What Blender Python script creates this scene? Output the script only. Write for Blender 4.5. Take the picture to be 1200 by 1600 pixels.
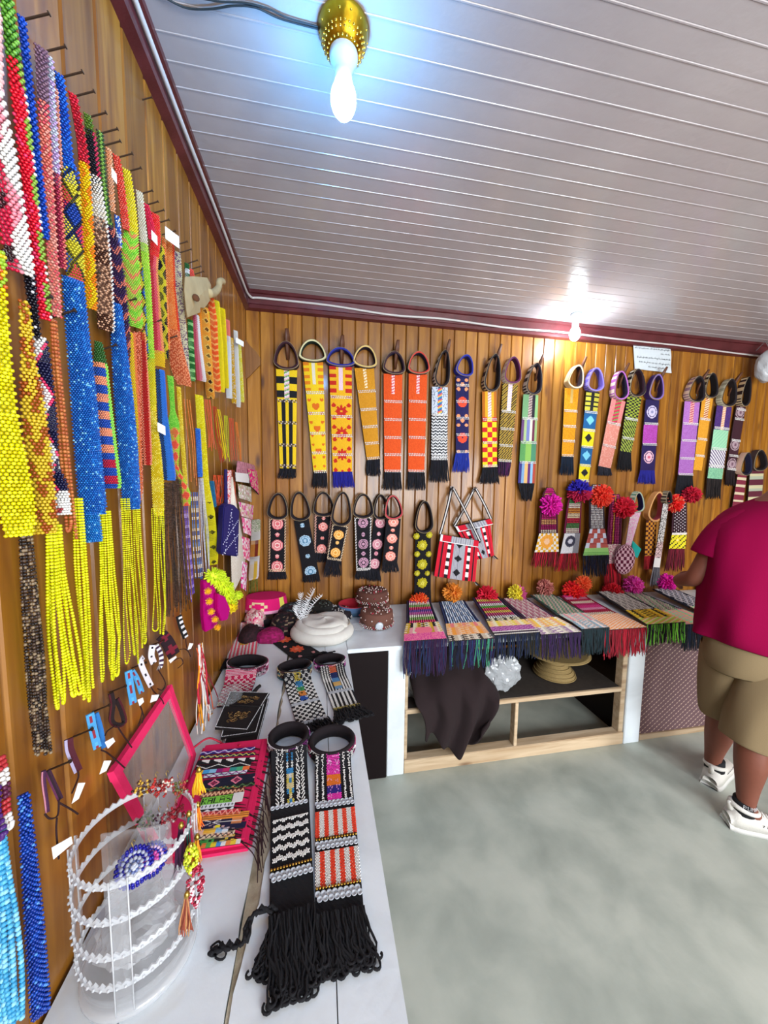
import bpy, bmesh, math, random
import numpy as np
from mathutils import Vector, Matrix
for o in list(bpy.data.objects): bpy.data.objects.remove(o)
C = bpy.context.scene.collection
rnd = random.Random(7)
PI = math.pi

# ------------------------------------------------------------------ camera
CAM = Vector((0.442, 0.0, 1.579)); FPX = 554.45
CR = Vector((0.98384375, -0.17848513, 0.01394765))
CU = Vector((0.00200219, 0.08887168, 0.99604107))
CF = Vector((0.17901807, 0.97992086, -0.0877932))
cd = bpy.data.cameras.new('camera'); cam = bpy.data.objects.new('camera', cd); C.objects.link(cam)
cd.sensor_fit = 'HORIZONTAL'; cd.sensor_width = 36; cd.lens = 36 * FPX / 1200; cd.clip_start = .02
m = Matrix((CR, CU, -CF)).transposed().to_4x4(); m.translation = CAM; cam.matrix_world = m
bpy.context.scene.camera = cam

# ------------------------------------------------------------------ light
vs = bpy.context.scene.view_settings
vs.view_transform = 'Standard'; vs.look = 'None'; vs.gamma = 1; vs.exposure = 0.75; vs.use_curve_mapping = False
BULB1 = 125.0; BULB2 = 170.0          # emission strengths of the two bulbs
w = bpy.data.worlds.new('world'); bpy.context.scene.world = w; w.use_nodes = True
bg = w.node_tree.nodes['Background']; bg.inputs[0].default_value = (.80, .90, 1, 1); bg.inputs[1].default_value = 2.0

def area(name, loc, rot, sx, sy, power, col):
    l = bpy.data.lights.new(name, 'AREA'); l.shape = 'RECTANGLE'; l.size = sx; l.size_y = sy; l.energy = power; l.color = col
    o = bpy.data.objects.new(name, l); C.objects.link(o); o.location = loc; o.rotation_euler = rot; return o
# added daylight fill through an unseen window and open doorway behind the camera
area('daylight_fill_window', (1.6, -1.88, 1.65), (math.radians(90), 0, 0), 1.7, 1.2, 75, (.93, .97, 1))
area('daylight_fill_doorway', (3.3, -1.88, 1.05), (math.radians(90), 0, 0), .85, 2.0, 55, (.93, .97, 1))

# ------------------------------------------------------------------ helpers
def lin(h):
    if not isinstance(h, str): return h
    h = h.lstrip('#'); r = []
    for i in (0, 2, 4):
        c = int(h[i:i+2], 16) / 255
        r.append(c / 12.92 if c <= .04045 else ((c + .055) / 1.055) ** 2.4)
    return tuple(r)
def ray(x, y): return FPX * CF + (x - 600) * CR - (y - 800) * CU
def at(x, y, ax, val):
    """where the sight line of a photo pixel meets the real plane axis = val"""
    d = ray(x, y); return CAM + d * ((val - CAM[ax]) / d[ax])
def scale_at(p): return FPX / (Vector(p) - CAM).dot(CF)     # pixels per metre there

_m = {}
def mat(name, col=None, rough=.6, metal=0, attr=False, bump=.15, bscale=300, coat=0, spec=.5, var=.06, trans=0, emit=None, alpha=1, ior=1.45, sheen=0):
    if name in _m: return _m[name]
    M = bpy.data.materials.new(name); M.use_nodes = True; n = M.node_tree.nodes; L = M.node_tree.links
    b = n['Principled BSDF']
    b.inputs['Roughness'].default_value = rough; b.inputs['Metallic'].default_value = metal
    b.inputs['Coat Weight'].default_value = coat; b.inputs['Coat Roughness'].default_value = .2
    b.inputs['Specular IOR Level'].default_value = spec; b.inputs['Transmission Weight'].default_value = trans
    b.inputs['IOR'].default_value = ior; b.inputs['Alpha'].default_value = alpha; b.inputs['Sheen Weight'].default_value = sheen
    if emit:
        b.inputs['Emission Color'].default_value = (*emit[0], 1); b.inputs['Emission Strength'].default_value = emit[1]
    tc = n.new('ShaderNodeTexCoord'); nz = n.new('ShaderNodeTexNoise'); nz.inputs['Scale'].default_value = bscale
    L.new(tc.outputs['Object'], nz.inputs['Vector'])
    hs = n.new('ShaderNodeHueSaturation')
    mr = n.new('ShaderNodeMapRange'); mr.inputs[3].default_value = 1 - var; mr.inputs[4].default_value = 1 + var
    L.new(nz.outputs['Fac'], mr.inputs[0]); L.new(mr.outputs[0], hs.inputs['Value'])
    if attr:
        a = n.new('ShaderNodeAttribute'); a.attribute_name = 'Col'; L.new(a.outputs['Color'], hs.inputs['Color'])
    else: hs.inputs['Color'].default_value = (*lin(col), 1)
    L.new(hs.outputs[0], b.inputs['Base Color'])
    if bump:
        bp = n.new('ShaderNodeBump'); bp.inputs['Strength'].default_value = bump; bp.inputs['Distance'].default_value = .002
        L.new(nz.outputs['Fac'], bp.inputs['Height']); L.new(bp.outputs[0], b.inputs['Normal'])
    _m[name] = M; return M

BEAD = mat('glass_beads', attr=True, rough=.22, bump=0, spec=.6)
MATTEBEAD = mat('opaque_beads', attr=True, rough=.38, bump=0)
CLOTH = mat('woven_cloth', attr=True, rough=.9, bump=.5, bscale=700, var=.12)
THREAD = mat('yarn', attr=True, rough=.85, bump=.3, bscale=900, var=.12)

def link(name, me, m_, parent=None):
    o = bpy.data.objects.new(name, me); C.objects.link(o)
    if m_:
        for x in (m_ if isinstance(m_, (list, tuple)) else [m_]): me.materials.append(x)
    if parent: o.parent = parent
    return o
def tag(o, label=None, cat=None, group=None, kind=None):
    if label: o['label'] = label
    if cat: o['category'] = cat
    if group: o['group'] = group
    if kind: o['kind'] = kind
    return o
def empty(name, loc=(0, 0, 0)):
    o = bpy.data.objects.new(name, None); C.objects.link(o); o.location = loc; o.empty_display_size = .05; return o
def pmesh(name, v, f, m_, parent=None, cols=None, smooth=False):
    """mesh from lists; cols = one colour per face"""
    me = bpy.data.meshes.new(name); me.from_pydata([tuple(p) for p in v], [], f)
    if cols is not None:
        ca = me.color_attributes.new('Col', 'FLOAT_COLOR', 'CORNER')
        cnt = np.array([len(q) for q in f]); c = np.array([(*lin(q), 1) for q in cols], dtype=np.float32)
        ca.data.foreach_set('color', np.repeat(c, cnt, axis=0).ravel())
    if smooth: me.polygons.foreach_set('use_smooth', [True] * len(f))
    o = link(name, me, m_, parent)
    if parent is not None: o.location = -parent.location      # vertices are given in world space
    return o
_t = (1 + 5 ** .5) / 2
ICO_V = np.array([(-1,_t,0),(1,_t,0),(-1,-_t,0),(1,-_t,0),(0,-1,_t),(0,1,_t),(0,-1,-_t),(0,1,-_t),(_t,0,-1),(_t,0,1),(-_t,0,-1),(-_t,0,1)]) / math.hypot(1, _t)
ICO_F = np.array([(0,11,5),(0,5,1),(0,1,7),(0,7,10),(0,10,11),(1,5,9),(5,11,4),(11,10,2),(10,7,6),(7,1,8),(3,9,4),(3,4,2),(3,2,6),(3,6,8),(3,8,9),(4,9,5),(2,4,11),(6,2,10),(8,6,7),(9,8,1)])
OCT_V = np.array([(1,0,0),(-1,0,0),(0,1,0),(0,-1,0),(0,0,1),(0,0,-1)], float)
OCT_F = np.array([(0,2,4),(2,1,4),(1,3,4),(3,0,4),(2,0,5),(1,2,5),(3,1,5),(0,3,5)])
def beads(name, P, cols, r, m_=None, parent=None, fine=False, sq=(1, 1, 1)):
    """many small beads in one mesh: P positions, cols linear colours"""
    V, F = (ICO_V, ICO_F) if fine else (OCT_V, OCT_F)
    P = np.asarray(P, float).reshape(-1, 3); n = len(P)
    r = np.broadcast_to(np.asarray(r, float), (n,))
    v = P[:, None, :] + (V * np.array(sq))[None] * r[:, None, None]
    f = (F[None] + (np.arange(n) * len(V))[:, None, None]).reshape(-1, 3)
    me = bpy.data.meshes.new(name)
    me.vertices.add(v.size // 3); me.vertices.foreach_set('co', v.astype(np.float32).ravel())
    me.loops.add(f.size); me.loops.foreach_set('vertex_index', f.astype(np.int32).ravel())
    me.polygons.add(len(f)); me.polygons.foreach_set('loop_start', np.arange(0, f.size, 3, dtype=np.int32))
    me.polygons.foreach_set('use_smooth', np.ones(len(f), dtype=bool))
    ca = me.color_attributes.new('Col', 'FLOAT_COLOR', 'POINT')
    c = np.ones((n, 4), np.float32); c[:, :3] = np.array([lin(q) for q in cols])
    ca.data.foreach_set('color', np.repeat(c, len(V), axis=0).ravel())
    me.update(calc_edges=True)
    o = link(name, me, m_ or BEAD, parent)
    if parent is not None: o.location = -parent.location
    return o
def box_vf(x0, x1, y0, y1, z0, z1, off=0):
    v = [(x, y, z) for z in (z0, z1) for y in (y0, y1) for x in (x0, x1)]
    f = [tuple(i + off for i in q) for q in ((0,2,3,1),(4,5,7,6),(0,1,5,4),(2,6,7,3),(0,4,6,2),(1,3,7,5))]
    return v, f
def box(name, x0, x1, y0, y1, z0, z1, m_, parent=None, bevel=.0):
    me = bpy.data.meshes.new(name); bm = bmesh.new()
    v, f = box_vf(x0, x1, y0, y1, z0, z1); bv = [bm.verts.new(p) for p in v]
    for q in f: bm.faces.new([bv[i] for i in q])
    if bevel: bmesh.ops.bevel(bm, geom=list(bm.edges), offset=bevel, segments=2, affect='EDGES')
    bm.to_mesh(me); bm.free(); o = link(name, me, m_, parent)
    if parent is not None: o.location = -parent.location
    return o
def tube(name, pts, r, m_, parent=None, n=6, closed=False, cols=None, cap=True, smooth=True):
    v, f = tube_vf(pts, r, n, closed, cap)
    return pmesh(name, v, f, m_, parent, cols=(None if cols is None else [cols] * len(f)), smooth=smooth)
def tube_vf(pts, r, n=6, closed=False, cap=True, off=0, flat=1.0):
    pts = [Vector(p) for p in pts]; N = len(pts); v = []; f = []
    prev = None
    for i, p in enumerate(pts):
        a = pts[(i - 1) % N] if (closed or i) else p; b = pts[(i + 1) % N] if (closed or i < N - 1) else p
        t = (b - a).normalized() if (b - a).length > 1e-9 else Vector((0, 0, 1))
        if prev is None: u = t.orthogonal().normalized()
        else:
            u = prev - t * prev.dot(t); u = u.normalized() if u.length > 1e-6 else t.orthogonal().normalized()
        prev = u; w_ = t.cross(u); rr = r[i] if isinstance(r, (list, tuple)) else r
        for k in range(n):
            a_ = 2 * PI * k / n; v.append(p + u * (math.cos(a_) * rr) + w_ * (math.sin(a_) * rr * flat))
    for i in range(N if closed else N - 1):
        for k in range(n):
            j = (i + 1) % N; f.append((off+i*n+k, off+i*n+(k+1)%n, off+j*n+(k+1)%n, off+j*n+k))
    if cap and not closed: f.append(tuple(off + k for k in range(n - 1, -1, -1))); f.append(tuple(off + (N-1)*n + k for k in range(n)))
    return v, f
def lathe(name, prof, base, m_, parent=None, n=24, axis=(0, 0, 1), smooth=True, cols=None):
    """prof = [(radius, height)] turned about axis through base"""
    ax = Vector(axis).normalized(); u = ax.orthogonal().normalized(); w_ = ax.cross(u); base = Vector(base); v = []; f = []
    for r, h in prof:
        for k in range(n):
            a = 2 * PI * k / n; v.append(base + ax * h + (u * math.cos(a) + w_ * math.sin(a)) * r)
    for i in range(len(prof) - 1):
        for k in range(n): f.append((i*n+k, i*n+(k+1)%n, (i+1)*n+(k+1)%n, (i+1)*n+k))
    f.append(tuple(range(n - 1, -1, -1))); f.append(tuple((len(prof)-1)*n + k for k in range(n)))
    c = None
    if cols is not None: c = [cols[min(i // n, len(cols) - 1)] for i in range(len(f))]
    return pmesh(name, v, f, m_, parent, cols=c, smooth=smooth)

# ------------------------------------------------------------------ big materials
def wood_mat(name, c1, c2, c3, rough, coat, vertical=True):
    M = bpy.data.materials.new(name); M.use_nodes = True; n = M.node_tree.nodes; L = M.node_tree.links; b = n['Principled BSDF']
    g = n.new('ShaderNodeNewGeometry'); oi = n.new('ShaderNodeObjectInfo')
    mp = n.new('ShaderNodeMapping'); mp.inputs['Scale'].default_value = (14, 14, 1.1) if vertical else (1.1, 14, 14)
    sc = n.new('ShaderNodeVectorMath'); sc.operation = 'SCALE'; sc.inputs['Scale'].default_value = 9
    cb = n.new('ShaderNodeCombineXYZ')
    for i in range(3): L.new(oi.outputs['Random'], cb.inputs[i])
    L.new(cb.outputs[0], sc.inputs[0]); ad = n.new('ShaderNodeVectorMath'); ad.operation = 'ADD'
    L.new(g.outputs['Position'], ad.inputs[0]); L.new(sc.outputs[0], ad.inputs[1]); L.new(ad.outputs[0], mp.inputs[0])
    nz = n.new('ShaderNodeTexNoise'); nz.inputs['Scale'].default_value = 1.6; nz.inputs['Detail'].default_value = 6; nz.inputs['Distortion'].default_value = 1.2
    L.new(mp.outputs[0], nz.inputs[0])
    rp = n.new('ShaderNodeValToRGB'); e = rp.color_ramp.elements
    e[0].position = .3; e[0].color = (*lin(c1), 1); e[1].position = .7; e[1].color = (*lin(c3), 1)
    k = e.new(.5); k.color = (*lin(c2), 1)
    L.new(nz.outputs['Fac'], rp.inputs[0])
    hs = n.new('ShaderNodeHueSaturation'); mr = n.new('ShaderNodeMapRange'); mr.inputs[3].default_value = .78; mr.inputs[4].default_value = 1.15
    L.new(oi.outputs['Random'], mr.inputs[0]); L.new(mr.outputs[0], hs.inputs['Value']); L.new(rp.outputs[0], hs.inputs['Color'])
    # sparse knots
    mp2 = n.new('ShaderNodeMapping'); mp2.inputs['Scale'].default_value = (7, 7, 2.3) if vertical else (2.3, 7, 7); L.new(ad.outputs[0], mp2.inputs[0])
    vo = n.new('ShaderNodeTexVoronoi'); vo.inputs['Scale'].default_value = 1.0; L.new(mp2.outputs[0], vo.inputs[0])
    mr2 = n.new('ShaderNodeMapRange'); mr2.inputs[1].default_value = .05; mr2.inputs[2].default_value = .14; L.new(vo.outputs['Distance'], mr2.inputs[0])
    mx = n.new('ShaderNodeMix'); mx.data_type = 'RGBA'; mx.inputs[6].default_value = (*lin('#5a3316'), 1)
    L.new(mr2.outputs[0], mx.inputs[0]); L.new(hs.outputs[0], mx.inputs[7]); L.new(mx.outputs[2], b.inputs['Base Color'])
    b.inputs['Roughness'].default_value = rough; b.inputs['Coat Weight'].default_value = coat; b.inputs['Coat Roughness'].default_value = .12
    bp = n.new('ShaderNodeBump'); bp.inputs['Strength'].default_value = .25; bp.inputs['Distance'].default_value = .004
    L.new(nz.outputs['Fac'], bp.inputs['Height']); L.new(bp.outputs[0], b.inputs['Normal'])
    L.new(bp.outputs[0], b.inputs['Coat Normal'])
    return M
PINE = wood_mat('varnished_pine', '#74420a', '#925c14', '#ae7626', .42, .3)
RAW = wood_mat('raw_timber', '#a98d6c', '#bda586', '#cdb798', .8, 0, False)

def noise_mat(name, stops, scale, rough, bump=.2, detail=6, dist=0, coat=0, stretch=(1, 1, 1), bdist=.004, rvar=0):
    M = bpy.data.materials.new(name); M.use_nodes = True; n = M.node_tree.nodes; L = M.node_tree.links; b = n['Principled BSDF']
    g = n.new('ShaderNodeNewGeometry'); mp = n.new('ShaderNodeMapping'); mp.inputs['Scale'].default_value = stretch
    nz = n.new('ShaderNodeTexNoise'); nz.inputs['Scale'].default_value = scale; nz.inputs['Detail'].default_value = detail; nz.inputs['Distortion'].default_value = dist
    L.new(g.outputs['Position'], mp.inputs[0]); L.new(mp.outputs[0], nz.inputs[0])
    rp = n.new('ShaderNodeValToRGB'); e = rp.color_ramp.elements
    e[0].position = stops[0][0]; e[0].color = (*lin(stops[0][1]), 1); e[1].position = stops[-1][0]; e[1].color = (*lin(stops[-1][1]), 1)
    for p, c in stops[1:-1]: k = e.new(p); k.color = (*lin(c), 1)
    L.new(nz.outputs['Fac'], rp.inputs[0]); L.new(rp.outputs[0], b.inputs['Base Color'])
    b.inputs['Roughness'].default_value = rough; b.inputs['Coat Weight'].default_value = coat
    if rvar:
        mr = n.new('ShaderNodeMapRange'); mr.inputs[3].default_value = rough - rvar; mr.inputs[4].default_value = rough + rvar
        L.new(nz.outputs['Fac'], mr.inputs[0]); L.new(mr.outputs[0], b.inputs['Roughness'])
    n2 = n.new('ShaderNodeTexNoise'); n2.inputs['Scale'].default_value = scale * 12; n2.inputs['Detail'].default_value = 4; L.new(mp.outputs[0], n2.inputs[0])
    bp = n.new('ShaderNodeBump'); bp.inputs['Strength'].default_value = bump; bp.inputs['Distance'].default_value = bdist
    L.new(n2.outputs['Fac'], bp.inputs['Height']); L.new(bp.outputs[0], b.inputs['Normal'])
    return M
CONCRETE = noise_mat('polished_concrete', [(.25, '#959c93'), (.42, '#a6ada3'), (.58, '#b6bcb1'), (.8, '#c3c7bc')], 4.6, .5, .12, 12, .25, rvar=.1)
CEILP = noise_mat('glossy_ceiling_paint', [(.3, '#aaa3a4'), (.7, '#b4adae')], 3, .2, .3, 4, bdist=.003)
TRIMP = noise_mat('oxblood_paint', [(.3, '#4a1c1e'), (.7, '#60292c')], 12, .32, .15)
WHITEP = noise_mat('worn_white_paint', [(.20, '#8a8578'), (.27, '#cbd3d8'), (.5, '#dfe7ec'), (.8, '#e8f0f4')], 4, .38, .2, 9, .6)
DARKP = mat('dark_brown_laminate', '#140a0c', rough=.5, bump=.05, spec=.2)
DUSTY = mat('dark_dusty_board', '#3a332e', rough=.8, bump=.2, bscale=40, var=.35)
NAILM = mat('rusty_nail', '#4a3a30', rough=.5, metal=.7)

# ------------------------------------------------------------------ the room
ZC = 2.705; YB = 2.347; XR = 4.3; YF = -1.75
fl = empty('floor'); tag(fl, kind='structure')
pmesh('slab', *box_vf(-.1, XR+.1, YF-.1, YB+.1, -.08, 0), CONCRETE, fl)
def plank_mesh(name, wdt, length, th=.014, vee=.005):
    """board lying along +Z, width along X (0..wdt), face towards -Y, V-groove edges"""
    xs = [0, vee, wdt - vee, wdt]; ys = [0, -th*.55, -th*.55, 0]
    v = []; 
    for z in (0, length):
        for x, y in zip(xs, ys): v.append((x, y, z))
    f = [(i, i+1, i+5, i+4) for i in range(3)] + [(0, 4, 7, 3)] + [(3, 2, 1, 0), (4, 5, 6, 7)]
    me = bpy.data.meshes.new(name); me.from_pydata(v, [], f); return me
PW = .0828
pm = plank_mesh('plank', PW - .0012, ZC); pm.materials.append(PINE)
GROOVE = mat('dark_groove_board', '#4a2a10', rough=.8)
wb = empty('wall_back', (0, YB, 0)); tag(wb, kind='structure')
pmesh('backing', *box_vf(-.1, XR+.1, YB+.001, YB+.1, 0, ZC), GROOVE, wb)
for i in range(int(XR / PW) + 1):
    o = bpy.data.objects.new('plank', pm); C.objects.link(o); o.parent = wb; o.location = (.006 + i * PW, 0, 0)
wl = empty('wall_left', (0, 0, 0)); tag(wl, kind='structure')
pmesh('backing', *box_vf(-.1, -.001, YF, YB, 0, ZC), GROOVE, wl)
LW = .105
pm2 = plank_mesh('plank', LW - .0012, ZC); pm2.materials.append(PINE)
y = YF
while y < YB - .02:
    o = bpy.data.objects.new('plank', pm2); C.objects.link(o); o.parent = wl; o.location = (0, y, 0); o.rotation_euler = (0, 0, PI/2)
    y += LW
wr = empty('wall_right', (XR, 0, 0)); tag(wr, kind='structure')
pmesh('backing', *box_vf(XR+.001, XR+.1, YF, YB, 0, ZC), GROOVE, wr)
y = YF
while y < YB - .02:
    o = bpy.data.objects.new('plank', pm2); C.objects.link(o); o.parent = wr; o.location = (0, y + LW, 0); o.rotation_euler = (0, 0, -PI/2)
    y += LW
# unseen wall behind the camera: pine boarding, with openings added for the fill light
wf = empty('wall_front', (0, YF, 0)); tag(wf, kind='structure')
def fpiece(x0, x1, z0, z1): box('boarding', x0, x1, YF-.1, YF, z0, z1, PINE, wf)
fpiece(0, .7, 0, ZC); fpiece(.7, 2.5, 0, 1.0); fpiece(.7, 2.5, 2.3, ZC); fpiece(2.5, 2.85, 0, ZC); fpiece(2.85, 3.75, 2.1, ZC); fpiece(3.75, XR, 0, ZC)
wn = empty('unseen_window_1', (1.6, YF, 1.0)); tag(wn, kind='structure')
for x in (.7, 1.3, 1.88, 2.46): box('frame_post', x, x+.04, YF-.08, YF+.02, 1.0, 2.3, TRIMP, wn)
for z in (1.0, 2.26): box('frame_rail', .7, 2.5, YF-.08, YF+.02, z, z+.04, TRIMP, wn)
dr = empty('unseen_door_1', (2.85, YF, 0)); tag(dr, kind='structure')
for x in (2.83, 3.73): box('door_jamb', x, x+.04, YF-.1, YF+.02, 0, 2.12, TRIMP, dr)
box('door_head', 2.83, 3.77, YF-.1, YF+.02, 2.1, 2.14, TRIMP, dr)
# ceiling: painted boards running across the room, with a raised bead at every joint
ce = empty('ceiling', (0, 0, ZC)); tag(ce, kind='structure')
pmesh('backing', *box_vf(-.1, XR+.1, YF-.1, YB+.1, ZC+.001, ZC+.1), CEILP, ce)
CW = .0655
def ceil_mesh():
    L_ = XR; ys = [.0, .0015, .0045, .006, CW-.0008, CW-.0001]; zs = [-.0068, -.0094, -.0094, -.008, -.008, -.0076]
    v = [(x, y_, z_) for x in (0, L_) for y_, z_ in zip(ys, zs)]; n_ = len(ys)
    f = [(i, i+1, n_+i+1, n_+i) for i in range(n_-1)] + [(0, n_, 2*n_-1, n_-1)]
    me = bpy.data.meshes.new('board'); me.from_pydata(v, [], [q[::-1] for q in f]); me.materials.append(CEILP); return me
cm = ceil_mesh(); y = YF
y0 = 1.144 - round((1.144 - YF) / CW) * CW
k = 0
while y0 + k * CW < YB - .01:
    o = bpy.data.objects.new('board', cm); C.objects.link(o); o.parent = ce; o.location = (0, y0 + k * CW, 0); k += 1
# crown trim (oxblood boards) and the white conduit that follows it
def trim(name, pts_prof, axis, a0, a1):
    pass
ZT = ZC - .008
def crown(name, horiz, a0, a1):
    prof = [(0, ZT), (.040, ZT), (.040, ZT-.018), (.030, ZT-.022), (.024, ZT-.075), (.034, ZT-.085), (.034, ZT-.105), (0.008, ZT-.112), (0, ZT-.112)]
    v = []; 
    for a in (a0, a1):
        for d, z in prof:
            v.append((d, a, z) if horiz == 'y' else (a, YB - d, z) if horiz == 'x' else (XR - d, a, z))
    n_ = len(prof); f = [(i, (i+1) % n_, n_+(i+1) % n_, n_+i) for i in range(n_)] + [tuple(range(n_)), tuple(range(2*n_-1, n_-1, -1))]
    t_ = pmesh(name, v, f, TRIMP); tag(t_, kind='structure'); return t_
crown('trim_1', 'y', YF, YB); crown('trim_2', 'x', 0, XR); crown('trim_3', 'r', YF, YB)
PLAST = mat('white_plastic', '#c9c4c0', rough=.35, bump=.05)
def rope(pts, n=8):
    out = []
    for i in range(len(pts) - 1):
        p0 = Vector(pts[max(i-1, 0)]); p1 = Vector(pts[i]); p2 = Vector(pts[i+1]); p3 = Vector(pts[min(i+2, len(pts)-1)])
        for k in range(n):
            t = k / n; out.append(.5 * ((2*p1) + (p2-p0)*t + (2*p0-5*p1+4*p2-p3)*t*t + (3*p1-p0-3*p2+p3)*t**3))
    out.append(Vector(pts[-1])); return out
cp = [(.034, YF, 2.655), (.034, -.5, 2.655), (.034, .6, 2.66), (.036, 1.2, 2.645), (.034, 1.7, 2.655), (.035, 2.1, 2.645), (.045, 2.29, 2.645), (.12, 2.313, 2.652), (.5, 2.315, 2.650), (.9, 2.315, 2.630), (1.25, 2.316, 2.638), (1.7, 2.316, 2.622), (2.1, 2.316, 2.628), (2.6, 2.316, 2.618), (3.1, 2.316, 2.615), (3.6, 2.316, 2.600), (4.28, 2.316, 2.590)]
tag(tube('cable', rope(cp), .0065, PLAST, n=8), 'long white cable run along the dark red crown trim of both walls', 'cable')

# ------------------------------------------------------------------ bulbs
BRASS = mat('pierced_brass', '#b8901e', rough=.28, metal=1, bump=.4, bscale=60, var=.3)
PORC = mat('white_holder', '#b9c4cc', rough=.3, bump=0)
def bulb_mat(name, s): return mat(name, '#ffffff', rough=.4, bump=0, emit=((.13, .48, 1) if s == BULB1 else (.80, .90, 1), s))
def light(name, x, y, drop, rb, hb, lab, strength, cup):
    t = empty(name, (x, y, ZC)); tag(t, lab, 'ceiling light')
    z = ZC - .008
    if cup:
        R = .062
        lathe('ceiling_cup', [(R, z), (R+.002, z-.004), (R*.97, z-.012), (R*.93, z-.028), (R*.80, z-.04), (R*.74, z-.05), (R*.55, z-.06), (R*.45, z-.062)], (x, y, 0), BRASS, t, 40)
        P = []
        for row, (r_, zz, n_) in enumerate([(R*.955, z-.02, 14), (R*.84, z-.037, 30), (R*.78, z-.045, 28), (R*.65, z-.0555, 24)]):
            for k in range(n_):
                a = 2*PI*(k + .5*(row % 2))/n_; P.append((x + r_*math.cos(a), y + r_*math.sin(a), zz))
        beads('cup_studs', P, ['#e8d070'] * len(P), .0035, mat('brass_studs', '#e0c050', rough=.2, metal=1), t)
        lathe('bulb_holder', [(.035, z-.056), (.036, z-.062), (.034, z-.072), (.024, z-.085), (.021, z-.10), (.021, z-.116), (.017, z-.12)], (x, y, 0), PORC, t, 28)
    else:
        lathe('bulb_holder', [(.036, z), (.036, z-.012), (.026, z-.03), (.021, z-.045), (.021, z-.085), (.018, z-.09)], (x, y, 0), PORC, t, 24)
    zt = z - drop
    prof = [(.018, 0), (.022, -.006)] + [(rb * math.sin(a), -hb/2 + hb/2 * math.cos(a)) for a in [PI*(.26 + .74*i/12) for i in range(12)]] + [(.001, -hb)]
    lathe('glowing_bulb', [(r, zt + h) for r, h in prof], (x, y, 0), bulb_mat(name + '_glow', strength), t, 24)
light('cup_lamp', .504, .99, .116, .032, .088, 'bright white bulb in a pierced brass ceiling cup near the camera', BULB1, True)
light('bare_bulb', 2.115, 2.19, .088, .033, .085, 'bare white bulb hanging from ceiling beside the back wall note', BULB2, False)
CABLE = mat('dark_blue_cable', '#26343c', rough=.5)
wy = [at(x, y, 2, ZC - .014) for x, y in ((250, -8), (290, 12), (330, 14), (365, 9), (400, 12), (440, 30), (503, 47))]
tag(tube('wire', rope(wy), .0022, CABLE), 'dark wire sagging under the ceiling into the brass cup, lower of two', 'wire')
wy = [at(x, y, 2, ZC - .014) for x, y in ((290, -8), (340, 2), (385, 5), (420, 14), (450, 28), (501, 43))]
tag(tube('wire', rope(wy), .002, CABLE), 'dark wire running flat to the brass cup, upper of two', 'wire')

# ------------------------------------------------------------------ counters
ZK = .729; XK = .578; YK = 1.734
lc = empty('counter_top', (0, 0, 0)); tag(lc, 'long white painted plank counter along the left wall, running towards the camera', 'counter')
ys0 = -1.0
def slab(name, poly, z0, z1, m_, parent):
    n_ = len(poly); v = [(x, y_, z0) for x, y_ in poly] + [(x, y_, z1) for x, y_ in poly]
    f = [tuple(range(n_-1, -1, -1)), tuple(range(n_, 2*n_))] + [(i, (i+1) % n_, n_+(i+1) % n_, n_+i) for i in range(n_)]
    return pmesh(name, v, f, m_, parent)
def ragged(x, y0_, y1_, amp, seed, step=.05):
    r_ = random.Random(seed); out = []; y_ = y0_
    while y_ < y1_: out.append((x + (r_.random()-.5)*amp, y_)); y_ += step * (.5 + r_.random())
    out.append((x, y1_)); return out
e1 = ragged(.130, ys0, YB, .004, 1); e2 = ragged(.291, ys0, YB, .006, 2); e2b = [(x_ + .030 * max(0, 1 - abs(y_ - .80) / .22) ** .6 + .012 * max(0, 1 - abs(y_ - 1.5) / .12), y_) for x_, y_ in ragged(.299, ys0, YB, .008, 3, .03)]; e3 = ragged(.462, ys0, 1.5, .002, 4)
slab('plank', [(0.016, ys0)] + e1 + [(0.016, YB-.01)], ZK-.03, ZK, WHITEP, lc)
slab('plank', [(p[0]+.0025, p[1]) for p in e1] + e2[::-1], ZK-.03, ZK, WHITEP, lc)
slab('plank', e2b + [(XK-.11, YB-.01), (XK-.11, ys0)], ZK-.0040, ZK-.0015, WHITEP, lc); box('plank_core', .3455, XK-.1105, ys0+.005, YB-.012, ZK-.03, ZK-.0042, WHITEP, lc)
slab('plank', [(XK-.108, ys0), (XK-.108, YB-.01), (XK, YB-.01), (XK, ys0)], ZK-.03, ZK-.001, WHITEP, lc)
box('seam_filler', .2935, .345, ys0+.02, YB-.02, ZK-.031, ZK-.0045, noise_mat('bare_weathered_wood', [(.3, '#8c8068'), (.5, '#b0a48c'), (.8, '#c0b8a4')], 20, .8, .3), lc)
box('underlay', .016, XK-.02, ys0+.01, YB-.01, ZK-.05, ZK-.032, RAW, lc)
for yy in (-.9, .2, 1.3): box('leg', XK-.09, XK-.03, yy, yy+.06, 0, ZK-.05, WHITEP, lc)
for yy in (-.9, .2, 1.3): box('leg', .03, .09, yy, yy+.06, 0, ZK-.05, WHITEP, lc)
bc = empty('counter_top', (XK, YK, ZK)); tag(bc, 'white painted counter along the back wall with pompom headdresses laid on it', 'counter')
box('top_board', XK+.002, XR-.02, YK-.012, YB-.012, ZK-.022, ZK-.001, WHITEP, bc, .003)
cab = empty('open_cabinet', (.79, YK, 0)); tag(cab, 'open white and raw wood cabinet with a shelf under the back counter', 'cabinet')
box('post', .793, .886, YK, YK+.07, 0, ZK-.023, WHITEP, cab, .003)
box('post', 2.262, 2.372, YK, YK+.07, 0, ZK-.023, WHITEP, cab, .003)
box('inner_batten', 2.228, 2.260, YK+.01, YK+.06, .075, ZK-.023, RAW, cab, .002)
box('inner_batten', .888, .905, YK+.01, YK+.06, .078, ZK-.023, RAW, cab, .002)
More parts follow.
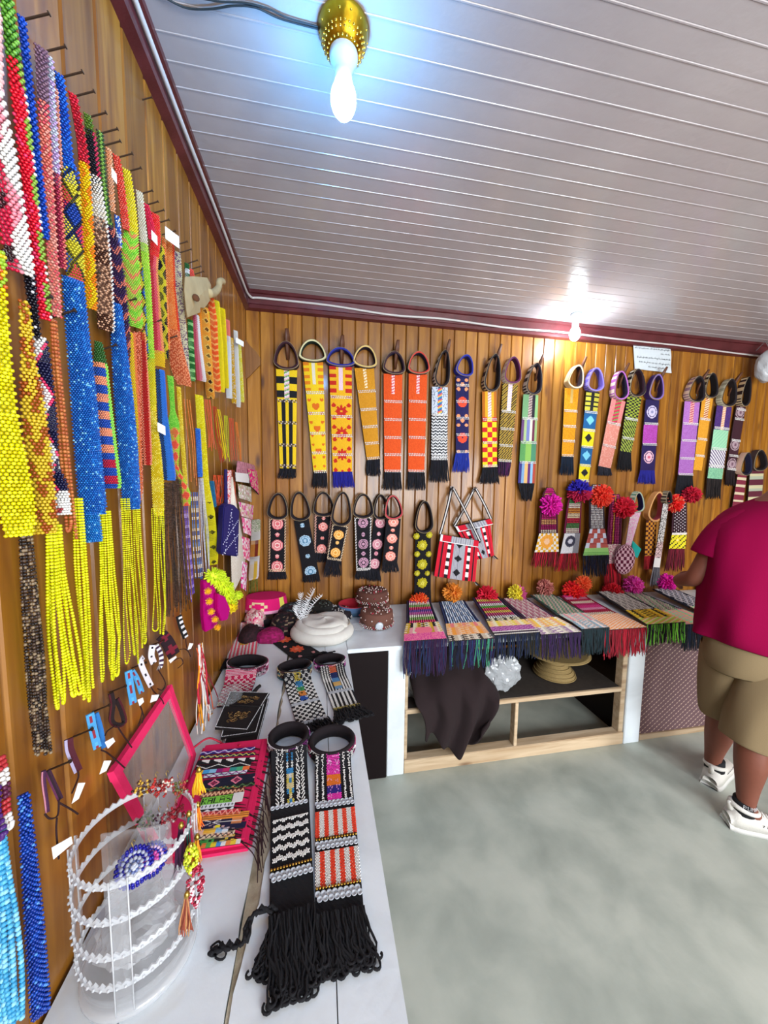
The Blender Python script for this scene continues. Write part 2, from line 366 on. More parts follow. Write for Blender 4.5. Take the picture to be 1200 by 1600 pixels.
box('plinth', .888, 2.260, YK+.002, YK+.062, 0, .074, RAW, cab, .003)
box('shelf', .890, 2.226, YK+.02, YB-.03, .345, .361, DUSTY, cab)
box('shelf_edge', .890, 2.226, YK+.003, YK+.019, .338, .362, RAW, cab, .002)
box('shelf_divider', 1.532, 1.552, YK+.004, YK+.05, .076, .337, RAW, cab, .002)
box('side_panel', .800, .815, YK+.072, YB-.02, 0, ZK-.023, DARKP, cab)
box('side_panel', 2.30, 2.315, YK+.072, YB-.02, 0, ZK-.023, DARKP, cab)
box('back_panel', .815, 2.30, YB-.025, YB-.016, .38, ZK-.03, DARKP, cab)
box('door_panel', XK+.004, .789, YK-.008, YK+.008, .002, ZK-.024, DARKP, cab, .002)
def cloth_panel_mat():
    M = bpy.data.materials.new('dotted_brown_cloth'); M.use_nodes = True; n = M.node_tree.nodes; L = M.node_tree.links; b = n['Principled BSDF']
    g = n.new('ShaderNodeNewGeometry'); mp = n.new('ShaderNodeMapping'); mp.inputs['Rotation'].default_value = (0, math.radians(38), 0)
    L.new(g.outputs['Position'], mp.inputs[0]); sp = n.new('ShaderNodeSeparateXYZ'); L.new(mp.outputs[0], sp.inputs[0])
    def stripe(out, freq, thr):
        a = n.new('ShaderNodeMath'); a.operation = 'MULTIPLY'; a.inputs[1].default_value = freq; L.new(out, a.inputs[0])
        f_ = n.new('ShaderNodeMath'); f_.operation = 'FRACT'; L.new(a.outputs[0], f_.inputs[0])
        c = n.new('ShaderNodeMath'); c.operation = 'LESS_THAN'; c.inputs[1].default_value = thr; L.new(f_.outputs[0], c.inputs[0]); return c.outputs[0]
    s1 = stripe(sp.outputs[2], 36, .22); s2 = stripe(sp.outputs[0], 46, .42); s3 = stripe(sp.outputs[0], 9, .08)
    mu = n.new('ShaderNodeMath'); mu.operation = 'MULTIPLY'; L.new(s1, mu.inputs[0]); L.new(s2, mu.inputs[1])
    m1 = n.new('ShaderNodeMath'); m1.operation = 'MULTIPLY'; m1.inputs[1].default_value = .2; L.new(s1, m1.inputs[0])
    mxx = n.new('ShaderNodeMath'); mxx.operation = 'MAXIMUM'; L.new(mu.outputs[0], mxx.inputs[0]); L.new(m1.outputs[0], mxx.inputs[1])
    mx = n.new('ShaderNodeMix'); mx.data_type = 'RGBA'; mx.inputs[6].default_value = (*lin('#5e4448'), 1); mx.inputs[7].default_value = (*lin('#b59c8c'), 1)
    L.new(mxx.outputs[0], mx.inputs[0]); L.new(mx.outputs[2], b.inputs['Base Color']); b.inputs['Roughness'].default_value = .8
    return M
cb2 = empty('cloth_front_cabinet', (2.38, YK, 0)); tag(cb2, 'cabinet with brown dotted cloth front to the right of the white post', 'cabinet')
box('cloth_front', 2.385, XR-.02, YK+.02, YK+.032, .035, ZK-.024, cloth_panel_mat(), cb2)
box('plinth', 2.385, XR-.02, YK+.01, YK+.05, 0, .034, RAW, cb2, .002)
#@@OBJECTS@@
# ------------------------------------------------------------------ patterns: pat(u across 0-1, s metres along, f fraction along, w width) -> colour
def H(*a): return math.modf(abs(math.sin(sum((i+1)*12.9898*x for i, x in enumerate(a))) * 43758.5453))[0]
def solid(*cs): return lambda u, s, f, w: cs[int(H(u, s) * len(cs))]
def vstripe(cs, n=None):
    n = n or len(cs); return lambda u, s, f, w: cs[int(u * n * .9999) % len(cs)]
def hstripe(cs, per): return lambda u, s, f, w: cs[int(s / per) % len(cs)]
def edged(p, e, frac=.15): return lambda u, s, f, w: e if (u < frac or u > 1 - frac) else p(u, s, f, w)
def redge(p, e, frac=.2): return lambda u, s, f, w: e if u > 1 - frac else p(u, s, f, w)
def ledge(p, e, frac=.2): return lambda u, s, f, w: e if u < frac else p(u, s, f, w)
def diamonds(bg, cs, per, size=.8, ring=None):
    def p(u, s, f, w):
        k = int(s / per); d = abs(u - .5) * 2 + abs((s / per - k) - .5) * 2
        if d < size: return cs[k % len(cs)]
        if ring and d < size + .28: return ring
        return bg
    return p
def zigzag(cs, per, n=1, amp=.5):
    def p(u, s, f, w):
        t = abs(((u * n) % 1) - .5) * 2 * amp
        return cs[int(((s / per) + t) * len(cs)) % len(cs)]
    return p
def diag(cs, per, slope=1): return lambda u, s, f, w: cs[int((s + slope * u * w) / per * len(cs)) % len(cs)]
def checker(a, b, nu, per): return lambda u, s, f, w: a if (int(u * nu * .999) + int(s / per)) % 2 else b
def harlequin(cs, per, line='#14101c'):
    def p(u, s, f, w):
        a = (s / per + u); b = (s / per - u)
        if a % 1 < .16 or b % 1 < .16: return line
        return cs[(int(a) * 2 + int(b + 50)) % len(cs)]
    return p
def wave(a, b, per, amp=.25, th=.3): return lambda u, s, f, w: a if abs(u - .5 - amp * math.sin(s / per * 2 * PI)) < th else b
def segs(*l):
    def p(u, s, f, w):
        for e, q in l:
            if f <= e: return q(u, s, f, w)
        return l[-1][1](u, s, f, w)
    return p
def lattice(bg, c, per): return lambda u, s, f, w: c if ((s / per + u * w / per) % 1 < .28 or (s / per - u * w / per) % 1 < .28) else bg
def speck(bg, c, pr): return lambda u, s, f, w: c if H(u * 3.1, s * 7.7) < pr else bg

def glint_speck(a, b, c):  # scattered pale beads paint tiny highlights on the glossy blue nets
    def p(u, s, f, w):
        q = rnd.random(); return c if q < .05 else b if q < .3 else a
    return p
def proj(p):
    d = Vector(p) - CAM; z = d.dot(CF); return 600 + FPX * d.dot(CR) / z, 800 - FPX * d.dot(CU) / z
A45 = math.radians(42)
WD = Vector((math.cos(A45), math.sin(A45), 0)); WN = Vector((math.sin(A45), -math.cos(A45), 0))
def width_m(p, wpx, d=WD):
    x0, y0_ = proj(p); x1, y1 = proj(p + d * .01); return wpx / math.hypot(x1 - x0, y1 - y0_) * .01
def station_path(st, xo):
    """photo stations (x, y, width) on the plane x = xo  ->  real points and widths, evenly sampled"""
    P = [at(a, b, 0, xo) for a, b, _ in st]; W = [width_m(p, c) * 1.16 for p, (_, _, c) in zip(P, st)]
    return P, W
def sample(P, W, step):
    L = [0]
    for a, b in zip(P, P[1:]): L.append(L[-1] + (b - a).length)
    n = max(2, int(L[-1] / step)); out = []
    for i in range(n + 1):
        s = L[-1] * i / n; k = 0
        while k < len(P) - 2 and s > L[k+1]: k += 1
        t = (s - L[k]) / max(1e-9, L[k+1] - L[k]); out.append((P[k].lerp(P[k+1], t), W[k] * (1-t) + W[k+1] * t, s, s / L[-1]))
    return out
def strap(label, st, pat, pitch=.0042, xo=.036, group='beaded straps on the left wall', rod=None, m_=None, bulge=.25, hole=None, tagat=None, cat='beaded strap'):
    P, W = station_path(st, xo)
    P = [Vector((max(p.x, w_ * .5 * math.cos(A45) + .008), p.y, p.z)) for p, w_ in zip(P, W)]
    t = empty('bead_strap', P[0]); tag(t, label, cat, group)
    rows = sample(P, W, pitch * .93); B = []; Cc = []; R = []
    for j, (p, w_, s, f) in enumerate(rows):
        nu = max(2, int(round(w_ / pitch)))
        for i in range(nu):
            u = (i + .5 + (.25 if j % 2 else -.25)) / nu
            if hole and hole(u, f): continue
            du = (u - .5) * w_; b_ = bulge * w_ * (1 - (2*u-1)**2)
            endf = min(1, (1 - f) * 25 + .2, f * 30 + .3)
            B.append(p + WD * du * (1 if f < .97 else .9) + WN * (b_ * endf + rnd.uniform(-.0004, .0004)))
            Cc.append(pat(min(max(u, 0), .999), s, f, w_)); R.append(pitch * .56)
    beads('beadwork', [tuple(b) for b in B], Cc, R, m_ or BEAD, t, fine=True if (P[0] - CAM).length < 1.0 else False)
    # lining: the darker back of the folded strap
    v = []; f_ = []; cc = []
    core = sample(P, W, .03)
    for p, w_, s, f in core:
        for q in (-.42, .42):
            for dn in (-.0005, -.004): v.append(p + WD * (q * w_) + WN * dn)
    for k in range(len(core) - 1):
        a = k*4; b = a+4
        f_ += [(a, a+2, b+2, b), (a+1, b+1, b+3, a+3), (a, b, b+1, a+1), (a+2, a+3, b+3, b+2)]
        c = lin(pat(.5, core[k][2], core[k][3], core[k][1])); c = tuple(x * .55 for x in c); cc += [c] * 4
    f_ += [(0, 1, 3, 2), (len(v)-4, len(v)-2, len(v)-1, len(v)-3)]; cc += [cc[0], cc[-1]]
    pmesh('lining', v, f_, THREAD, t, cols=cc)
    if tagat: price_tag(t, *tagat, xo)
    return t
PAPER = mat('paper', '#e4e2e0', rough=.8, bump=.1)
def price_tag(t, x, y, w_, h_, xo=.04):
    p = at(x, y, 0, xo + .012) + WN * .02; a = width_m(p, w_); b = h_ / scale_at(p)
    v = [p + WD * (sx * a / 2) + Vector((0, 0, sz * b / 2 - sx * .004)) + WN * dn for dn in (0, .0008) for sx, sz in ((-1, -1), (1, -1), (1, 1), (-1, 1))]
    pmesh('price_tag', v, [(0,1,2,3), (7,6,5,4), (0,4,5,1), (1,5,6,2), (2,6,7,3), (3,7,4,0)], PAPER, t)
def bundle(label, st, n, pat, r=.0022, xo=.034, group=None, loopend=True, cat='bead strands', splay=0, seed=0, m_=None, jit=.004):
    P, W = station_path(st, xo); rr = random.Random(seed + 5); r *= 1.2
    P = [Vector((max(p.x, w_ * .5 * math.cos(A45) + .008), p.y, p.z)) for p, w_ in zip(P, W)]
    t = empty('bead_strands', P[0]); tag(t, label, cat, group)
    step = r * 1.9; rows = sample(P, W, step); N = len(rows); B = []; Cc = []; ends = []
    for i in range(n):
        u = (i + .5) / n; cut = int(N * (1 - rr.random() * .10)); dep = rr.uniform(-1, 1) * .004 + .006 * (1 - abs(2*u-1)); ph = rr.random() * 6; last = None
        for j in range(cut):
            p, w_, s, f = rows[j]
            q = p + WD * ((u - .5) * w_ + math.sin(f * 5 + ph) * jit * f) + WN * (dep * (.4 + f) + .002 * math.sin(f * 7 + ph * 2))
            B.append(tuple(q)); Cc.append(pat(u, s, f, w_)); last = q
        ends.append((last, u, rows[cut-1]))
    if loopend:
        for k in range(0, n - 1, 2):
            a, b = ends[k][0], ends[k+1][0]; mid = (a + b) / 2; rad = max((a - b).length / 2, .004)
            for i in range(1, 9):
                an = PI * i / 9; q = a.lerp(b, (1 - math.cos(an)) / 2) - Vector((0, 0, 1)) * (math.sin(an) * rad * 1.4)
                B.append(tuple(q)); Cc.append(pat(.5, ends[k][2][2], 1, .02))
    o = beads('strand', B, Cc, r, m_ or MATTEBEAD, t, fine=(P[0] - CAM).length < .9); o['kind'] = 'stuff'
    return t
def nail(x, y, length=.045, lab='rusty nail slanting out of the top row on the left wall', g='nails in the top row'):
    p = at(x, y, 0, .001); d = Vector((.92, -.05, .36)).normalized()
    v, f = tube_vf([p, p + d * length, p + d * (length + .0002), p + d * (length + .002)], [.0017, .0017, .0034, .0034], 6)
    o = pmesh('nail', v, f, NAILM); tag(o, lab, 'nail', g)
# nails: the top row, z about 2.28 on the wall
NT = [(42, 30), (71, 81), (101, 120), (121, 150), (142, 183), (162, 208), (167, 227), (188, 246), (203, 268), (223, 303), (233, 320), (243, 333), (252, 348), (263, 365)]
NN = ['royal blue strap', 'mauve and salmon strap', 'blue and harlequin strap', 'red and yellow strap', 'crimson and black strap', 'black and green cord strap', 'thin peach strap', 'coral red strap', 'yellow and lime strap', 'cream and lime strap', 'hot pink red strap', 'scarlet strap', 'yellow wave strap', 'orange strap with folded tag']
for (x, y), nm in zip(NT, NN): nail(x - 14, y + 3, lab='rusty nail in the top row carrying the ' + nm, g='nails in the top row')
for x, y in ((276, 383), (283, 395), (294, 412), (300, 421), (305, 429), (310, 440)): nail(x - 9, y + 2, .05, 'one of the small rusty nails clustered above the hide ornament', 'nails above the hide ornament')
for (x, y), nm in zip(((82, 498), (125, 437), (40, 478), (190, 476), (155, 550), (235, 508), (262, 532), (284, 552)), ('two long brown strands', 'nearer blue net strap', 'mottled yellow and brown net', 'farther blue net strap', 'pattern strap of blue and salmon blocks', 'yellow strap widening into a net', 'black and blue strap', 'lime strap with red diamonds')):
    nail(x - 14, y + 2, .05, 'rusty nail of the middle row carrying the ' + nm, 'nails in the middle row')
nail(218, 157, .03, 'single rusty nail high under the dark red trim', None)

RED, PNK, WHT, BLU, YEL, ORG, GRN, LIM, BLK, SAL = '#d8142e', '#e8386a', '#e8e6e2', '#0c44b8', '#f0d400', '#f08010', '#3c9a28', '#a8e030', '#16101c', '#e87868'
CRM, MAR, NAV, CYN, PUR, BRN, MAU, PCH = '#e0d8b0', '#7a1428', '#161440', '#2c9ad8', '#5a34b0', '#8a4a1c', '#8a6a80', '#f0a070'
flower = lambda u, s, f, w: (WHT if u > .55 + .25 * math.sin(s * 60) else ('#2a0a14' if (s * 16) % 1 < .3 and u < .3 else '#c41840' if u < .42 else '#f090a0'))
strap('wide white strap with pink and black flowers at the left photo edge', [(-14, 130, 36), (4, 230, 42), (18, 330, 44), (32, 425, 44)], flower, .0052)
strap('pale pink strand of round beads above the flowered white strap', [(-4, 20, 10), (-1, 140, 10)], solid('#e8b0b0', '#f0c4c0'), .006)
strap('long red strap with lime leaves and a green top', [(8, -20, 24), (20, 80, 26), (36, 200, 26), (47, 300, 24), (58, 400, 24), (70, 498, 22)],
      segs((.2, solid('#5a9a30', '#7ab84a', '#3c7a20')), (1, lambda u, s, f, w: ('#8ab040' if u > .68 and (s * 14) % 1 < .55 else WHT if u > .9 else PNK if H(s, u) < .15 else RED))), .0046)
strap('narrow royal blue strap hanging from the first nail', [(34, 28, 14), (43, 110, 14), (55, 220, 13), (72, 372, 12)], solid(BLU, '#1450c8', '#0838a0'), .0042)
strap('mauve strap turning salmon red, hanging from the second nail', [(65, 76, 24), (67, 160, 18), (74, 260, 18), (80, 370, 18), (89, 494, 16)], segs((.2, solid(MAU, '#7a5a74')), (1, solid(SAL, '#e05060', '#f0a090'))), .0044)
strap('pale lilac strap with maroon end beside the salmon strap', [(78, 90, 12), (84, 200, 12), (90, 300, 14), (97, 418, 16)], segs((.55, solid('#cdd4e4', '#c8a8dc')), (1, vstripe([MAR, '#b03050', SAL]))), .0042)
strap('thin salmon strand behind the blue and diamond strap', [(88, 140, 6), (95, 262, 6)], solid('#d08070', '#e8b0a0'), .0034)
strap('blue strap with harlequin yellow, blue and red diamonds below', [(93, 117, 16), (100, 180, 17), (107, 253, 18), (110, 262, 27), (118, 436, 30)],
      segs((.43, solid(BLU, '#1462d8', '#1f6ee0')), (1, harlequin(['#d8cc30', '#1c44a8', '#d8cc30', '#d03048'], .05))), .0042)
strap('red strap turning yellow and orange halfway', [(114, 148, 15), (124, 200, 16), (130, 235, 17), (136, 330, 18), (143, 482, 18)], segs((.27, solid(RED, '#e02040', '#b01028')), (1, ledge(wave('#f0c800', '#f07808', .05, .3, .3), '#f0a000'))), .0044)
strap('crimson and black strap opening to white and a brown net with white edge', [(137, 180, 13), (143, 220, 18), (147, 262, 18), (151, 300, 20), (154, 335, 26), (161, 420, 28), (166, 516, 26)],
      segs((.06, solid('#5a7a20')), (.25, vstripe([BLK, BLK, '#c02850'])), (.45, solid(WHT, '#e4d8c4')), (1, redge(lattice('#4a2410', '#d0a080', .011), WHT, .17))), .0042)
strap('black and green cord strap widening to a purple and salmon net', [(156, 206, 12), (162, 290, 12), (167, 340, 14), (176, 380, 24), (184, 440, 24), (194, 520, 18), (198, 570, 10)],
      segs((.38, vstripe([BLK, '#88b850', '#1c3c20'])), (1, zigzag(['#2a1440', '#3a1c50', '#d07060'], .03, 1, .6))), .0038)
strap('thin peach strap with small white price tag', [(170, 233, 9), (176, 330, 9)], solid(PCH, '#e8b08c'), .0036, tagat=(173, 283, 9, 15))
strap('coral red strap hanging from the eighth nail', [(182, 244, 12), (190, 300, 13), (197, 358, 12)], solid('#e84030', '#f06a58'), .0038)
strap('yellow strap widening to a lime and peach zigzag net', [(198, 266, 13), (205, 320, 15), (206, 360, 20), (202, 395, 28), (205, 440, 28), (209, 510, 28)],
      segs((.38, solid('#e8d410', '#f0e040')), (1, zigzag(['#7cd838', '#a8e048', '#f09060', '#a8e048'], .03, 1, .8))), .0036)
strap('small blue patch strap between coral strap and lime net', [(183, 338, 8), (187, 385, 8)], solid('#1c5cc8', '#e0e4f0'), .0034)
strap('cream strap turning lime green and then yellow', [(218, 300, 11), (224, 370, 12), (229, 430, 12), (235, 560, 12), (238, 640, 12)], segs((.22, solid('#e8e0cc', '#d8d0b8')), (.75, solid('#a0dc38', '#c0e850')), (1, solid('#d8cc20'))), .0036)
strap('blue and black diamond strap half hidden by lime strap', [(217, 410, 10), (221, 470, 12), (226, 560, 12)], harlequin(['#1c54b0', '#d8c830', '#d04030'], .04), .0034)
strap('hot pink red strap with torn white tag', [(229, 320, 9), (235, 350, 12), (238, 375, 12)], solid('#e01848', '#f03058'), .0034, tagat=(236, 377, 10, 14))
strap('scarlet strap continuing into a long red and pink strand with yellow end', [(243, 335, 12), (243, 372, 16), (240, 420, 12), (245, 500, 14), (250, 572, 16)], segs((.3, solid('#f02828', '#f04838')), (.9, vstripe(['#c01828', '#e86070', '#f0a060'])), (1, solid('#e8c020'))), .0034)
strap('black strap with a yellow wave', [(252, 385, 9), (253, 430, 12), (256, 500, 10), (259, 560, 8)], wave('#d8cc28', BLK, .04, .28, .26), .0032)
strap('thin orange strap beside the yellow wave strap', [(256, 372, 6), (262, 545, 7)], solid('#f07830', '#f8a860'), .0032)
strap('orange strap widening to a peach net point with folded white tag', [(266, 380, 12), (268, 450, 12), (273, 530, 18), (280, 575, 26), (288, 602, 22)], segs((.6, redge(solid('#f07a30', '#f49850'), '#d83010', .3)), (1, lattice('#c85830', '#f4a070', .009))), .0034, tagat=(264, 376, 24, 18))
strap('cream and mauve flecked strap left of the animal shaped hide', [(276, 394, 12), (279, 450, 12), (285, 520, 13), (291, 596, 12)], speck('#ddd4b0', '#7a5a78', .35), .0034)
strap('green and white striped strap above the hide ornament', [(292, 412, 7), (293, 434, 7)], hstripe(['#1c6028', WHT], .014), .0036)
strap('coral scrap of strap above the hide ornament', [(299, 421, 6), (301, 436, 8)], solid('#f05848'), .0036)
strap('dark green and white strap under the hide ornament', [(297, 500, 8), (301, 595, 8)], hstripe(['#1c7028', '#a8e090', '#1c7028'], .008), .0034)
strap('crimson and white strap under the hide ornament', [(306, 492, 9), (309, 540, 11), (315, 595, 14)], vstripe(['#c82848', '#e08090', WHT, WHT]), .0036)
strap('thin orange strand right of the crimson and white strap', [(311, 478, 5), (317, 590, 6)], solid('#f09020'), .0034)
strap('orange strap with a row of dark diamond holes', [(319, 480, 12), (322, 520, 13), (325, 570, 13), (329, 622, 12)], diamonds('#f0a030', ['#3a1008'], .030, .5, '#f8d060'), .0034)
strap('lime strand between the two orange patterned straps', [(324, 486, 5), (330, 600, 6)], solid('#c8e818'), .0034)
strap('coral strap with a yellow zigzag', [(330, 465, 8), (332, 500, 14), (334, 560, 14), (339, 612, 12)], zigzag(['#f05818', '#f05818', '#f8b860'], .022, 1, .5), .0034)
strap('bright yellow strap behind the coral zigzag strap', [(338, 470, 9), (343, 540, 10), (346, 612, 10)], solid('#f0d800', '#f8e420'), .0036)
strap('second bright yellow strap beside the first', [(347, 482, 9), (350, 540, 9), (353, 606, 9)], solid('#f4dc00', '#e8cc00'), .0036)
strap('white strap with a coral top', [(355, 500, 7), (357, 560, 8), (358, 622, 8)], segs((.2, solid('#f08070')), (1, solid(WHT, '#dfe4ea'))), .0036)
strap('ochre strap left of the white cross tag', [(361, 528, 6), (366, 630, 7)], speck('#e0b020', WHT, .25), .0036)
strap('narrow white strap with crosswise white tag', [(368, 517, 6), (373, 636, 6)], solid(WHT), .0038, tagat=(371, 536, 13, 8))
strap('yellow and white edged strap at the right end of upper rows', [(373, 530, 6), (378, 628, 7)], speck('#e8dc20', '#f4f0a0', .4), .0036)
# middle rows
strap('big bright yellow bead net at the left photo edge', [(3, 395, 10), (2, 480, 18), (4, 560, 26), (8, 640, 34), (18, 720, 44), (27, 790, 52), (31, 836, 44)],
      segs((.12, solid('#9ac030', '#d8c020', '#d06020')), (1, solid('#dcd400', '#eae420', '#c8bc00'))), .0052, bulge=.18)
strap('mottled yellow and brown bead net beside the big yellow one', [(38, 472, 16), (44, 560, 20), (49, 610, 32), (58, 700, 38), (66, 780, 38), (71, 832, 36)], lambda u, s, f, w: ('#a04c14' if (s * 17 + .3 * math.sin(u * 9)) % 1 < .45 and H(u, s) < .8 else '#d4b428'), .0050)
strap('black strap with white dots above the navy diamond strap', [(45, 424, 18), (52, 480, 14), (59, 530, 9)], speck('#0c0a18', '#d8d8e0', .07), .0042)
strap('white strap with navy diamonds outlined in pink', [(62, 528, 22), (68, 590, 26), (76, 660, 24), (84, 730, 14), (92, 752, 22), (97, 803, 28)],
      segs((.86, lambda u, s, f, w: (lambda d: '#14143c' if d > .07 else '#e83468' if d > -.07 else WHT)(u - .06 - 1.7 * abs(((s / .085) % 1) - .5))), (1, lambda u, s, f, w: '#a01c2c' if (s * 30 + u) % 1 < .25 and u < .5 else WHT)), .0042)
bundle('two long brown strands knotted with black thread', [(84, 502, 8), (90, 600, 12), (98, 700, 16), (113, 846, 20)], 3, solid('#b05a30', '#c87840'), .0026, cat='bead strands', jit=.001)
strap('large glossy blue net strap, the nearer of two', [(114, 437, 32), (122, 530, 34), (129, 600, 36), (137, 700, 37), (146, 803, 38)], glint_speck('#0854ac', '#1c74cc', '#78c0f0'), .0034, bulge=.38)
strap('narrow lower end of the nearer blue net strap', [(139, 790, 26), (145, 846, 28)], glint_speck('#0c64b4', '#2080c8', '#78c0f0'), .0034, xo=.03)
strap('pattern strap of blue, salmon and red blocks with lime edge', [(154, 535, 11), (157, 570, 20), (161, 620, 22), (168, 700, 26), (176, 762, 26)],
      segs((.13, solid('#2c5c24')), (1, lambda u, s, f, w: '#90dc50' if u > .78 else ('#c01830' if f > .78 and (s * 32) % 1 < .5 else '#1c4cb0' if (s * 32) % 1 > .5 else '#f09870'))), .0034)
strap('large glossy blue net strap, the farther of two', [(181, 475, 17), (186, 540, 22), (193, 620, 27), (200, 700, 27), (206, 795, 25)], glint_speck('#0854ac', '#1c74cc', '#78c0f0'), .0034, bulge=.38)
strap('yellow and salmon strap right of farther blue net', [(204, 520, 14), (208, 600, 14), (214, 680, 10), (217, 782, 8)], vstripe(['#e8c828', '#e8c828', '#e87848']), .0034)
strap('salmon lattice strap, long, right of the yellow one', [(214, 520, 9), (216, 650, 9), (219, 770, 8)], lattice('#c04820', '#f49070', .008), .0032)
strap('salmon strap with a dark red band down it', [(222, 520, 10), (226, 620, 14), (231, 726, 12)], vstripe(['#f09070', '#b81c18', '#b81c18', '#f09070']), .0034)
strap('yellow strap that widens into a yellow net', [(236, 565, 9), (240, 660, 9), (243, 695, 14), (246, 750, 17), (248, 806, 15)], speck('#e4c810', '#f8e860', .3), .0034)
strap('black and blue strap with square white tag', [(250, 578, 13), (254, 650, 14), (259, 700, 18), (264, 750, 20)], vstripe([BLK, '#3080e0', '#2c74d8']), .0034, tagat=(247, 671, 12, 14))
strap('lime strap with red diamonds, twisted in the middle', [(266, 588, 9), (270, 640, 6), (271, 660, 16), (272, 700, 15), (275, 728, 6), (284, 750, 8), (289, 770, 15), (291, 790, 12)], segs((.36, solid('#6cd038', '#98e050')), (1, diamonds('#a8dc38', ['#f05840'], .034, .75, '#f4a060'))), .0032)
strap('golden strand right of the lime diamond strap', [(279, 605, 6), (284, 680, 6), (290, 755, 6)], solid('#e0c020', '#f0dc50'), .0034)
bundle('two thin orange strands behind small paper tag', [(292, 625, 12), (298, 690, 12), (303, 760, 12)], 3, solid('#e89050', '#e07838'), .0019, loopend=False, jit=.001)
strap('yellow net strap turning into a black and yellow one', [(311, 618, 11), (316, 700, 12), (321, 755, 10), (327, 800, 15), (331, 850, 16), (333, 882, 14)], segs((.6, speck('#e8d800', '#f8f040', .3)), (1, diamonds('#e8dc10', ['#1c1810', '#e8dc10'], .03, .6))), .0036)
strap('short blue strap crossing the yellow net strap', [(309, 670, 7), (313, 745, 7)], solid('#2468d0', '#3c80e0'), .0036, xo=.05)
for i, (a, b, c, col, lab) in enumerate([((324, 625), (331, 706), 11, '#f06048', 'coral tassel strap, the first of the small tassels'), ((335, 636), (346, 726), 7, '#b82018', 'dark red stringy tassel between coral and yellow ones'), ((339, 640), (352, 718), 10, '#f0d800', 'yellow tassel strap between the red ones'), ((352, 650), (355, 722), 7, '#c8d020', 'lime yellow tassel strap'), ((361, 654), (366, 724), 8, '#e05038', 'coral stringy tassel below the white strap'), ((369, 660), (376, 722), 5, '#e88030', 'orange stringy tassel, last of the row'), ]):
    bundle(lab, [(a[0], a[1], c * .8), (b[0], b[1], c)], 5, solid(col), .0017, loopend=False, cat='tassel', seed=i, m_=THREAD, group='small tassel straps')
# lower row: strand bundles
Y = solid('#e0e000', '#ccd000', '#ecec20')
YG = 'yellow bead strand bundles'
bundle('yellow strands, widest bundle, nearest to the camera', [(84, 822, 20), (88, 900, 26), (97, 1000, 38), (108, 1104, 52)], 9, Y, .0023, group=YG, seed=1)
bundle('narrow yellow strands right of the widest bundle', [(121, 780, 12), (126, 880, 15), (134, 980, 17), (140, 1090, 18)], 5, Y, .0022, group=YG, seed=2)
bundle('yellow strands hanging below the blue net end', [(163, 800, 18), (167, 900, 20), (174, 1000, 32), (172, 1060, 26)], 8, Y, .0021, group=YG, seed=3)
bundle('yellow strands, left of the adjoining pair', [(195, 780, 13), (200, 880, 14), (205, 980, 20), (208, 1040, 22)], 6, Y, .0020, group=YG, seed=4)
bundle('yellow strands, right of the adjoining pair', [(213, 790, 12), (217, 880, 12), (222, 960, 14), (225, 1012, 14)], 5, Y, .0020, group=YG, seed=5)
bundle('yellow strands beside the dark brown bundle', [(246, 795, 17), (248, 880, 18), (250, 950, 20), (249, 990, 18)], 7, Y, .0020, group=YG, seed=6)
DK = solid('#2c201c', '#4a3a30', '#1c1412', '#8a7860')
bundle('long dark brown strands at far left below yellow net', [(40, 838, 16), (48, 950, 20), (58, 1080, 26), (64, 1182, 28)], 11, DK, .0021, loopend=False, seed=7)
bundle('dark brown strands tied with maroon thread, left half', [(263, 755, 13), (264, 850, 20), (270, 965, 22)], 14, solid('#2c201c', '#54423a', '#1c1412'), .0018, loopend=False, seed=8)
bundle('dark brown strands tied with maroon thread, right half', [(275, 750, 12), (280, 850, 18), (288, 958, 16)], 12, solid('#2c201c', '#54423a', '#1c1412'), .0018, loopend=False, seed=9)
bundle('violet and white strands', [(288, 792, 11), (293, 870, 13), (299, 942, 14)], 4, hstripe(['#4430a8', '#6a50c8', '#b0a0e8'], .011), .0020, loopend=False, seed=10, jit=.001)
bundle('blue and white mottled strands', [(303, 770, 10), (307, 850, 12), (311, 908, 12)], 4, hstripe(['#2464b8', WHT, '#2464b8', '#5a94d8', WHT], .013), .0021, loopend=False, seed=11, jit=.001)
bundle('pure white bead strands hanging right of the blue mottled ones', [(314, 748, 7), (319, 830, 12), (323, 902, 11)], 5, solid('#dfe0ec', '#c8cadc'), .0018, loopend=False, seed=12, jit=.001)
# bottom left corner
strap('deep blue net strap at the lower left corner', [(37, 1242, 18), (46, 1350, 26), (54, 1450, 32), (64, 1585, 36)], glint_speck('#0c3494', '#1c50b8', '#5090e0'), .0042, bulge=.3)
bundle('light blue strand bundle in the bottom left corner', [(-2, 1300, 16), (8, 1420, 30), (20, 1620, 44)], 8, solid('#58b4dc', '#3c9ccc', '#8cd0ec'), .0030, loopend=False, seed=13)
bundle('red and white strands above the light blue bundle', [(0, 1185, 12), (8, 1240, 20), (6, 1300, 34)], 4, hstripe(['#b02c34', WHT, '#5a2040'], .02), .0028, seed=14)
bundle('purple strands hanging at the left edge above the light blue bundle', [(-6, 1230, 10), (-3, 1310, 12)], 3, solid('#4a2070'), .003, seed=15)
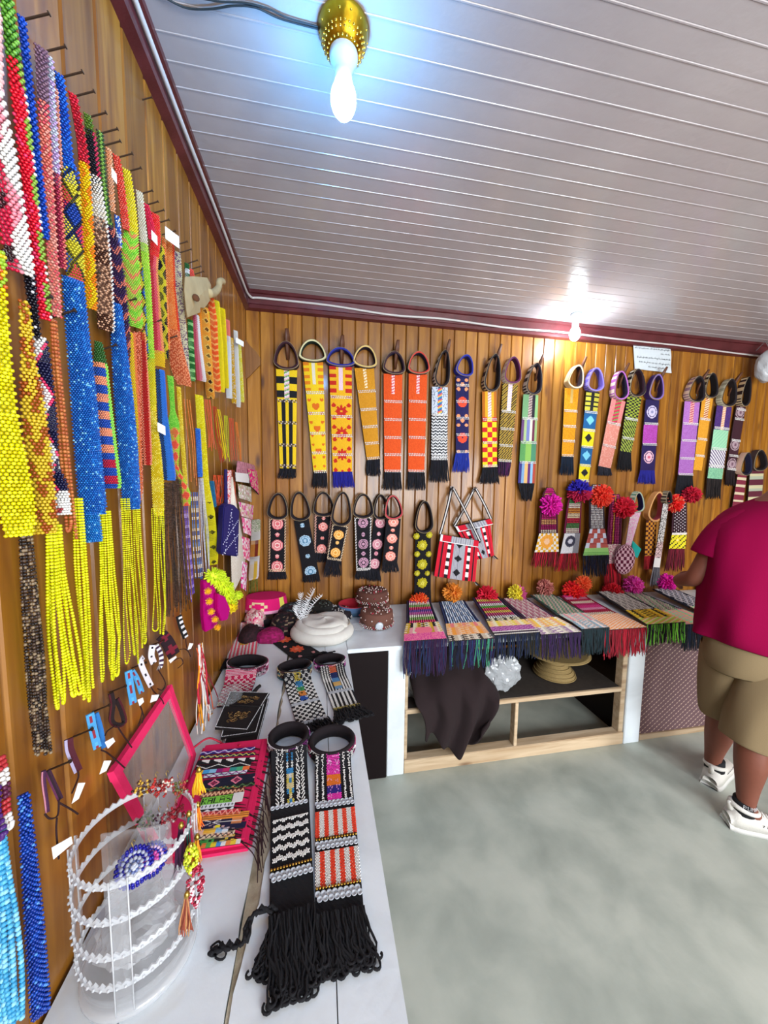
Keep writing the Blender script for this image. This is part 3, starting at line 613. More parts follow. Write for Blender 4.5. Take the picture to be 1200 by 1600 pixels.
# ------------------------------------------------------------------ sashes: ring, woven tail, bead rows, fringe
WOODPEG = mat('dark_wood_peg', '#5a3420', rough=.5, bscale=60, var=.25)
def vlerp(a, b, t): return a + (b - a) * t
def sheet(name, rows, nvec, pat, cell, parent, m_=None, thick=.004, curl=.0, jitter=.0005):
    """rows: function f -> (left point, right point); a woven sheet with one coloured stitch per cell and real thickness"""
    a0, b0 = rows(0); am, bm_ = rows(.5); a1, b1 = rows(1)
    L = ((a0+b0)/2 - (am+bm_)/2).length + ((am+bm_)/2 - (a1+b1)/2).length; Wd = max((a0-b0).length, (am-bm_).length, (a1-b1).length)
    nu = max(3, int(round(Wd / cell))); nv = max(3, int(round(L / cell)))
    v = []; f = []; cc = []
    for j in range(nv + 1):
        fj = j / nv; a, b = rows(fj); nn = nvec(fj) if callable(nvec) else nvec
        for i in range(nu + 1):
            u = i / nu; h = curl * math.sin(PI * u) + (jitter if (i + j) % 2 else -jitter)
            v.append(a.lerp(b, u) + nn * (thick + h))
    n1 = nu + 1; back = len(v)
    for j in range(nv + 1):
        a, b = rows(j / nv); v.append(a.copy()); v.append(b.copy())
    for j in range(nv):
        fj = (j + .5) / nv; a, b = rows(fj); wj = (a - b).length
        for i in range(nu):
            f.append((j*n1+i, (j+1)*n1+i, (j+1)*n1+i+1, j*n1+i+1)); cc.append(pat((i+.5)/nu, fj * L, fj, wj))
        p = back + 2*j
        f.append((p, p+1, p+3, p+2)); cc.append('#2a2424')
        f.append((j*n1, p, p+2, (j+1)*n1)); cc.append(cc[-2 - 0] if False else '#2a2424')
        f.append((j*n1+nu, (j+1)*n1+nu, p+3, p+1)); cc.append('#2a2424')
    f.append(tuple(range(n1)) + (back+1, back)); cc.append('#2a2424')
    f.append(tuple(range(nv*n1+nu, nv*n1-1, -1)) + (back+2*nv, back+2*nv+1)); cc.append('#2a2424')
    return pmesh(name, v, f, m_ or CLOTH, parent, cols=cc)
def fringe(parent, a, b, c, d, nrm, n, cols, r=.0018, wild=.004, name='fringe', drop=None, seed=0, loops=False):
    """threads from the line a-b down to the line c-d"""
    rr = random.Random(seed + 11); V = []; F = []; K = []
    for i in range(n):
        u = (i + rr.random()) / n; p = a.lerp(b, u); q = c.lerp(d, min(1, max(0, u + rr.uniform(-.06, .06)))); q = p.lerp(q, rr.uniform(.82, 1.0))
        dep = rr.uniform(0, 1) * .008; pts = []
        ph = rr.random() * 6; k = 5
        for j in range(k + 1):
            t = j / k; pts.append(p.lerp(q, t) + nrm * (dep * (.3 + t) + .001) + (b - a).normalized() * (math.sin(t * 4 + ph) * wild * t) + nrm * (math.cos(t * 5 + ph) * wild * .4 * t))
        vv, ff = tube_vf(pts, [r] * k + [r * .6], 3, off=len(V), cap=False)
        V += vv; F += ff; c_ = cols[int(rr.random() * len(cols))]; K += [c_] * len(ff)
    o = pmesh(name, V, F, THREAD, parent, cols=K, smooth=True); o['kind'] = 'stuff'; return o
def ring(parent, c, eu, ev, en, rx, ry, depth, outer, inner, edge, th=.015, nseg=36, point=.12, trimc='#d8ccb8', flare=0):
    """padded head ring: teardrop outline, velvet inside, piped rim"""
    v = []; f = []; cc = []
    for k in range(nseg):
        a = 2 * PI * k / nseg; sx = math.sin(a); cy = math.cos(a)
        px_ = rx * sx * (1 - .12 * max(0, cy)); py = ry * ((1.5 * cy - .5) if cy > 0 else (.5 * cy - .5))
        for q, d in ((0, 0), (0, depth), (.22, depth + .002), (.8, depth), (1, depth - .004), (1, 0)):
            sc_ = 1 - q * th / max(rx, .01) + (flare * d / max(depth, .001))
            v.append(c + eu * px_ * sc_ - ev * (py * (1 - q * th / max(ry, .01) + flare * d / max(depth, .001))) + en * d)
    m_ = 6; cols = [None, trimc, None, inner, inner, inner]
    for k in range(nseg):
        a = m_*k; b = m_*((k+1) % nseg)
        for i in range(m_):
            j = (i + 1) % m_; f.append((a+i, a+j, b+j, b+i))
            cc.append(outer[k % len(outer)] if i == 0 else (trimc if i == 1 else edge[k % len(edge)] if i == 2 else inner))
    return pmesh('head_ring', v, f, CLOTH, parent, cols=cc, smooth=False)
def bead_row(parent, a, b, nrm, cols, r=.0032, rows=2, dv=None, fine=False, name='bead_row', squash=(1, 1, 1)):
    L = (b - a).length; n = max(3, int(L / (r * 1.9))); P = []; K = []
    for q in range(rows):
        for i in range(n):
            P.append(tuple(a.lerp(b, (i + .5 + .25 * (q % 2)) / n) + dv * (q - (rows-1)/2) * r * 1.8 + nrm * r * .5)); K.append(cols[(i + q) % len(cols)])
    return beads(name, P, K, r, MATTEBEAD, parent, fine=fine)
def wall_sash(label, apex, tt, tb, fb, w0, w1, lw, pat, bands=(), outer=('#241c24',), inner='#1c1020', edge=('#1c141c',), fcol=('#0c0c14', '#181824'), fw=None, peg=False, yo=.034, bandcol=('#f4f2ee', '#e0dcd8'), group='sashes in the top row on the back wall', cell=.0052, point=.22, depth=.042, trimc='#8c7c60'):
    yp = YB - yo; A, T, B_, Fb = (at(*q, 1, yp) for q in (apex, tt, tb, fb)); sc = scale_at(T)
    t = empty('sash', A); tag(t, label, 'sash', group)
    eu = Vector((1, 0, 0)); en = Vector((0, -1, 0)); ev = (B_ - T).normalized(); eu2 = Vector((-ev.z, 0, ev.x)); eu2 = eu2 if eu2.x > 0 else -eu2
    kx = 1 / sc / .97; W0 = w0 * kx; W1 = w1 * kx
    rows = lambda f: (T.lerp(B_, f) - eu2 * (W0 + (W1 - W0) * f) / 2, T.lerp(B_, f) + eu2 * (W0 + (W1 - W0) * f) / 2)
    sheet('woven_tail', rows, en, pat, cell, t, curl=.004)
    evr = (T - A).normalized(); eur = Vector((-evr.z, 0, evr.x)); eur = eur if eur.x > 0 else -eur
    ring(t, (A + T) / 2 + Vector((0, .012, 0)), eur, evr, en, lw * kx / 2 * 1.02, (T - A).length / 2 + .006, depth, list(outer), inner, list(edge), point=point, trimc=trimc)
    L = (B_ - T).length
    for by in bands:
        f = (by - tt[1]) / (tb[1] - tt[1]); a, b = rows(f); bead_row(t, a + en * .005, b + en * .005, en, list(bandcol), .0056, 2, ev)
    if fb[1] > tb[1]:
        a, b = rows(1.0); fw_ = (fw or w1 * 1.15) * kx
        fringe(t, a + en * .001, b + en * .001, Fb - eu * fw_ / 2, Fb + eu * fw_ / 2, en, int(fw_ / .0017), list(fcol), .0024, .004, seed=int(apex[0]))
    if peg:
        P0 = at(apex[0] + 2, apex[1] + 22, 1, YB - .018); P1 = P0 + Vector((0, -.07, .145)); pts = [P0 + Vector((0, .01, -.01)), P0.lerp(P1, .3) + Vector((0, .012, 0)), P0.lerp(P1, .7) + Vector((0, .01, 0)), P1]
        V, F = tube_vf(pts, [.013, .017, .021, .013], 10, flat=.55)
        # flatten the tongue front to back
        ax = (P1 - P0).normalized(); nn = Vector((0, -ax.z, ax.y))
        V = [q - nn * ((q - P0).dot(nn)) * .0 for q in V]
        o = pmesh('wooden_peg', V, F, WOODPEG, smooth=True); tag(o, 'brown wooden peg holding the ' + label.split(',')[0].split(' with ')[0], 'peg', 'wooden pegs on the back wall')
    return t
def col_center(p, c, lo=.36, hi=.64, f1=.28): return lambda u, s, f, w: (c[int(s / .009 + u * 6) % len(c)] if (lo < u < hi and f < f1) else p(u, s, f, w))
def blocks(cs, edges): return lambda u, s, f, w: cs[sum(f > e for e in edges) % len(cs)](u, s, f, w)
def motif(bg, fg, per, shape, s0=0.0, cx=.5, r=.3, alt=None):
    def p(u, s, f, w):
        x = (u - cx) * w; y_ = ((s - s0) % per) - per / 2
        return fg if shape(x, y_, r * w) else bg
    return p
def sh_star(x, y, r):
    a = math.atan2(y, x); d = math.hypot(x, y); return d < r * (.6 + .4 * abs(math.cos(4 * a))) and d > r * .18
def sh_heart(x, y, r): x /= r; y = -y / r + .2; return (x*x + y*y - .55) ** 3 - x*x * y**3 * 1.2 < 0
def sh_disc(x, y, r): return math.hypot(x, y) < r
def corner_flowers(base, c, per, s0, r=.11):
    def p(u, s, f, w):
        y_ = ((s - s0) % per)
        for cx in (.16, .84):
            for cy in (.2, .8):
                if math.hypot((u - cx) * w, y_ - cy * per) < r * w: return c
        return base(u, s, f, w)
    return p
Ye, Bk, Og, Ms = '#ecc81c', '#14161c', '#e0561c', '#cf9020'
wall_sash('yellow and black striped sash, first of the top row from the corner', (448, 537), (448, 578), (450, 732), (448, 749), 31, 24, 36,
          segs((.30, col_center(hstripe([Ye, Bk], .042), ['#e8b8c0', '#70a858', '#e8e0e0'], .38, .62, 1)), (1, vstripe([Ye, Bk, Ye, Bk, Ye]))), (626, 660, 695, 728), outer=('#30141e',), inner='#2a0c18', edge=('#3a1a26',), peg=True, bandcol=('#d8ccd4', '#50404c'))
wall_sash('yellow sash with orange hearts and a dark green ring', (488, 534), (489, 566), (500, 737), (499, 764), 30, 20, 40,
          lambda u, s, f, w: (lambda y_: '#dc6c18' if (sh_heart((u-.5)*w, y_-.07, .25*w) or (f > .3 and (sh_heart((u-.16)*w, y_-.03, .12*w) or sh_heart((u-.84)*w, y_-.03, .12*w) or sh_heart((u-.16)*w, y_-.11, .12*w) or sh_heart((u-.84)*w, y_-.11, .12*w)))) else Ye)((s-.2) % .137) if f > .27 else ('#e0d8c0' if .4 < u < .6 and f < .2 else '#e08018' if (s * 26) % 1 < .5 and (u < .28 or u > .72) else Ye), (613, 645, 676, 707, 737), outer=('#14342c',), inner='#123028', edge=('#d8d0a0',), fw=24)
wall_sash('yellow sash with red eight-pointed flowers and a royal blue ring', (532, 546), (532, 573), (535, 737), (537, 763), 34, 30, 42,
          lambda u, s, f, w: (('#c42818' if (sh_star((u-.5)*w, ((s-.21) % .135) - .066, .30*w) or any(math.hypot((u-cx)*w, ((s-.21) % .135) - cy) < .1*w for cx in (.15, .85) for cy in (.028, .105))) else '#e8b01c') if f > .28 else ('#e8c8d0' if .42 < u < .58 and f < .22 else '#c42818' if (s * 22) % 1 < .5 and (u < .3 or u > .7) else '#e8b01c')), (620, 650, 680, 710), outer=('#1c2488',), inner='#181c70', edge=('#242c90',), fcol=('#1c1c88', '#24249c'), fw=33, peg=True)
wall_sash('plain mustard sash leaning right beside the red flower sash', (572, 543), (569, 575), (583, 718), (583, 745), 30, 20, 36, col_center(solid(Ms, '#c88818'), ['#f0e0c0', '#d8a040'], .42, .6, .22), (611, 639, 666, 692, 716), outer=('#241828',), inner='#20142c', edge=('#d8b870',), fw=23)
for lab, ax, tx, bx, pg in (('plain orange sash on a peg, left of the orange pair', 616, 614, 613, True), ('plain orange sash without a peg, right of the orange pair', 653, 653, 650, False)):
    wall_sash(lab, (ax, 552), (tx, 585), (bx, 737), (bx, 767), 29, 26, 34, col_center(solid(Og, '#d84e18'), ['#f0d0d0', '#d86068'], .4, .58, .2), (627, 655, 683, 710, 736), outer=('#2c1820',), inner='#1a1030', edge=('#c04030' if not pg else '#3a2028',), fw=30, peg=pg)
wall_sash('white and grey knitted sash with black zigzags and black fringe', (694, 550), (687, 605), (686, 718), (686, 755), 25, 26, 24, segs((.36, col_center(speck('#c8d0dc', '#6a7488', .2), ['#d85068', '#e8c040', '#3880b0', '#3070a0'], .36, .62, .95)), (1, zigzag(['#dcdcdc', '#1c2028'], .02, 4, .5))), (648, 685, 712, 717), outer=('#2a1c22', '#d8d0c8'), inner='#18101c', fw=33, peg=True)
wall_sash('navy blue sash with coral discs and blue fringe', (728, 557), (722, 588), (722, 708), (719, 739), 21, 21, 28,
          lambda u, s, f, w: (lambda k: (('#e84c30' if math.hypot((u-.5)*w, (s % .118) - .052) < .034 and math.hypot((u-.5)*w, (s % .118) - .052) > .006 else '#1c1a50') if k % 2 else ('#e89868' if (math.hypot((u-.5)*w, (s % .118)-.055) < .014 or any(math.hypot((u-.5)*w - dx, (s % .118)-.055 - dy) < .012 for dx in (-.028, .028) for dy in (-.03, .03))) else '#1c1a50')))(int(s / .118)), (602, 627, 653, 679, 706), outer=('#20289c',), inner='#1c2070', edge=('#262e98',), fcol=('#1c3098', '#2038a8'), fw=28)
wall_sash('red and yellow checked sash with black fringe', (772, 556), (764, 612), (765, 730), (764, 757), 23, 24, 26, segs((.34, col_center(vstripe(['#b86818', '#e0a828', '#8a3c14', '#e0a828', '#b86818']), ['#f0e4e0', '#c8a0a0'], .38, .62, 1)), (1, checker('#c82028', '#e8d020', 3, .034))), (655, 691, 728), outer=('#2a1824', '#c8a880'), inner='#16101a', fw=34, peg=True)
wall_sash('black and mustard diagonal striped sash behind the checked one', (800, 560), (797, 600), (788, 721), (786, 746), 25, 22, 28, col_center(diag(['#b89838', '#201820'], .018, 1), ['#d8c0cc', '#f0e0e0'], .36, .62, .34), (643, 670, 696, 720), outer=('#d0b0b0', '#e8e0d0'), inner='#4a1440', edge=('#5a1848',), fcol=('#1c1030', '#501850', '#101018'), fw=17, yo=.026)
wall_sash('pale green sash with purple and blue stripes below and narrow black tassel', (836, 570), (829, 617), (822, 755), (822, 784), 25, 28, 26, segs((.27, col_center(vstripe(['#78a878', '#78a878', '#2a2430', '#2a2430', '#8ab878']), ['#c8b8b0', '#806868'], .36, .6, 1)), (.52, vstripe(['#6a4878', '#a8c088', '#7880b8', '#e0e0c8', '#6a2848', '#98b878'])), (.75, vstripe(['#5a9858', '#88b858', '#4a8868'])), (1, vstripe(['#3c3880', '#7aa0c8', '#e0b070', '#5a2a70', '#88b8d8', '#b04838']))), (654, 691, 722), outer=('#2a2028', '#c0b8b0'), inner='#241c30', fw=17, peg=True)
wall_sash('mustard sash with four white bead rows, right of the bare bulb', (901, 573), (893, 607), (886, 713), (884, 744), 24, 20, 26, col_center(solid('#e09c14', '#d08c10'), ['#c8a860'], .42, .58, .22), (642, 666, 689, 712), outer=('#d8c090',), inner='#2a1820', edge=('#e8d0a0',), fcol=('#10243c', '#0c1a2c'), fw=24, peg=True)
wall_sash('black sash with blue and yellow square blocks and lilac ring', (928, 577), (926, 612), (911, 752), (911, 752), 23, 18, 28, lambda u, s, f, w: ('#1c1c20' if (abs(u-.5) < .1 or (s*30) % 1 < .3) else '#c8c040') if f < .22 else (lambda k: ('#78c8e8' if abs(u-.5)*w + abs(((f-.22) % .195)/.195-.5)*.12 < .034 else '#1c6098') if k % 2 == 0 else ('#202028' if abs(u-.5)*w + abs(((f-.22) % .195)/.195-.5)*.12 < .03 else '#e8d81c'))(int((f-.22)/.195)), (644, 672, 698, 727, 751), outer=('#6858c0', '#9080d8'), inner='#5a4898', edge=('#8878d0',))
wall_sash('salmon pink sash with dark fringe under the note', (966, 582), (966, 625), (944, 730), (944, 744), 25, 22, 26, segs((.36, col_center(solid('#e09088', '#d88080'), ['#b82850', '#68a850', '#d83858'], .3, .7, .95)), (1, speck('#e09080', '#e8b0a0', .2))), (662, 697), outer=('#b058b0', '#e8d0c0'), inner='#1c1430', edge=('#b060b8',), fcol=('#1a1c28', '#2a2c38'), fw=25, peg=True)
wall_sash('olive and black diagonal striped sash beside the salmon pink one', (992, 579), (991, 620), (977, 706), (974, 738), 25, 20, 28, segs((.4, checker('#9cac38', '#201c20', 6, .012)), (1, diag(['#a0b040', '#1c1a20'], .024, -1))), (655, 685), outer=('#1c1418', '#d0c8b0'), inner='#2c1020', fcol=('#0c0c14',), fw=26)
disc = lambda bg, c1, c2, f0s: (lambda u, s, f, w: next((c2 if d < .012 else c1 if d < .030 or .036 < d < .044 else bg for f0 in f0s for d in [math.hypot((u-.5)*w, (f-f0)*.5)] if d < .044), bg))
wall_sash('dark violet sash with white and pink discs and indigo fringe', (1024, 587), (1019, 625), (1011, 735), (1009, 757), 24, 26, 26, segs((.35, disc('#241a50', '#c8c0e0', '#8888b0', (.17,))), (.62, solid('#b048b0', '#a03c98')), (1, disc('#241650', '#e8b8c8', '#d06078', (.81,)))), (662, 694), outer=('#3a2068',), inner='#2a1448', edge=('#7a60a8',), fcol=('#20208c', '#282898'), fw=32, peg=True)
wall_sash('lilac sash with four white bead rows and wide black fringe', (1088, 590), (1081, 628), (1070, 742), (1067, 778), 28, 27, 30, segs((.3, col_center(solid('#a868b8', '#b478c0'), ['#e0b8a0', '#c04070'], .38, .62, 1)), (1, solid('#ac70bc', '#a060b0'))), (662, 688, 716, 741), outer=('#8a6878', '#d8b8a0'), inner='#1a1018', fw=36, peg=True)
wall_sash('mustard sash half hidden behind the lilac one', (1108, 585), (1105, 622), (1089, 735), (1089, 735), 20, 16, 24, col_center(solid('#d89420', '#e0a030'), ['#f0e0b0', '#b03828'], .3, .7, .3), (655, 686, 712), outer=('#d8c8a0', '#3a2a20'), inner='#0e0a10', yo=.024)
wall_sash('sash of mint blocks and violet diagonals, dark tassels below', (1138, 594), (1131, 635), (1116, 748), (1112, 781), 28, 28, 28, segs((.32, col_center(solid('#402468', '#50307a'), ['#e8d0b0', '#e0a080'], .4, .62, 1)), (.6, diag(['#8cc8a0', '#98d0ac', '#a0d4b0'], .03)), (.85, diag(['#e0dce0', '#3c1c5c'], .026, -1)), (1, solid('#88c098', '#70a888'))), (669, 701, 728), outer=('#d0d0b8', '#a8a890'), inner='#1c1418', fcol=('#140e10', '#2c2220'), fw=28, peg=True)
wall_sash('dark maroon sash with pale discs, last in the top row', (1164, 591), (1157, 635), (1141, 735), (1139, 760), 18, 17, 18, disc('#3a1824', '#a89098', '#705060', (.1, .6, .9)), (640, 655, 688, 712, 733), outer=('#2a1418', '#d8c098'), inner='#140a0c', fcol=('#200e14',), yo=.024)
wall_sash('maroon sash with cream bars, lower right behind the person', (1163, 708), (1159, 742), (1150, 800), (1148, 830), 17, 20, 22, hstripe(['#7a2438', '#d0c0a0', '#7a2438'], .02), (), outer=('#d8b098',), inner='#1c2040', fcol=('#701c30',), group='dark sashes at far right')
wall_sash('dark ringed sash with cream bars beside the maroon one', (1182, 704), (1182, 735), (1177, 800), (1175, 830), 26, 26, 26, hstripe(['#5c2030', '#c8c098', '#a8b098', '#5c2030'], .024), (), outer=('#403030',), inner='#181418', fcol=('#501828',), group='dark sashes at far right')
# second row: black sashes with crocheted discs
g2 = 'black sashes in the second row'
def bdisc(c1, c2, f0s, r0=.036, border=None, fl=None):
    def p(u, s, f, w):
        if border and (u < .1 or u > .9 or f < .03 or f > .95) and (s * 55 + u * 8) % 1 < .6: return border
        for k, f0 in enumerate(f0s):
            d = math.hypot((u - .5) * w, (f - f0) * fl[0]); R = r0 if k % 2 == fl[1] else r0 * .38
            if d < R: return c2 if (R * .3 < d < R * .5 or R * .72 < d < R * .82) else c1
        return '#0e0c14'
    return p
BO = dict(outer=('#1a1214',), inner='#100a10', group=g2, cell=.0045)
wall_sash('black sash with three pink discs and dashed border, first of the second row', (436, 771), (434, 810), (433, 893), (433, 906), 25, 25, 30, bdisc('#e07078', '#f8d8d0', (.1, .3, .5, .71, .9), .036, '#d8b898', (.34, 0)), **BO)
wall_sash('black sash with pale blue discs leaning right', (467, 769), (471, 812), (486, 897), (487, 910), 22, 24, 30, bdisc('#b0cce0', '#5888a8', (.1, .38, .66, .95), .036, None, (.36, 1)), **BO)
wall_sash('short black sash with pink discs over the pale blue disc one', (505, 769), (506, 805), (502, 864), (501, 879), 27, 22, 31, bdisc('#e07870', '#f0c8c0', (.08, .3, .6, .88), .030, '#d0a090', (.26, 1)), yo=.028, **BO)
wall_sash('black sash with two orange discs leaning left', (536, 769), (532, 820), (522, 875), (519, 902), 24, 22, 30, bdisc('#e8a040', '#f8d890', (.28, .5, .78), .032, '#d8c0a0', (.24, 0)), fw=28, yo=.08, **BO)
wall_sash('black sash with three lilac and white wheels', (567, 772), (567, 808), (568, 891), (567, 906), 26, 22, 31, bdisc('#c898b0', '#2a1424', (.1, .32, .5, .68, .85), .032, '#e0dcd8', (.34, 0)), fw=26, yo=.08, **BO)
wall_sash('narrow black sash with half hidden pink discs', (594, 773), (595, 810), (584, 890), (585, 909), 20, 18, 24, bdisc('#d88898', '#f0d0d0', (.08, .3, .5, .68, .88), .034, None, (.34, 0)), yo=.028, **BO)
wall_sash('black sash with red edged ring and three coral discs', (612, 774), (615, 810), (609, 879), (610, 895), 22, 23, 28, bdisc('#e88878', '#f8d0c0', (.08, .26, .45, .66, .85), .034, None, (.32, 0)), outer=('#a83038', '#1a1214'), inner='#100a10', edge=('#b84048',), yo=.08, group=g2, cell=.0045)
t_ = wall_sash('black sash with yellow flower tufts reaching down to the counter', (662, 783), (661, 831), (660, 922), (659, 942), 24, 26, 28, solid('#0c0b12'), **BO)
T_ = Vector(t_.location)
for (x, y_, r_) in ((651, 838, 5), (671, 836, 5), (660, 852, 8), (652, 866, 4.5), (670, 866, 4.5), (660, 882, 8), (652, 896, 4.5), (668, 896, 4), (660, 911, 8)):
    c = at(x, y_, 1, YB - .05); rr = r_ / scale_at(c); P = []
    for k in range(60):
        a = k * 2.4; q = rr * math.sqrt((k + .5) / 60); P.append((c.x + q * math.cos(a), c.y - .006 + .004 * (k % 3) / 3 + .01 * (q / rr) ** 2, c.z + q * math.sin(a)))
    beads('flower_tuft', P, ['#d8cc28' if k > 12 else '#f0e868' for k in range(60)], rr * .17, THREAD, t_)
# ------------------------------------------------------------------ pompoms, hanging headdresses
def pompom(parent, c, r, cols, n=260, name='pompom', top=True, label=None, cat=None, seed=0):
    r *= 1.3
    """a ball of cut yarn: thin tapering tufts radiating from the middle"""
    rr = random.Random(seed + int(c[0] * 1000)); V = []; F = []; K = []; c = Vector(c)
    base_i = 0
    for k in range(n):
        z = 1 - 2 * (k + .5) / n; a = k * 2.39996; q = math.sqrt(1 - z*z); d = Vector((q * math.cos(a), q * math.sin(a), z))
        d = (d + Vector((rr.uniform(-.18, .18), rr.uniform(-.18, .18), rr.uniform(-.18, .18)))).normalized(); L = r * rr.uniform(.82, 1.08)
        u = d.orthogonal().normalized(); w_ = d.cross(u); wd = r * .085
        o = len(V); V += [c + d * (r * .45) + u * wd, c + d * (r * .45) - u * wd * .5 + w_ * wd, c + d * (r * .45) - u * wd * .5 - w_ * wd, c + d * L + u * wd * .7, c + d * L - u * wd * .35 + w_ * wd * .7, c + d * L - u * wd * .35 - w_ * wd * .7]
        F += [(o, o+1, o+4, o+3), (o+1, o+2, o+5, o+4), (o+2, o, o+3, o+5), (o+3, o+4, o+5)]
        cc_ = cols[int(rr.random() * len(cols))] if not callable(cols) else cols(d); K += [cc_] * 4
    for (x, y_, z_) in ICO_V * .62: V.append(c + Vector((x, y_, z_)) * r)
    o = len(V) - 12; F += [tuple(int(i) + o for i in t_) for t_ in ICO_F]; K += [K[0]] * 20
    ob = pmesh(name, V, F, THREAD, parent, cols=K); return ob
def headdress(label, P, W, patt, blockf, fr_end, fr_cols, fw, pom=None, nvec=None, eu=None, side='#3a1420', group=None, cell=.0055, yarn_n=9, pat_strings=None, fr_n=46, fr_from=None, arch=False):
    """P: list of points down the middle; upper part = parallel bead strings, lower block woven, then fringe"""
    t = empty('headdress', P[0]); tag(t, label, 'headdress', group)
    L = [0]
    for a, b in zip(P, P[1:]): L.append(L[-1] + (b - a).length)
    def mid(f):
        s = f * L[-1]; k = 0
        while k < len(P) - 2 and s > L[k+1]: k += 1
        tt = (s - L[k]) / max(1e-6, L[k+1] - L[k]); return P[k].lerp(P[k+1], tt), W[k] * (1-tt) + W[k+1] * tt
    en = nvec
    def rows_u(f):
        p, w_ = mid(f * blockf); w_ *= (.97 if f > .12 or not arch else .55 + .42 * math.sqrt(f / .12)); return p - eu * w_ / 2, p + eu * w_ / 2
    # backing cloth with rolled dark side cords
    sheet('backing_cloth', rows_u, en, solid(side), .012, t, thick=.003)
    for sg in (-1, 1):
        pts = [(lambda a_b: (a_b[0] if sg < 0 else a_b[1]))(rows_u(k / 8)) + en * .004 for k in range(9)]
        tube('side_cord', pts, .0065, THREAD, t, n=6, cols=side)
    B = []; K = []; r = .0068
    for i in range(yarn_n):
        u = (i + .5) / yarn_n; n_ = int(blockf * L[-1] / (r * 1.8))
        for j in range(n_):
            f = (j + .5) / n_; a, b = rows_u(f * .985 + .01); q = a.lerp(b, .06 + .88 * u) + en * (.007 + .001 * math.sin(j)); B.append(tuple(q)); K.append(pat_strings(i, j, f))
    o = beads('bead_strings', B, K, r, MATTEBEAD, t); o['kind'] = 'stuff'
    def rows_b(f):
        p, w_ = mid(blockf + (1 - blockf) * f); return p - eu * w_ / 2 + en * .004, p + eu * w_ / 2 + en * .004
    sheet('woven_block', rows_b, en, patt, cell, t, thick=.006, jitter=.001)
    a, b = rows_b(1)
    if fr_end is not None: fringe(t, a, b, fr_end - eu * fw / 2, fr_end + eu * fw / 2, en, fr_n, fr_cols, .0032, .007, seed=int(P[0][0] * 100))
    if pom:
        for (pc, pr, cols) in pom: pompom(t, pc, pr, cols)
    return t
def hanging(label, top, mid_, bb, fe, w_top, w_mid, w_bot, blk, pom, cols, patt, fcols, fw, side='#4a1028', yo=.05, n=9, **kw):
    yp = YB - yo; T, M_, B_, Fe = (at(*q, 1, yp) for q in (top, mid_, bb, fe)); k = .99 / scale_at(T)
    P = [T, T.lerp(M_, .35), M_, B_]; W = [w_top * k, (w_top * .3 + w_mid * .7) * k, w_mid * k, w_bot * k]
    tot = (M_ - T).length + (B_ - M_).length
    pm = [(at(x, y_, 1, yp - .035), r_ / scale_at(T), c) for x, y_, r_, c in pom]
    return headdress(label, P, W, patt, (M_ - T).length / tot, Fe, fcols, fw * k, pm, Vector((0, -1, 0)), Vector((1, 0, 0)), side, 'pompom headdresses hung on the back wall', yarn_n=n, pat_strings=cols, arch=True, **kw)
def cyc(*c, run=3): return lambda i, j, f: c[(j // run + i * 5) % len(c)]
rosette = lambda bg, ro, ce, r=.05: (lambda u, s, f, w: ce if math.hypot((u-.45)*w, s-.06) < r*.45 else ro if math.hypot((u-.45)*w, s-.06) < r else bg(u, s, f, w))
hanging('headdress with magenta pompom and yellow rosette, leftmost of the hung ones', (858, 762), (856, 833), (853, 862), (849, 887), 16, 33, 43, 29, [(861, 789, 13, ['#e010a8', '#c8089a', '#f028b8'])],
        cyc('#c81878', '#e8b070', '#b01468', '#e8e0c8', '#801050'), rosette(checker('#e0a828', '#e8e4dc', 9, .02), '#f0a840', '#f4c8a0'), ['#8c1028', '#c81838', '#5c0c1c'], 46, fr_n=40)
hanging('headdress with blue and crimson pompom and grey eye rosette', (899, 762), (893, 833), (888, 864), (885, 893), 14, 28, 32, 31, [(905, 768, 14, lambda d: '#2c20a8' if d.z > .1 else '#b81848')],
        cyc('#e8d8b0', '#c82840', '#3c9048', '#e8e0d0', '#d89030'), rosette(vstripe(['#d8d8dc', '#d8d8dc', '#888890']), '#3a3a4c', '#d0d0dc', .042), ['#a01028', '#d01c34', '#701020'], 44, side='#6a0c38', fr_n=34)
hanging('white string headdress with coral red pompom and brick pattern block', (931, 757), (932, 826), (930, 867), (930, 902), 20, 27, 48, 41, [(939, 775, 14, ['#f04028', '#f85840', '#e03020'])],
        cyc('#e8e4e0', '#dcd8d8', '#b8b0b0'), lambda u, s, f, w: ('#68b058' if (s * 80) % 1 < .3 else '#a0d880') if f > .72 else ('#d8e0f0' if (int(u * 6) + int(s / .035)) % 3 == 0 else '#a04848' if (s * 28) % 1 < .2 else '#c06058'), ['#10142c', '#1c2444', '#0a0c18'], 46, side='#302430', fr_n=50, yo=.075)
hanging('maroon headdress with yellow stripe and crimson pompom', (962, 772), (958, 850), (955, 880), (958, 926), 15, 25, 28, 30, [(975, 793, 13, ['#e01838', '#f02c48', '#c01030'])],
        lambda i, j, f: ['#8a1848', '#d04888', '#8a1848', '#e8b838', '#7a1440', '#c83880', '#a02060', '#d05090', '#601038'][i % 9], speck('#c08090', '#e8d8d0', .4), ['#b01024', '#d81c34', '#800c1c'], 34, side='#5a0c38', fr_n=40)
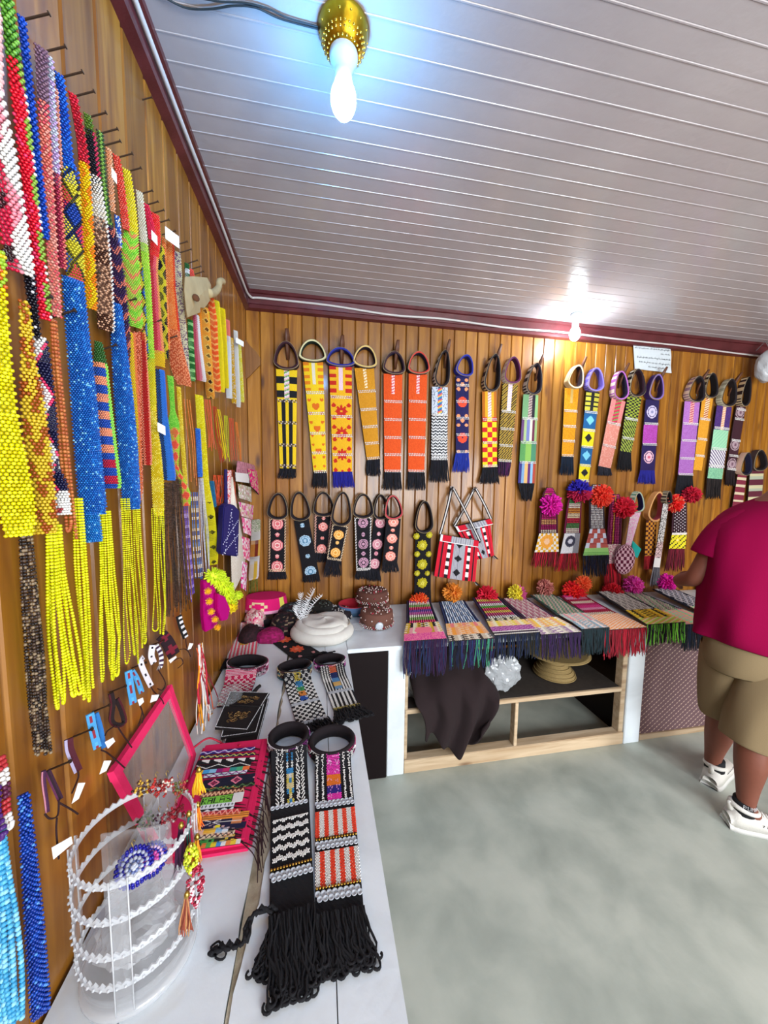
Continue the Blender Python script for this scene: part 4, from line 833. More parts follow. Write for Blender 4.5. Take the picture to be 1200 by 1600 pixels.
hanging('black and white string headdress with two red pompoms and yellow block', (1062, 780), (1060, 832), (1056, 857), (1052, 893), 20, 28, 31, 25, [(1052, 786, 11, ['#f03028', '#e82020', '#f07850']), (1081, 773, 10, ['#b01030', '#d01838'])],
        lambda i, j, f: '#e8dce0' if (j + i) % 2 else '#382830', rosette(lambda u, s, f, w: '#e8e0dc' if f < .15 else '#201c18' if (int(s/.011) + int(u*12)) % 4 == 0 else '#e8dc28', '#f0d830', '#f8e8a0', .02), ['#6c1428', '#4a0c1c', '#8a1c34'], 38, side='#40202c', fr_n=44, n=6)
ghd = 'odd pieces hung between the pompom headdresses'
wall_sash('orange and brown checked sash with peach ring and red end', (1026, 769), (1017, 813), (1015, 868), (1014, 890), 18, 19, 26, checker('#d8902c', '#4a1c1c', 5, .018), (), outer=('#e0a060',), inner='#a84858', edge=('#d89858',), trimc='#e8b880', fcol=('#b01c28', '#901420'), fw=18, group=ghd, yo=.05)
wall_sash('pink and white sash with navy triangular ring beside the red pompom', (993, 769), (993, 799), (981, 852), (981, 852), 18, 10, 20, speck('#e8a8d0', '#e8e0e0', .4), (), outer=('#68a088', '#d0d8c0'), inner='#1c1c50', edge=('#a8b8a0',), group=ghd, yo=.075, point=.3)
wall_sash('narrow rope of black and white wool with grey fringe', (1040, 768), (1040, 786), (1025, 886), (1021, 916), 10, 12, 12, segs((.6, speck('#d8d4d0', '#302c30', .35)), (1, segs((.85, speck('#e0c0c0', '#302c30', .3)), (1, solid('#e8e4e0'))))), (), outer=('#c8c0a0', '#3a3430'), inner='#201c20', fcol=('#5a5860', '#8a8890', '#2a2830'), fw=17, group=ghd, yo=.085)
# round maroon and white checked cap hung low
c = at(976, 874, 1, YB - .085); k = 1 / scale_at(c)
def dome_cap(label, c, rx, rz, ry, patf, grp, rim='#e0c0c0'):
    V = []; F = []; K = []; nu, nv = 22, 14
    for j in range(nv + 1):
        ph = PI * j / nv
        for i in range(nu):
            a = 2 * PI * i / nu; V.append(c + Vector((rx * math.sin(ph) * math.cos(a), ry * math.sin(ph) * math.sin(a), rz * math.cos(ph))))
    for j in range(nv):
        for i in range(nu): F.append((j*nu+i, (j+1)*nu+i, (j+1)*nu+(i+1)%nu, j*nu+(i+1)%nu)); K.append(patf(i, j))
    o = pmesh('cap', V, F, CLOTH, cols=K); return tag(o, label, 'cap', grp)
dome_cap('round maroon and pale pink checked cap hanging under the pink sash', c, 18 * k, 24 * k, .03, lambda i, j: ('#5c1030' if (i + j) % 2 else '#d8b0bc'), None)
p0 = [at(x, y_, 1, YB - .05) for x, y_ in ((988, 844), (1002, 858), (996, 872), (988, 866))]
v = [p + Vector((0, dy, 0)) for dy in (0, .008) for p in p0]
tag(pmesh('pouch', v, [(0,1,2,3), (7,6,5,4), (0,4,5,1), (1,5,6,2), (2,6,7,3), (3,7,4,0)], mat('turquoise_felt', '#18a098', rough=.9)), 'small turquoise triangular pouch beside the checked cap', 'pouch')
# ------------------------------------------------------------------ two striped shoulder bags
def shoulder_bag(label, quad, knot, yo, seed):
    yp = YB - yo; Q = [at(*q, 1, yp) for q in quad]; Kn = at(*knot, 1, YB - .03); t = empty('shoulder_bag', Kn); tag(t, label, 'bag', 'red striped shoulder bags')
    def pat(u, s, f, w):
        if f < .16: return '#e8e8ea' if u < .08 else '#c8102c' if (u < .3 or u > .85) else '#707078' if (s * 80) % 1 < .5 else '#a8a8b0'
        if .36 < u < .66:
            d = abs(u - .5) * 6 + abs(((f * 3) % 1) - .5) * 2
            return '#14141a' if d < .55 else '#8a8a94' if (u * 30) % 1 < .5 else '#b4b4bc'
        if .22 < u < .30 or .72 < u < .80: return '#e8e6e6' if (f * 5 + (u > .5)) % 1 < .55 else '#1c1418'
        if .08 < u < .12 or .88 < u < .91: return '#1c1418'
        return '#d01430' if (u * 26) % 1 < .8 else '#a80c24'
    sheet('front', lambda f: (Q[0].lerp(Q[3], f), Q[1].lerp(Q[2], f)), Vector((0, -1, 0)), pat, .005, t, curl=.012, thick=.018)
    f0, f1 = Q[0] + Vector((0, -.022, 0)), Q[1] + Vector((0, -.022, 0)); dn = (Q[3] - Q[0]) * .16
    sheet('flap', lambda f: (f0 + dn * f, f1 + dn * f), Vector((0, -1, 0)), lambda u, s, f, w: '#e8e8ea' if u < .06 or f > .85 else '#c8102c' if (u < .26 or u > .85) else '#888890' if (u * 40) % 1 < .5 else '#b0b0b8', .005, t, curl=.01, thick=.004)
    for a, b, c2 in ((Q[0], Kn, 0), (Q[1], Kn, 1)):
        pts = [a.lerp(b, k / 6) + Vector((0, -.012 - .01 * math.sin(PI * k / 6) - (.03 * c2), 0)) for k in range(7)]
        V = []; F = []; Kc = []
        for i, p in enumerate(pts):
            for dx in (-.011, -.004, .004, .011): V.append(p + Vector((dx, 0, 0)))
            for dx in (-.011, -.004, .004, .011): V.append(p + Vector((dx, .003, 0)))
        for i in range(6):
            for j in range(3): F += [(i*8+j, i*8+j+1, i*8+8+j+1, i*8+8+j), (i*8+4+j, i*8+12+j, i*8+13+j, i*8+5+j)]; Kc += ['#1a1418', '#1a1418'] if j != 1 else ['#d0ccc8', '#d0ccc8']
            F += [(i*8, i*8+8, i*8+12, i*8+4), (i*8+3, i*8+7, i*8+15, i*8+11)]; Kc += ['#1a1418'] * 2
        pmesh('strap', V, F, CLOTH, t, cols=Kc)
    fringe(t, Q[2], Q[2] + Vector((.006, 0, 0)), Q[2] + Vector((.01, -.01, -.03)), Q[2] + Vector((.04, -.01, -.03)), Vector((0, -1, 0)), 12, ['#1a1418', '#e0dcd8'], .002, .003, name='tassel')
    pompom(t, Kn + Vector((0, -.02, 0)), .016, ['#1a1418', '#d8d4d0'], 40, name='strap_knot')
    return t
shoulder_bag('red, white and grey striped shoulder bag hanging in front of its twin', [(687, 834), (746, 844), (741, 908), (677, 899)], (705, 763), .075, 1)
shoulder_bag('red striped shoulder bag half hidden behind the front one', [(709, 822), (763, 810), (770, 867), (740, 874)], (740, 764), .03, 2)
# ------------------------------------------------------------------ note
def paper_sheet(name, label, quad, yo):
    Q = [at(*q, 1, YB - yo) for q in quad]; t = empty(name, Q[0]); tag(t, label, 'notice')
    V = []; F = []; n = 8
    for dy in (0, .0012):
        for j in range(n + 1):
            for i in range(n + 1):
                p = Q[0].lerp(Q[1], i/n).lerp(Q[3].lerp(Q[2], i/n), j/n); V.append(p + Vector((0, dy + .003 * math.sin(i * 1.7) * math.sin(j * 1.3), 0)))
    m_ = (n+1)**2
    for j in range(n):
        for i in range(n): a = j*(n+1)+i; F += [(a, a+n+1, a+n+2, a+1), (m_+a, m_+a+1, m_+a+n+2, m_+a+n+1)]
    pmesh('sheet', V, F, mat('note_paper', '#c8d0d4', rough=.85, bump=.2, bscale=30), t, smooth=True)
    # handwriting: flowing pen strokes, right to left script
    rr = random.Random(4); V = []; F = []
    lines = [(.10, .30, .92, 1.3), (.27, .05, .95, 1), (.42, .72, .95, 1), (.58, .08, .96, 1), (.74, .10, .95, 1), (.88, .35, .80, 1)]
    for fy, x0, x1, big in lines:
        x = x1
        while x > x0:
            wl_ = rr.uniform(.03, .09); k = 10; pts = []
            for i in range(k + 1):
                u = x - wl_ * i / k; v_ = fy + .018 * big * math.sin(i * rr.uniform(1.0, 1.6)) + (.03 * big if i > 7 and rr.random() < .3 else 0)
                p = Q[0].lerp(Q[1], u).lerp(Q[3].lerp(Q[2], u), v_); pts.append(p + Vector((0, -.0045, 0)))
            vv, ff = tube_vf(pts, .0009, 3, off=len(V), cap=False); V += vv; F += ff
            if rr.random() < .6:
                p = Q[0].lerp(Q[1], x - wl_ / 2).lerp(Q[3].lerp(Q[2], x - wl_ / 2), fy - .035 * big) + Vector((0, -.0045, 0)); vv, ff = tube_vf([p, p + Vector((.002, 0, .002))], .0012, 3, off=len(V), cap=False); V += vv; F += ff
            x -= wl_ + rr.uniform(.01, .03)
    pmesh('handwriting', V, F, mat('pen_ink', '#2a3038', rough=.7, bump=0), t)
    p = Q[0].lerp(Q[1], .04).lerp(Q[3], .06); p2 = Q[0].lerp(Q[1], .26).lerp(Q[3], .055)
    V, F = tube_vf([p + Vector((0, -.005, 0)), p2 + Vector((0, -.005, 0))], .0035, 4, flat=.3); pmesh('printed_heading', V, F, mat('green_print', '#2c7a78', rough=.7, bump=0), t)
paper_sheet('handwritten_note', 'white handwritten paper note pinned up right of the bare bulb', [(989, 531), (1048, 535), (1049, 583), (992, 576)], .022)
# ------------------------------------------------------------------ crumpled plastic
def plastic(name='clear_polythene', tint=(.86, .88, .9), alpha=.5, rough=.12):
    if name in _m: return _m[name]
    return mat(name, '#dfe2e6', rough=rough, bump=.3, bscale=40, alpha=alpha, spec=.8, var=.1)
def crumple(name, label, c, rx, ry, rz, m_, cat, seed, n=22, amp=.22, fold=5):
    rr = random.Random(seed); dirs = [(Vector((rr.gauss(0, 1), rr.gauss(0, 1), rr.gauss(0, 1))).normalized(), rr.uniform(-1, 1), rr.uniform(0, 6)) for _ in range(26)]
    V = []; F = []
    for j in range(n + 1):
        ph = PI * j / n
        for i in range(n * 2):
            a = PI * i / n; d = Vector((math.sin(ph) * math.cos(a), math.sin(ph) * math.sin(a), math.cos(ph)))
            h = sum(w_ * abs(math.sin(fold * d.dot(q) + o_)) for q, w_, o_ in dirs) / 5
            s = 1 + amp * h; V.append(Vector(c) + Vector((d.x * rx * s, d.y * ry * s, max(d.z * rz * s, -rz * .98))))
    for j in range(n):
        for i in range(n * 2): F.append((j*2*n+i, (j+1)*2*n+i, (j+1)*2*n+(i+1)%(2*n), j*2*n+(i+1)%(2*n)))
    o = pmesh(name, V, F, m_, smooth=False); return tag(o, label, cat)
crumple('plastic_bag', 'crumpled grey plastic bag hung high at the right edge', at(1203, 572, 1, 2.2), .10, .07, .12, mat('grey_polythene', '#b4b6b8', rough=.3, bump=.2, bscale=40), 'bag', 3)
p_ = at(1203, 572, 1, 2.2); tag(tube('cord', [p_ + Vector((0, 0, .10)), p_ + Vector((.01, .05, .20)), Vector((p_.x + .01, YB - .04, 2.63))], .003, mat('grey_cord', '#8a8888', rough=.8)), 'grey cord holding the plastic bag up by the crown trim', 'cord')
# ------------------------------------------------------------------ headdresses laid on the back counter
ZT_ = ZK + .001
def laid(label, pomxy, pr, pcols, x0, xf, wb, wf, cols, patt, fcols, z_drop=.13, side='#1c1830', n=12, yfront=YK - .03, fw=None, blockf=.62, pom2=None):
    """from the pompom near the wall down to the counter's front edge, fringe hanging over it"""
    laid.k = getattr(laid, 'k', 0) + 1; yb = 2.24; z = ZT_ + .010 + .016 * (laid.k % 2)
    P = [Vector((x0, yb, z + .02)), Vector((x0 * .75 + xf * .25, yb - .13, z + .012)), Vector((x0 * .45 + xf * .55, yb - .30, z + .004)), Vector((x0 * .15 + xf * .85, yfront + .09, z)), Vector((xf, yfront, z - .004))]
    W = [wb, wb * 1.05, wb * 1.15, wf * .95, wf]
    pm = [(at(pomxy[0], pomxy[1], 1, yb), pr, pcols)] + ([(at(pom2[0], pom2[1], 1, yb - .02), pom2[2], pom2[3])] if pom2 else [])
    d = (P[-1] - P[0]); eu = Vector((1, 0, 0))
    fe = Vector((xf + (xf - x0) * .06, yfront - .012, ZK - z_drop))
    return headdress(label, P, W, patt, blockf, fe, fcols, fw or wf, pm, Vector((0, 0, 1)), eu, side, 'pompom headdresses laid on the back counter', yarn_n=n, pat_strings=cols, fr_n=60)
def X(x, y_, yy): return at(x, y_, 1, yy).x
def shells(*c): return lambda u, s, f, w: c[int(u * 14) % len(c)] if int(s / .012) % 2 else c[(int(u * 9) + 1) % len(c)]
mix3 = lambda a, b, c_: (lambda u, s, f, w: a if f > .86 else (b if math.hypot((u-.5)*w, s-.1) < .05 else c_(u, s, f, w)))
NV = ['#101838', '#1c3060', '#0c0c1c', '#2a1848']
laid('orange pompom headdress with pink block, leftmost on the counter', (655, 943), .055, ['#f05a20', '#f87030', '#e84818'], X(654, 945, 2.24), X(662, 985, 1.74), .16, .23, cyc('#c060a0', '#e8e0d0', '#8ab060', '#d84070', '#6a50a0'), segs((.3, shells('#e8e0c0', '#d8b030', '#201c20')), (.62, mix3('#e05898', '#f07890', shells('#e8d8c0', '#c8a030', '#e8a0a8'))), (1, solid('#e04c98', '#f080a0'))), ['#1c1030', '#2c1844', '#301038', '#183058'], .17, '#1c1838')
laid('amber pompom headdress with pale blue strings', (707, 926), .052, ['#e08828', '#d07818', '#f09c40'], X(706, 935, 2.24), X(733, 985, 1.74), .18, .25, cyc('#c8d8e8', '#e0e8f0', '#8098b8', run=5), segs((.25, shells('#e8c8a0', '#f0b060', '#e88080')), (.7, shells('#e8a878', '#f0c8a0', '#f0a040')), (1, shells('#e0d8c8', '#403430', '#c8b8a0'))), NV + ['#3a8c6a'], .15, '#20305c')
laid('crimson pompom headdress with purple and white trim', (761, 932), .058, ['#d01030', '#e02040', '#b80c28'], X(758, 938, 2.24), X(803, 988, 1.74), .19, .27, cyc('#d83060', '#e8d060', '#c84878', '#e8e4e0', '#68b048'), segs((.2, shells('#d8d0b0', '#3a3028')), (.55, shells('#e8d050', '#f0c090', '#e8e0c0')), (.82, zigzag(['#8a3080', '#c880b8'], .02, 8, .5)), (1, hstripe(['#d8d4c8', '#3a2a3c'], .012))), ['#10141c', '#0c1c30', '#14204a'], .12, '#241c40')
laid('yellow and pink pompom headdress with dusty pink strings', (808, 928), .050, lambda d: '#e8d838' if d.x < .2 else '#c04880', X(802, 935, 2.24), X(872, 982, 1.74), .18, .26, cyc('#d8a8b0', '#c87888', '#e8d8d0', run=4), segs((.6, shells('#e8e0c8', '#e8a878', '#f0c850')), (1, shells('#c8c0b0', '#a080a0', '#e8e0d0'))), ['#201430', '#181024', '#34184a'], .14, '#3c2040')
laid('dusty rose pompom headdress with grey-green cords', (852, 918), .046, ['#c07068', '#d08878', '#a85c58'], X(846, 925, 2.24), X(922, 980, 1.745), .17, .18, cyc('#d0b0a0', '#7a9888', '#e0c8b8', '#70a078'), segs((.5, shells('#e0b8a8', '#98c0b8', '#d08890')), (1, shells('#b0a098', '#78a0b0', '#e0d0c8'))), ['#0c2024', '#142c34', '#0c1418'], .13, '#304440')
laid('red and orange double pompom headdress with crimson fringe', (897, 925), .062, ['#e81424', '#f02c20', '#d00c1c'], X(893, 928, 2.24), X(970, 973, 1.74), .19, .29, cyc('#e83890', '#e8a0c0', '#b81848', '#e8d8c0', '#c82068'), segs((1, diag(['#e89040', '#f0b890', '#e8d0c0'], .02, .6))), ['#981028', '#b81830', '#780c1c'], .16, '#8a0c2c', pom2=(911, 912, .045, ['#f05828', '#f87040']))
laid('crimson pompom headdress with yellow block and lime tassel', (957, 926), .056, ['#c80c20', '#b0081c', '#e01c30'], X(950, 930, 2.24), X(1033, 962, 1.74), .20, .27, cyc('#d8d0c8', '#a8a098', '#e8e0d8', run=4), segs((.6, shells('#c89c20', '#e8c838', '#3a2c14')), (1, diag(['#d8a850', '#e8c8a0', '#a8d850'], .03, .5))), ['#68c030', '#8ce048', '#101418', '#0c0c10'], .10, '#181418')
laid('bright pink pompom headdress with green and cream strings', (989, 914), .054, ['#e040a8', '#f058b8', '#d030a0'], X(983, 918, 2.24), X(1085, 958, 1.74), .19, .25, cyc('#b8c8a0', '#e0dcc8', '#78a878', '#d8a8b0'), segs((1, shells('#e8b088', '#90d8a0', '#e8a0a0'))), ['#0c1828', '#14243c', '#0a1018'], .16, '#141c2c')
laid('magenta pompom headdress, rightmost, beside the person', (1041, 910), .052, ['#d80c98', '#e820a8', '#c00888'], X(1036, 914, 2.24), X(1135, 952, 1.74), .18, .22, cyc('#d0d0d8', '#303848', '#e8e0e0', run=3), segs((1, shells('#80e098', '#e8b0a0', '#a0e8b0'))), ['#0c1828', '#14243c'], .10, '#182030')
# cardboard carton standing at the far right of the back counter
CARD = mat('brown_cardboard', '#8e6a4c', rough=.85, bscale=30, var=.12)
p = at(1086, 920, 2, ZK)
cbx = empty('cardboard_box', (p.x + .05, 2.2, ZK)); tag(cbx, 'tall brown cardboard box standing on the counter behind the person', 'box')
box('carton', p.x - .04, p.x + .22, 2.10, 2.30, ZK, ZK + .30, CARD, cbx, .006); box('flap', p.x - .045, p.x + .225, 2.09, 2.20, ZK + .301, ZK + .305, CARD, cbx)
# ------------------------------------------------------------------ sashes lying on the left counter
ZS = ZK + .0015; UP = Vector((0, 0, 1))
def K2(x, y_): return at(x, y_, 2, ZK)
def yarns(parent, a, b, c, d, n, col, r=.0024, wild=.010, seed=0, loops=.5, zmax=.012, name='fringe'):
    rr = random.Random(seed); V = []; F = []
    for i in range(n):
        u = (i + rr.random()) / n; p = a.lerp(b, u); q = c.lerp(d, u) + (c - d) * rr.uniform(-.10, .10); q = p.lerp(q, rr.uniform(.80, 1.03))
        ph, ph2 = rr.random() * 6, rr.random() * 6; k = 8; side = (b - a).normalized(); dirn = (q - p).normalized(); pts = []
        lay = r + zmax * rr.random() ** 1.5
        for j in range(k + 1):
            t = j / k; w_ = wild * t * (math.sin(t * 5 + ph) * .6 + math.sin(t * 11 + ph2) * .35)
            pts.append(p.lerp(q, t) + side * w_ + UP * (lay * (1 - .5 * t) + .002 * math.sin(t * 7 + ph)))
        if rr.random() < loops:
            R = rr.uniform(.004, .008); s_ = rr.choice((-1, 1)); e = pts[-1]
            for m in range(1, 8):
                an = m * PI / 5.5; pts.append(e + dirn * (R * math.sin(an)) + side * (s_ * R * (1 - math.cos(an))))
        vv, ff = tube_vf(pts, r, 4, off=len(V), cap=False); V += vv; F += ff
    o = pmesh(name, V, F, THREAD, parent, cols=[col] * len(F), smooth=True); o['kind'] = 'stuff'; return o
def counter_sash(label, tc, bc_, w0, w1, ringr, ringh, pat, base='#0c0c12', fend=None, fw=None, pitch=.0034, buttons=(), gold=(), inner='#140a10', outerbeads=None, fn=90, group='beaded sashes lying on the left counter', rdir=None, fine=True, clothpat=None, wild=.01, fcol='#0a0a10'):
    """tc, bc_ = counter points (world x, y) of the tail's top and bottom middle"""
    T = Vector((*tc, ZS)); B_ = Vector((*bc_, ZS)); t = empty('beaded_sash', T); tag(t, label, 'sash', group)
    d = (B_ - T).normalized(); s = Vector((-d.y, d.x, 0)); s = s if s.x > 0 else -s; L = (B_ - T).length
    lift = lambda f: UP * ((ringh - .006) * max(0, 1 - f * L / .055) ** 1.6)
    rows = lambda f: (T.lerp(B_, f) - s * (w0 + (w1 - w0) * f) / 2 + lift(f), T.lerp(B_, f) + s * (w0 + (w1 - w0) * f) / 2 + lift(f))
    sheet('backing_cloth', rows, UP, clothpat or solid(base), .006, t, thick=.005)
    Bp = []; Kc = []
    nr = int(L / (pitch * .94))
    for j in range(nr):
        f = (j + .5) / nr; a, b = rows(f); w_ = (a - b).length; nu = int(w_ / pitch)
        for i in range(nu):
            u = (i + .5 + (.25 if j % 2 else -.25)) / nu; c = pat(min(max(u, 0), .999), f * L, f, w_)
            if c: Bp.append(tuple(a.lerp(b, u) + UP * (.0068 + rnd.uniform(-.0003, .0004)))); Kc.append(c)
    if Bp: o = beads('beadwork', Bp, Kc, pitch * .52, MATTEBEAD, t, fine=fine); o['kind'] = 'stuff'
    for f, rws, n in buttons:
        for q in range(rws):
            a, b = rows(f + q * .010 / L)
            for i in range(n):
                p = a.lerp(b, (i + .5 + (.25 if q % 2 else -.1)) / (n + .2)) + UP * (.0058 + .0012 * (q % 2)); R = .48 * (a - b).length / n
                lathe('button', [(R * .3, .0004), (R * .35, .0016), (R * .8, .0016), (R, .0022), (R * 1.03, .001), (R, 0)][::-1], p, SHELLM, t, 12)
    for f in gold:
        a, b = rows(f); n = int((a - b).length / .0062)
        beads('gold_bead_row', [tuple(a.lerp(b, (i + .5) / n) + UP * .008) for i in range(n)], ['#b08838'] * n, .0032, mat('gilt_bead', '#b08a3c', rough=.25, metal=.9, bump=0), t, fine=True)
    # head ring standing on its rim behind the tail
    rx, ry = ringr; rd = -d if rdir is None else Vector((*rdir, 0)).normalized(); rs = Vector((-rd.y, rd.x, 0)); c0 = T + rd * ry * .93
    n = 44; V = []; F = []; cc = []; th = .014
    for k in range(n):
        a = 2 * PI * k / n
        for q, h in ((0, 0), (0, ringh), (.35, ringh + .003), (.8, ringh), (1, ringh * .85), (1, 0)):
            V.append(c0 + rs * ((rx - q * th) * math.sin(a)) + rd * ((ry - q * th) * math.cos(a)) + UP * (h + .0002))
    for k in range(n):
        a = 6 * k; b = 6 * ((k+1) % n)
        for i in range(6):
            j = (i + 1) % 6; F.append((a+i, b+i, b+j, a+j)); cc.append('#1c0c14' if i == 0 else inner)
    pmesh('velvet_ring', V, F, VELVET, t, cols=cc, smooth=True)
    if outerbeads:
        P = []; Kc = []
        for k in range(90):
            a = 2 * PI * k / 90
            for h in range(int(ringh / .005)):
                if H(k * .7, h) < .75 or h in (0, int(ringh / .005) - 1):
                    P.append(tuple(c0 + rs * ((rx + .0015) * math.sin(a)) + rd * ((ry + .0015) * math.cos(a)) + UP * (.004 + h * .005))); Kc.append(outerbeads[int(H(k // 5, h // 2) * len(outerbeads))])
        beads('ring_beads', P, Kc, .0022, MATTEBEAD, t)
    if fend:
        a, b = rows(1); E_ = Vector((*fend, ZS)); yarns(t, a, b, E_ - s * fw / 2, E_ + s * fw / 2, fn, fcol, seed=int(tc[0] * 977), wild=wild)
    return t, rows
SHELLM = mat('mother_of_pearl_button', '#c4ccd4', rough=.25, bump=0, spec=.7)
VELVET = mat('dark_velvet', attr=True, rough=.9, bump=.3, bscale=600, var=.15)
def fy(rows_px, t0, t1): return [(K2(*q).y - t0[1]) / (t1[1] - t0[1]) for q in rows_px]
W_ = '#eceae6'
# 1: zigzag sash
T1 = K2(452, 1189); B1 = K2(457, 1432); b1 = fy([(452, 1264), (452, 1280), (453, 1358), (453, 1366)], T1, B1)
def pz(u, s, f, w):
    if f < b1[0] - .02:
        if .13 < u < .34: return W_ if (s * 90 + abs(u - .235) * 12) % 1 < .62 and not .215 < u < .25 else None
        if .68 < u < .90: return W_ if (s * 90 + abs(u - .79) * 12) % 1 < .62 and not .77 < u < .81 else None
        if .42 < u < .60: return [None, '#d8c850', W_, '#3890c8', '#e8d8a0', '#48a058', None][int(H(round(s * 60), round(abs(u - .51) * 14)) * 7)]
        return None
    if b1[1] < f < b1[2] - .01:
        q = ((f - b1[1]) / (b1[2] - b1[1])) * 5; z = abs(((u * 4.5) % 1) - .5) * .55
        return W_ if (q + z) % 1 < .48 and .05 < u < .95 else None
    return None
st1, rw1 = counter_sash('black beaded sash with white zigzags and a row of white buttons, nearer the wall', (T1.x, T1.y), (B1.x, B1.y), .104, .086, (.063, .062), .042, pz, fend=tuple(K2(456, 1562))[:2], fw=.058, buttons=[(b1[0] - .01, 1, 8), (b1[3], 2, 8)], gold=[b1[2]], outerbeads=[W_, '#7a2878', '#101018', '#d8d0d8'], fn=120, wild=.014)
pts = [Vector((*K2(x, y_)[:2], ZK + z)) for x, y_, z in ((430, 1432, .014), (405, 1437, .02), (388, 1455, .016), (385, 1478, .014), (370, 1484, .01), (350, 1488, .01), (333, 1490, .006))]
for dx in (0, .004, -.004):
    o = tube('side_yarn', [p + Vector((dx, dx * .6 + .003 * math.sin(i * 2 + dx * 900), .003 * math.cos(i * 2 + dx * 700))) for i, p in enumerate(rope(pts, 5))], .0034, THREAD, st1, cols='#0a0a10')
for cx, cy, R in ((337, 1482, .008), (332, 1492, .007), (345, 1496, .009)):
    p = Vector((*K2(cx, cy)[:2], ZK + .005)); tube('yarn_loop', [p + Vector((R * math.cos(a), R * .7 * math.sin(a), .002 * math.sin(2 * a))) for a in [k * PI / 6 for k in range(12)]], .0018, THREAD, st1, closed=True, cols='#0a0a10')
p0, p1_ = Vector((*K2(428, 1440)[:2], ZS)), Vector((*K2(412, 1490)[:2], ZS))
yarns(st1, p0, p0 + Vector((.03, -.01, 0)), p1_ + Vector((-.02, -.03, 0)), p1_ + Vector((.03, -.04, 0)), 22, '#0a0a10', wild=.02, seed=3, loops=.9, name='loose_yarn')
# 2: coral striped sash
T2 = K2(520, 1194); B2 = K2(531, 1432); b2 = fy([(520, 1258), (522, 1270), (524, 1311), (525, 1319), (525, 1332), (528, 1389), (529, 1397)], T2, B2)
def pc(u, s, f, w):
    if f < b2[0] - .02:
        if .03 < u < .24 or .76 < u < .97:
            c0_ = .135 if u < .5 else .865
            return W_ if abs(u - c0_) > .045 and (s * 130 + u * 9) % 1 < .8 else None
        if .32 < u < .68:
            k = f / b2[0]; c = '#e838b0' if k < .36 else '#f08020' if k < .62 else '#2c2088' if k < .8 else '#e838b0'
            return c if (math.sin(s * 260) + math.cos((u - .5) * 30)) > -.5 else '#f8b0e0' if H(u, s) < .4 else c
        return None
    if b2[1] < f < b2[2] - .005 or b2[4] < f < b2[5] - .005:
        k = int(u * 9 + (0 if f < b2[3] else 1)) % 2; return ('#f0482c' if H(s, u) < .9 else '#f87050') if k == 0 else W_
    return None
counter_sash('black beaded sash with coral and white stripes and magenta flowers, nearer the counter edge', (T2.x, T2.y), (B2.x, B2.y), .106, .094, (.072, .066), .034, pc, fend=tuple(K2(541, 1520))[:2], fw=.10, buttons=[(b2[0] - .005, 2, 9), (b2[3], 2, 9), (b2[6], 2, 8)], gold=[b2[2] + .01, b2[5]], outerbeads=[W_, '#a01c58', '#101018', '#701850'], fn=130, wild=.014)
# the smaller sashes farther along
chk = lambda a, b_, nu, per: (lambda u, s, f, w: a if (int(u * nu * .999) + int(s / per)) % 2 else b_)
T, Bq = K2(464, 1063), K2(489, 1132)
counter_sash('black and white checked beaded sash with yellow and blue flowers', (T.x, T.y), (Bq.x, Bq.y), .108, .105, (.072, .055), .040, lambda u, s, f, w: (['#e8d048', '#3890c8', '#48a060', '#e89040', '#2858b0'][int(f * 9) % 5] if .36 < u < .64 and f < .55 and H(u * 3, s * 40) < .85 else '#c8ccd4' if .56 < f < .61 or f > .94 else W_ if (int(u * 9) + int(s / .013)) % 2 else None), fend=tuple(K2(497, 1141))[:2], fw=.12, outerbeads=['#c8b080', '#3a6878', '#50302a'], pitch=.0045, fine=False, fn=70, wild=.004)
T, Bq = K2(519, 1051), K2(543, 1110)
counter_sash('black and white striped beaded sash with orange flower at the counter edge', (T.x, T.y), (Bq.x, Bq.y), .105, .10, (.070, .055), .036, lambda u, s, f, w: (['#f07040', '#1c2c68', '#5890c0', '#e8b868', '#7098c0'][int(f * 9) % 5] if .34 < u < .64 and f < .52 else '#c0c4cc' if .55 < f < .61 else '#c0b060' if f > .93 else W_ if (u * (9 if f < .55 else 6)) % 1 < .5 else None), fend=tuple(K2(553, 1126))[:2], fw=.13, outerbeads=['#b83898', '#e0d0d8', '#3c2048'], pitch=.0045, fine=False, fn=90, wild=.012)
T, Bq = K2(427, 990), K2(486, 1030)
def cf(u, s, f, w):
    for fu, ff in ((.5, .32), (.45, .68)):
        dx, dy = (u - fu) * w, (f - ff) * .36; d = math.hypot(dx, dy); a = math.atan2(dy, dx)
        if d < .010: return '#f09070'
        if d < .036 * (.62 + .38 * abs(math.cos(4 * a))): return '#f06038'
    for fu, ff in ((.2, .1), (.7, .06), (.2, .52), (.8, .5), (.25, .88), (.8, .9)):
        if math.hypot((u - fu) * w, (f - ff) * .36) < .009: return '#f0a0a0'
    return None
counter_sash('black sash with two coral daisies lying aslant by the dark caps', (T.x, T.y), (Bq.x, Bq.y), .115, .13, (.075, .06), .04, cf, fend=tuple(K2(503, 1028))[:2], fw=.13, rdir=(-.5, .8), outerbeads=['#4878b0', '#70c078', '#101018', '#c05090'], pitch=.005, fine=False, fn=60, wild=.01)
T, Bq = K2(386, 984), K2(377, 1030)
counter_sash('pink and white beaded sash with orange flower, farthest along the wall', (T.x, T.y), (Bq.x, Bq.y), .13, .13, (.082, .065), .045, lambda u, s, f, w: (['#f08020', '#f07818', '#5848a0', '#c04878', '#e8a828'][min(4, int(f * 8))] if .34 < u < .66 and f < .62 else (W_ if (u * 8) % 1 < .45 else '#f05870')), base='#e8c8c8', outerbeads=['#e8e0e0', '#c83070'], pitch=.005, fine=False)
T, Bq = K2(378, 1060), K2(362, 1104)
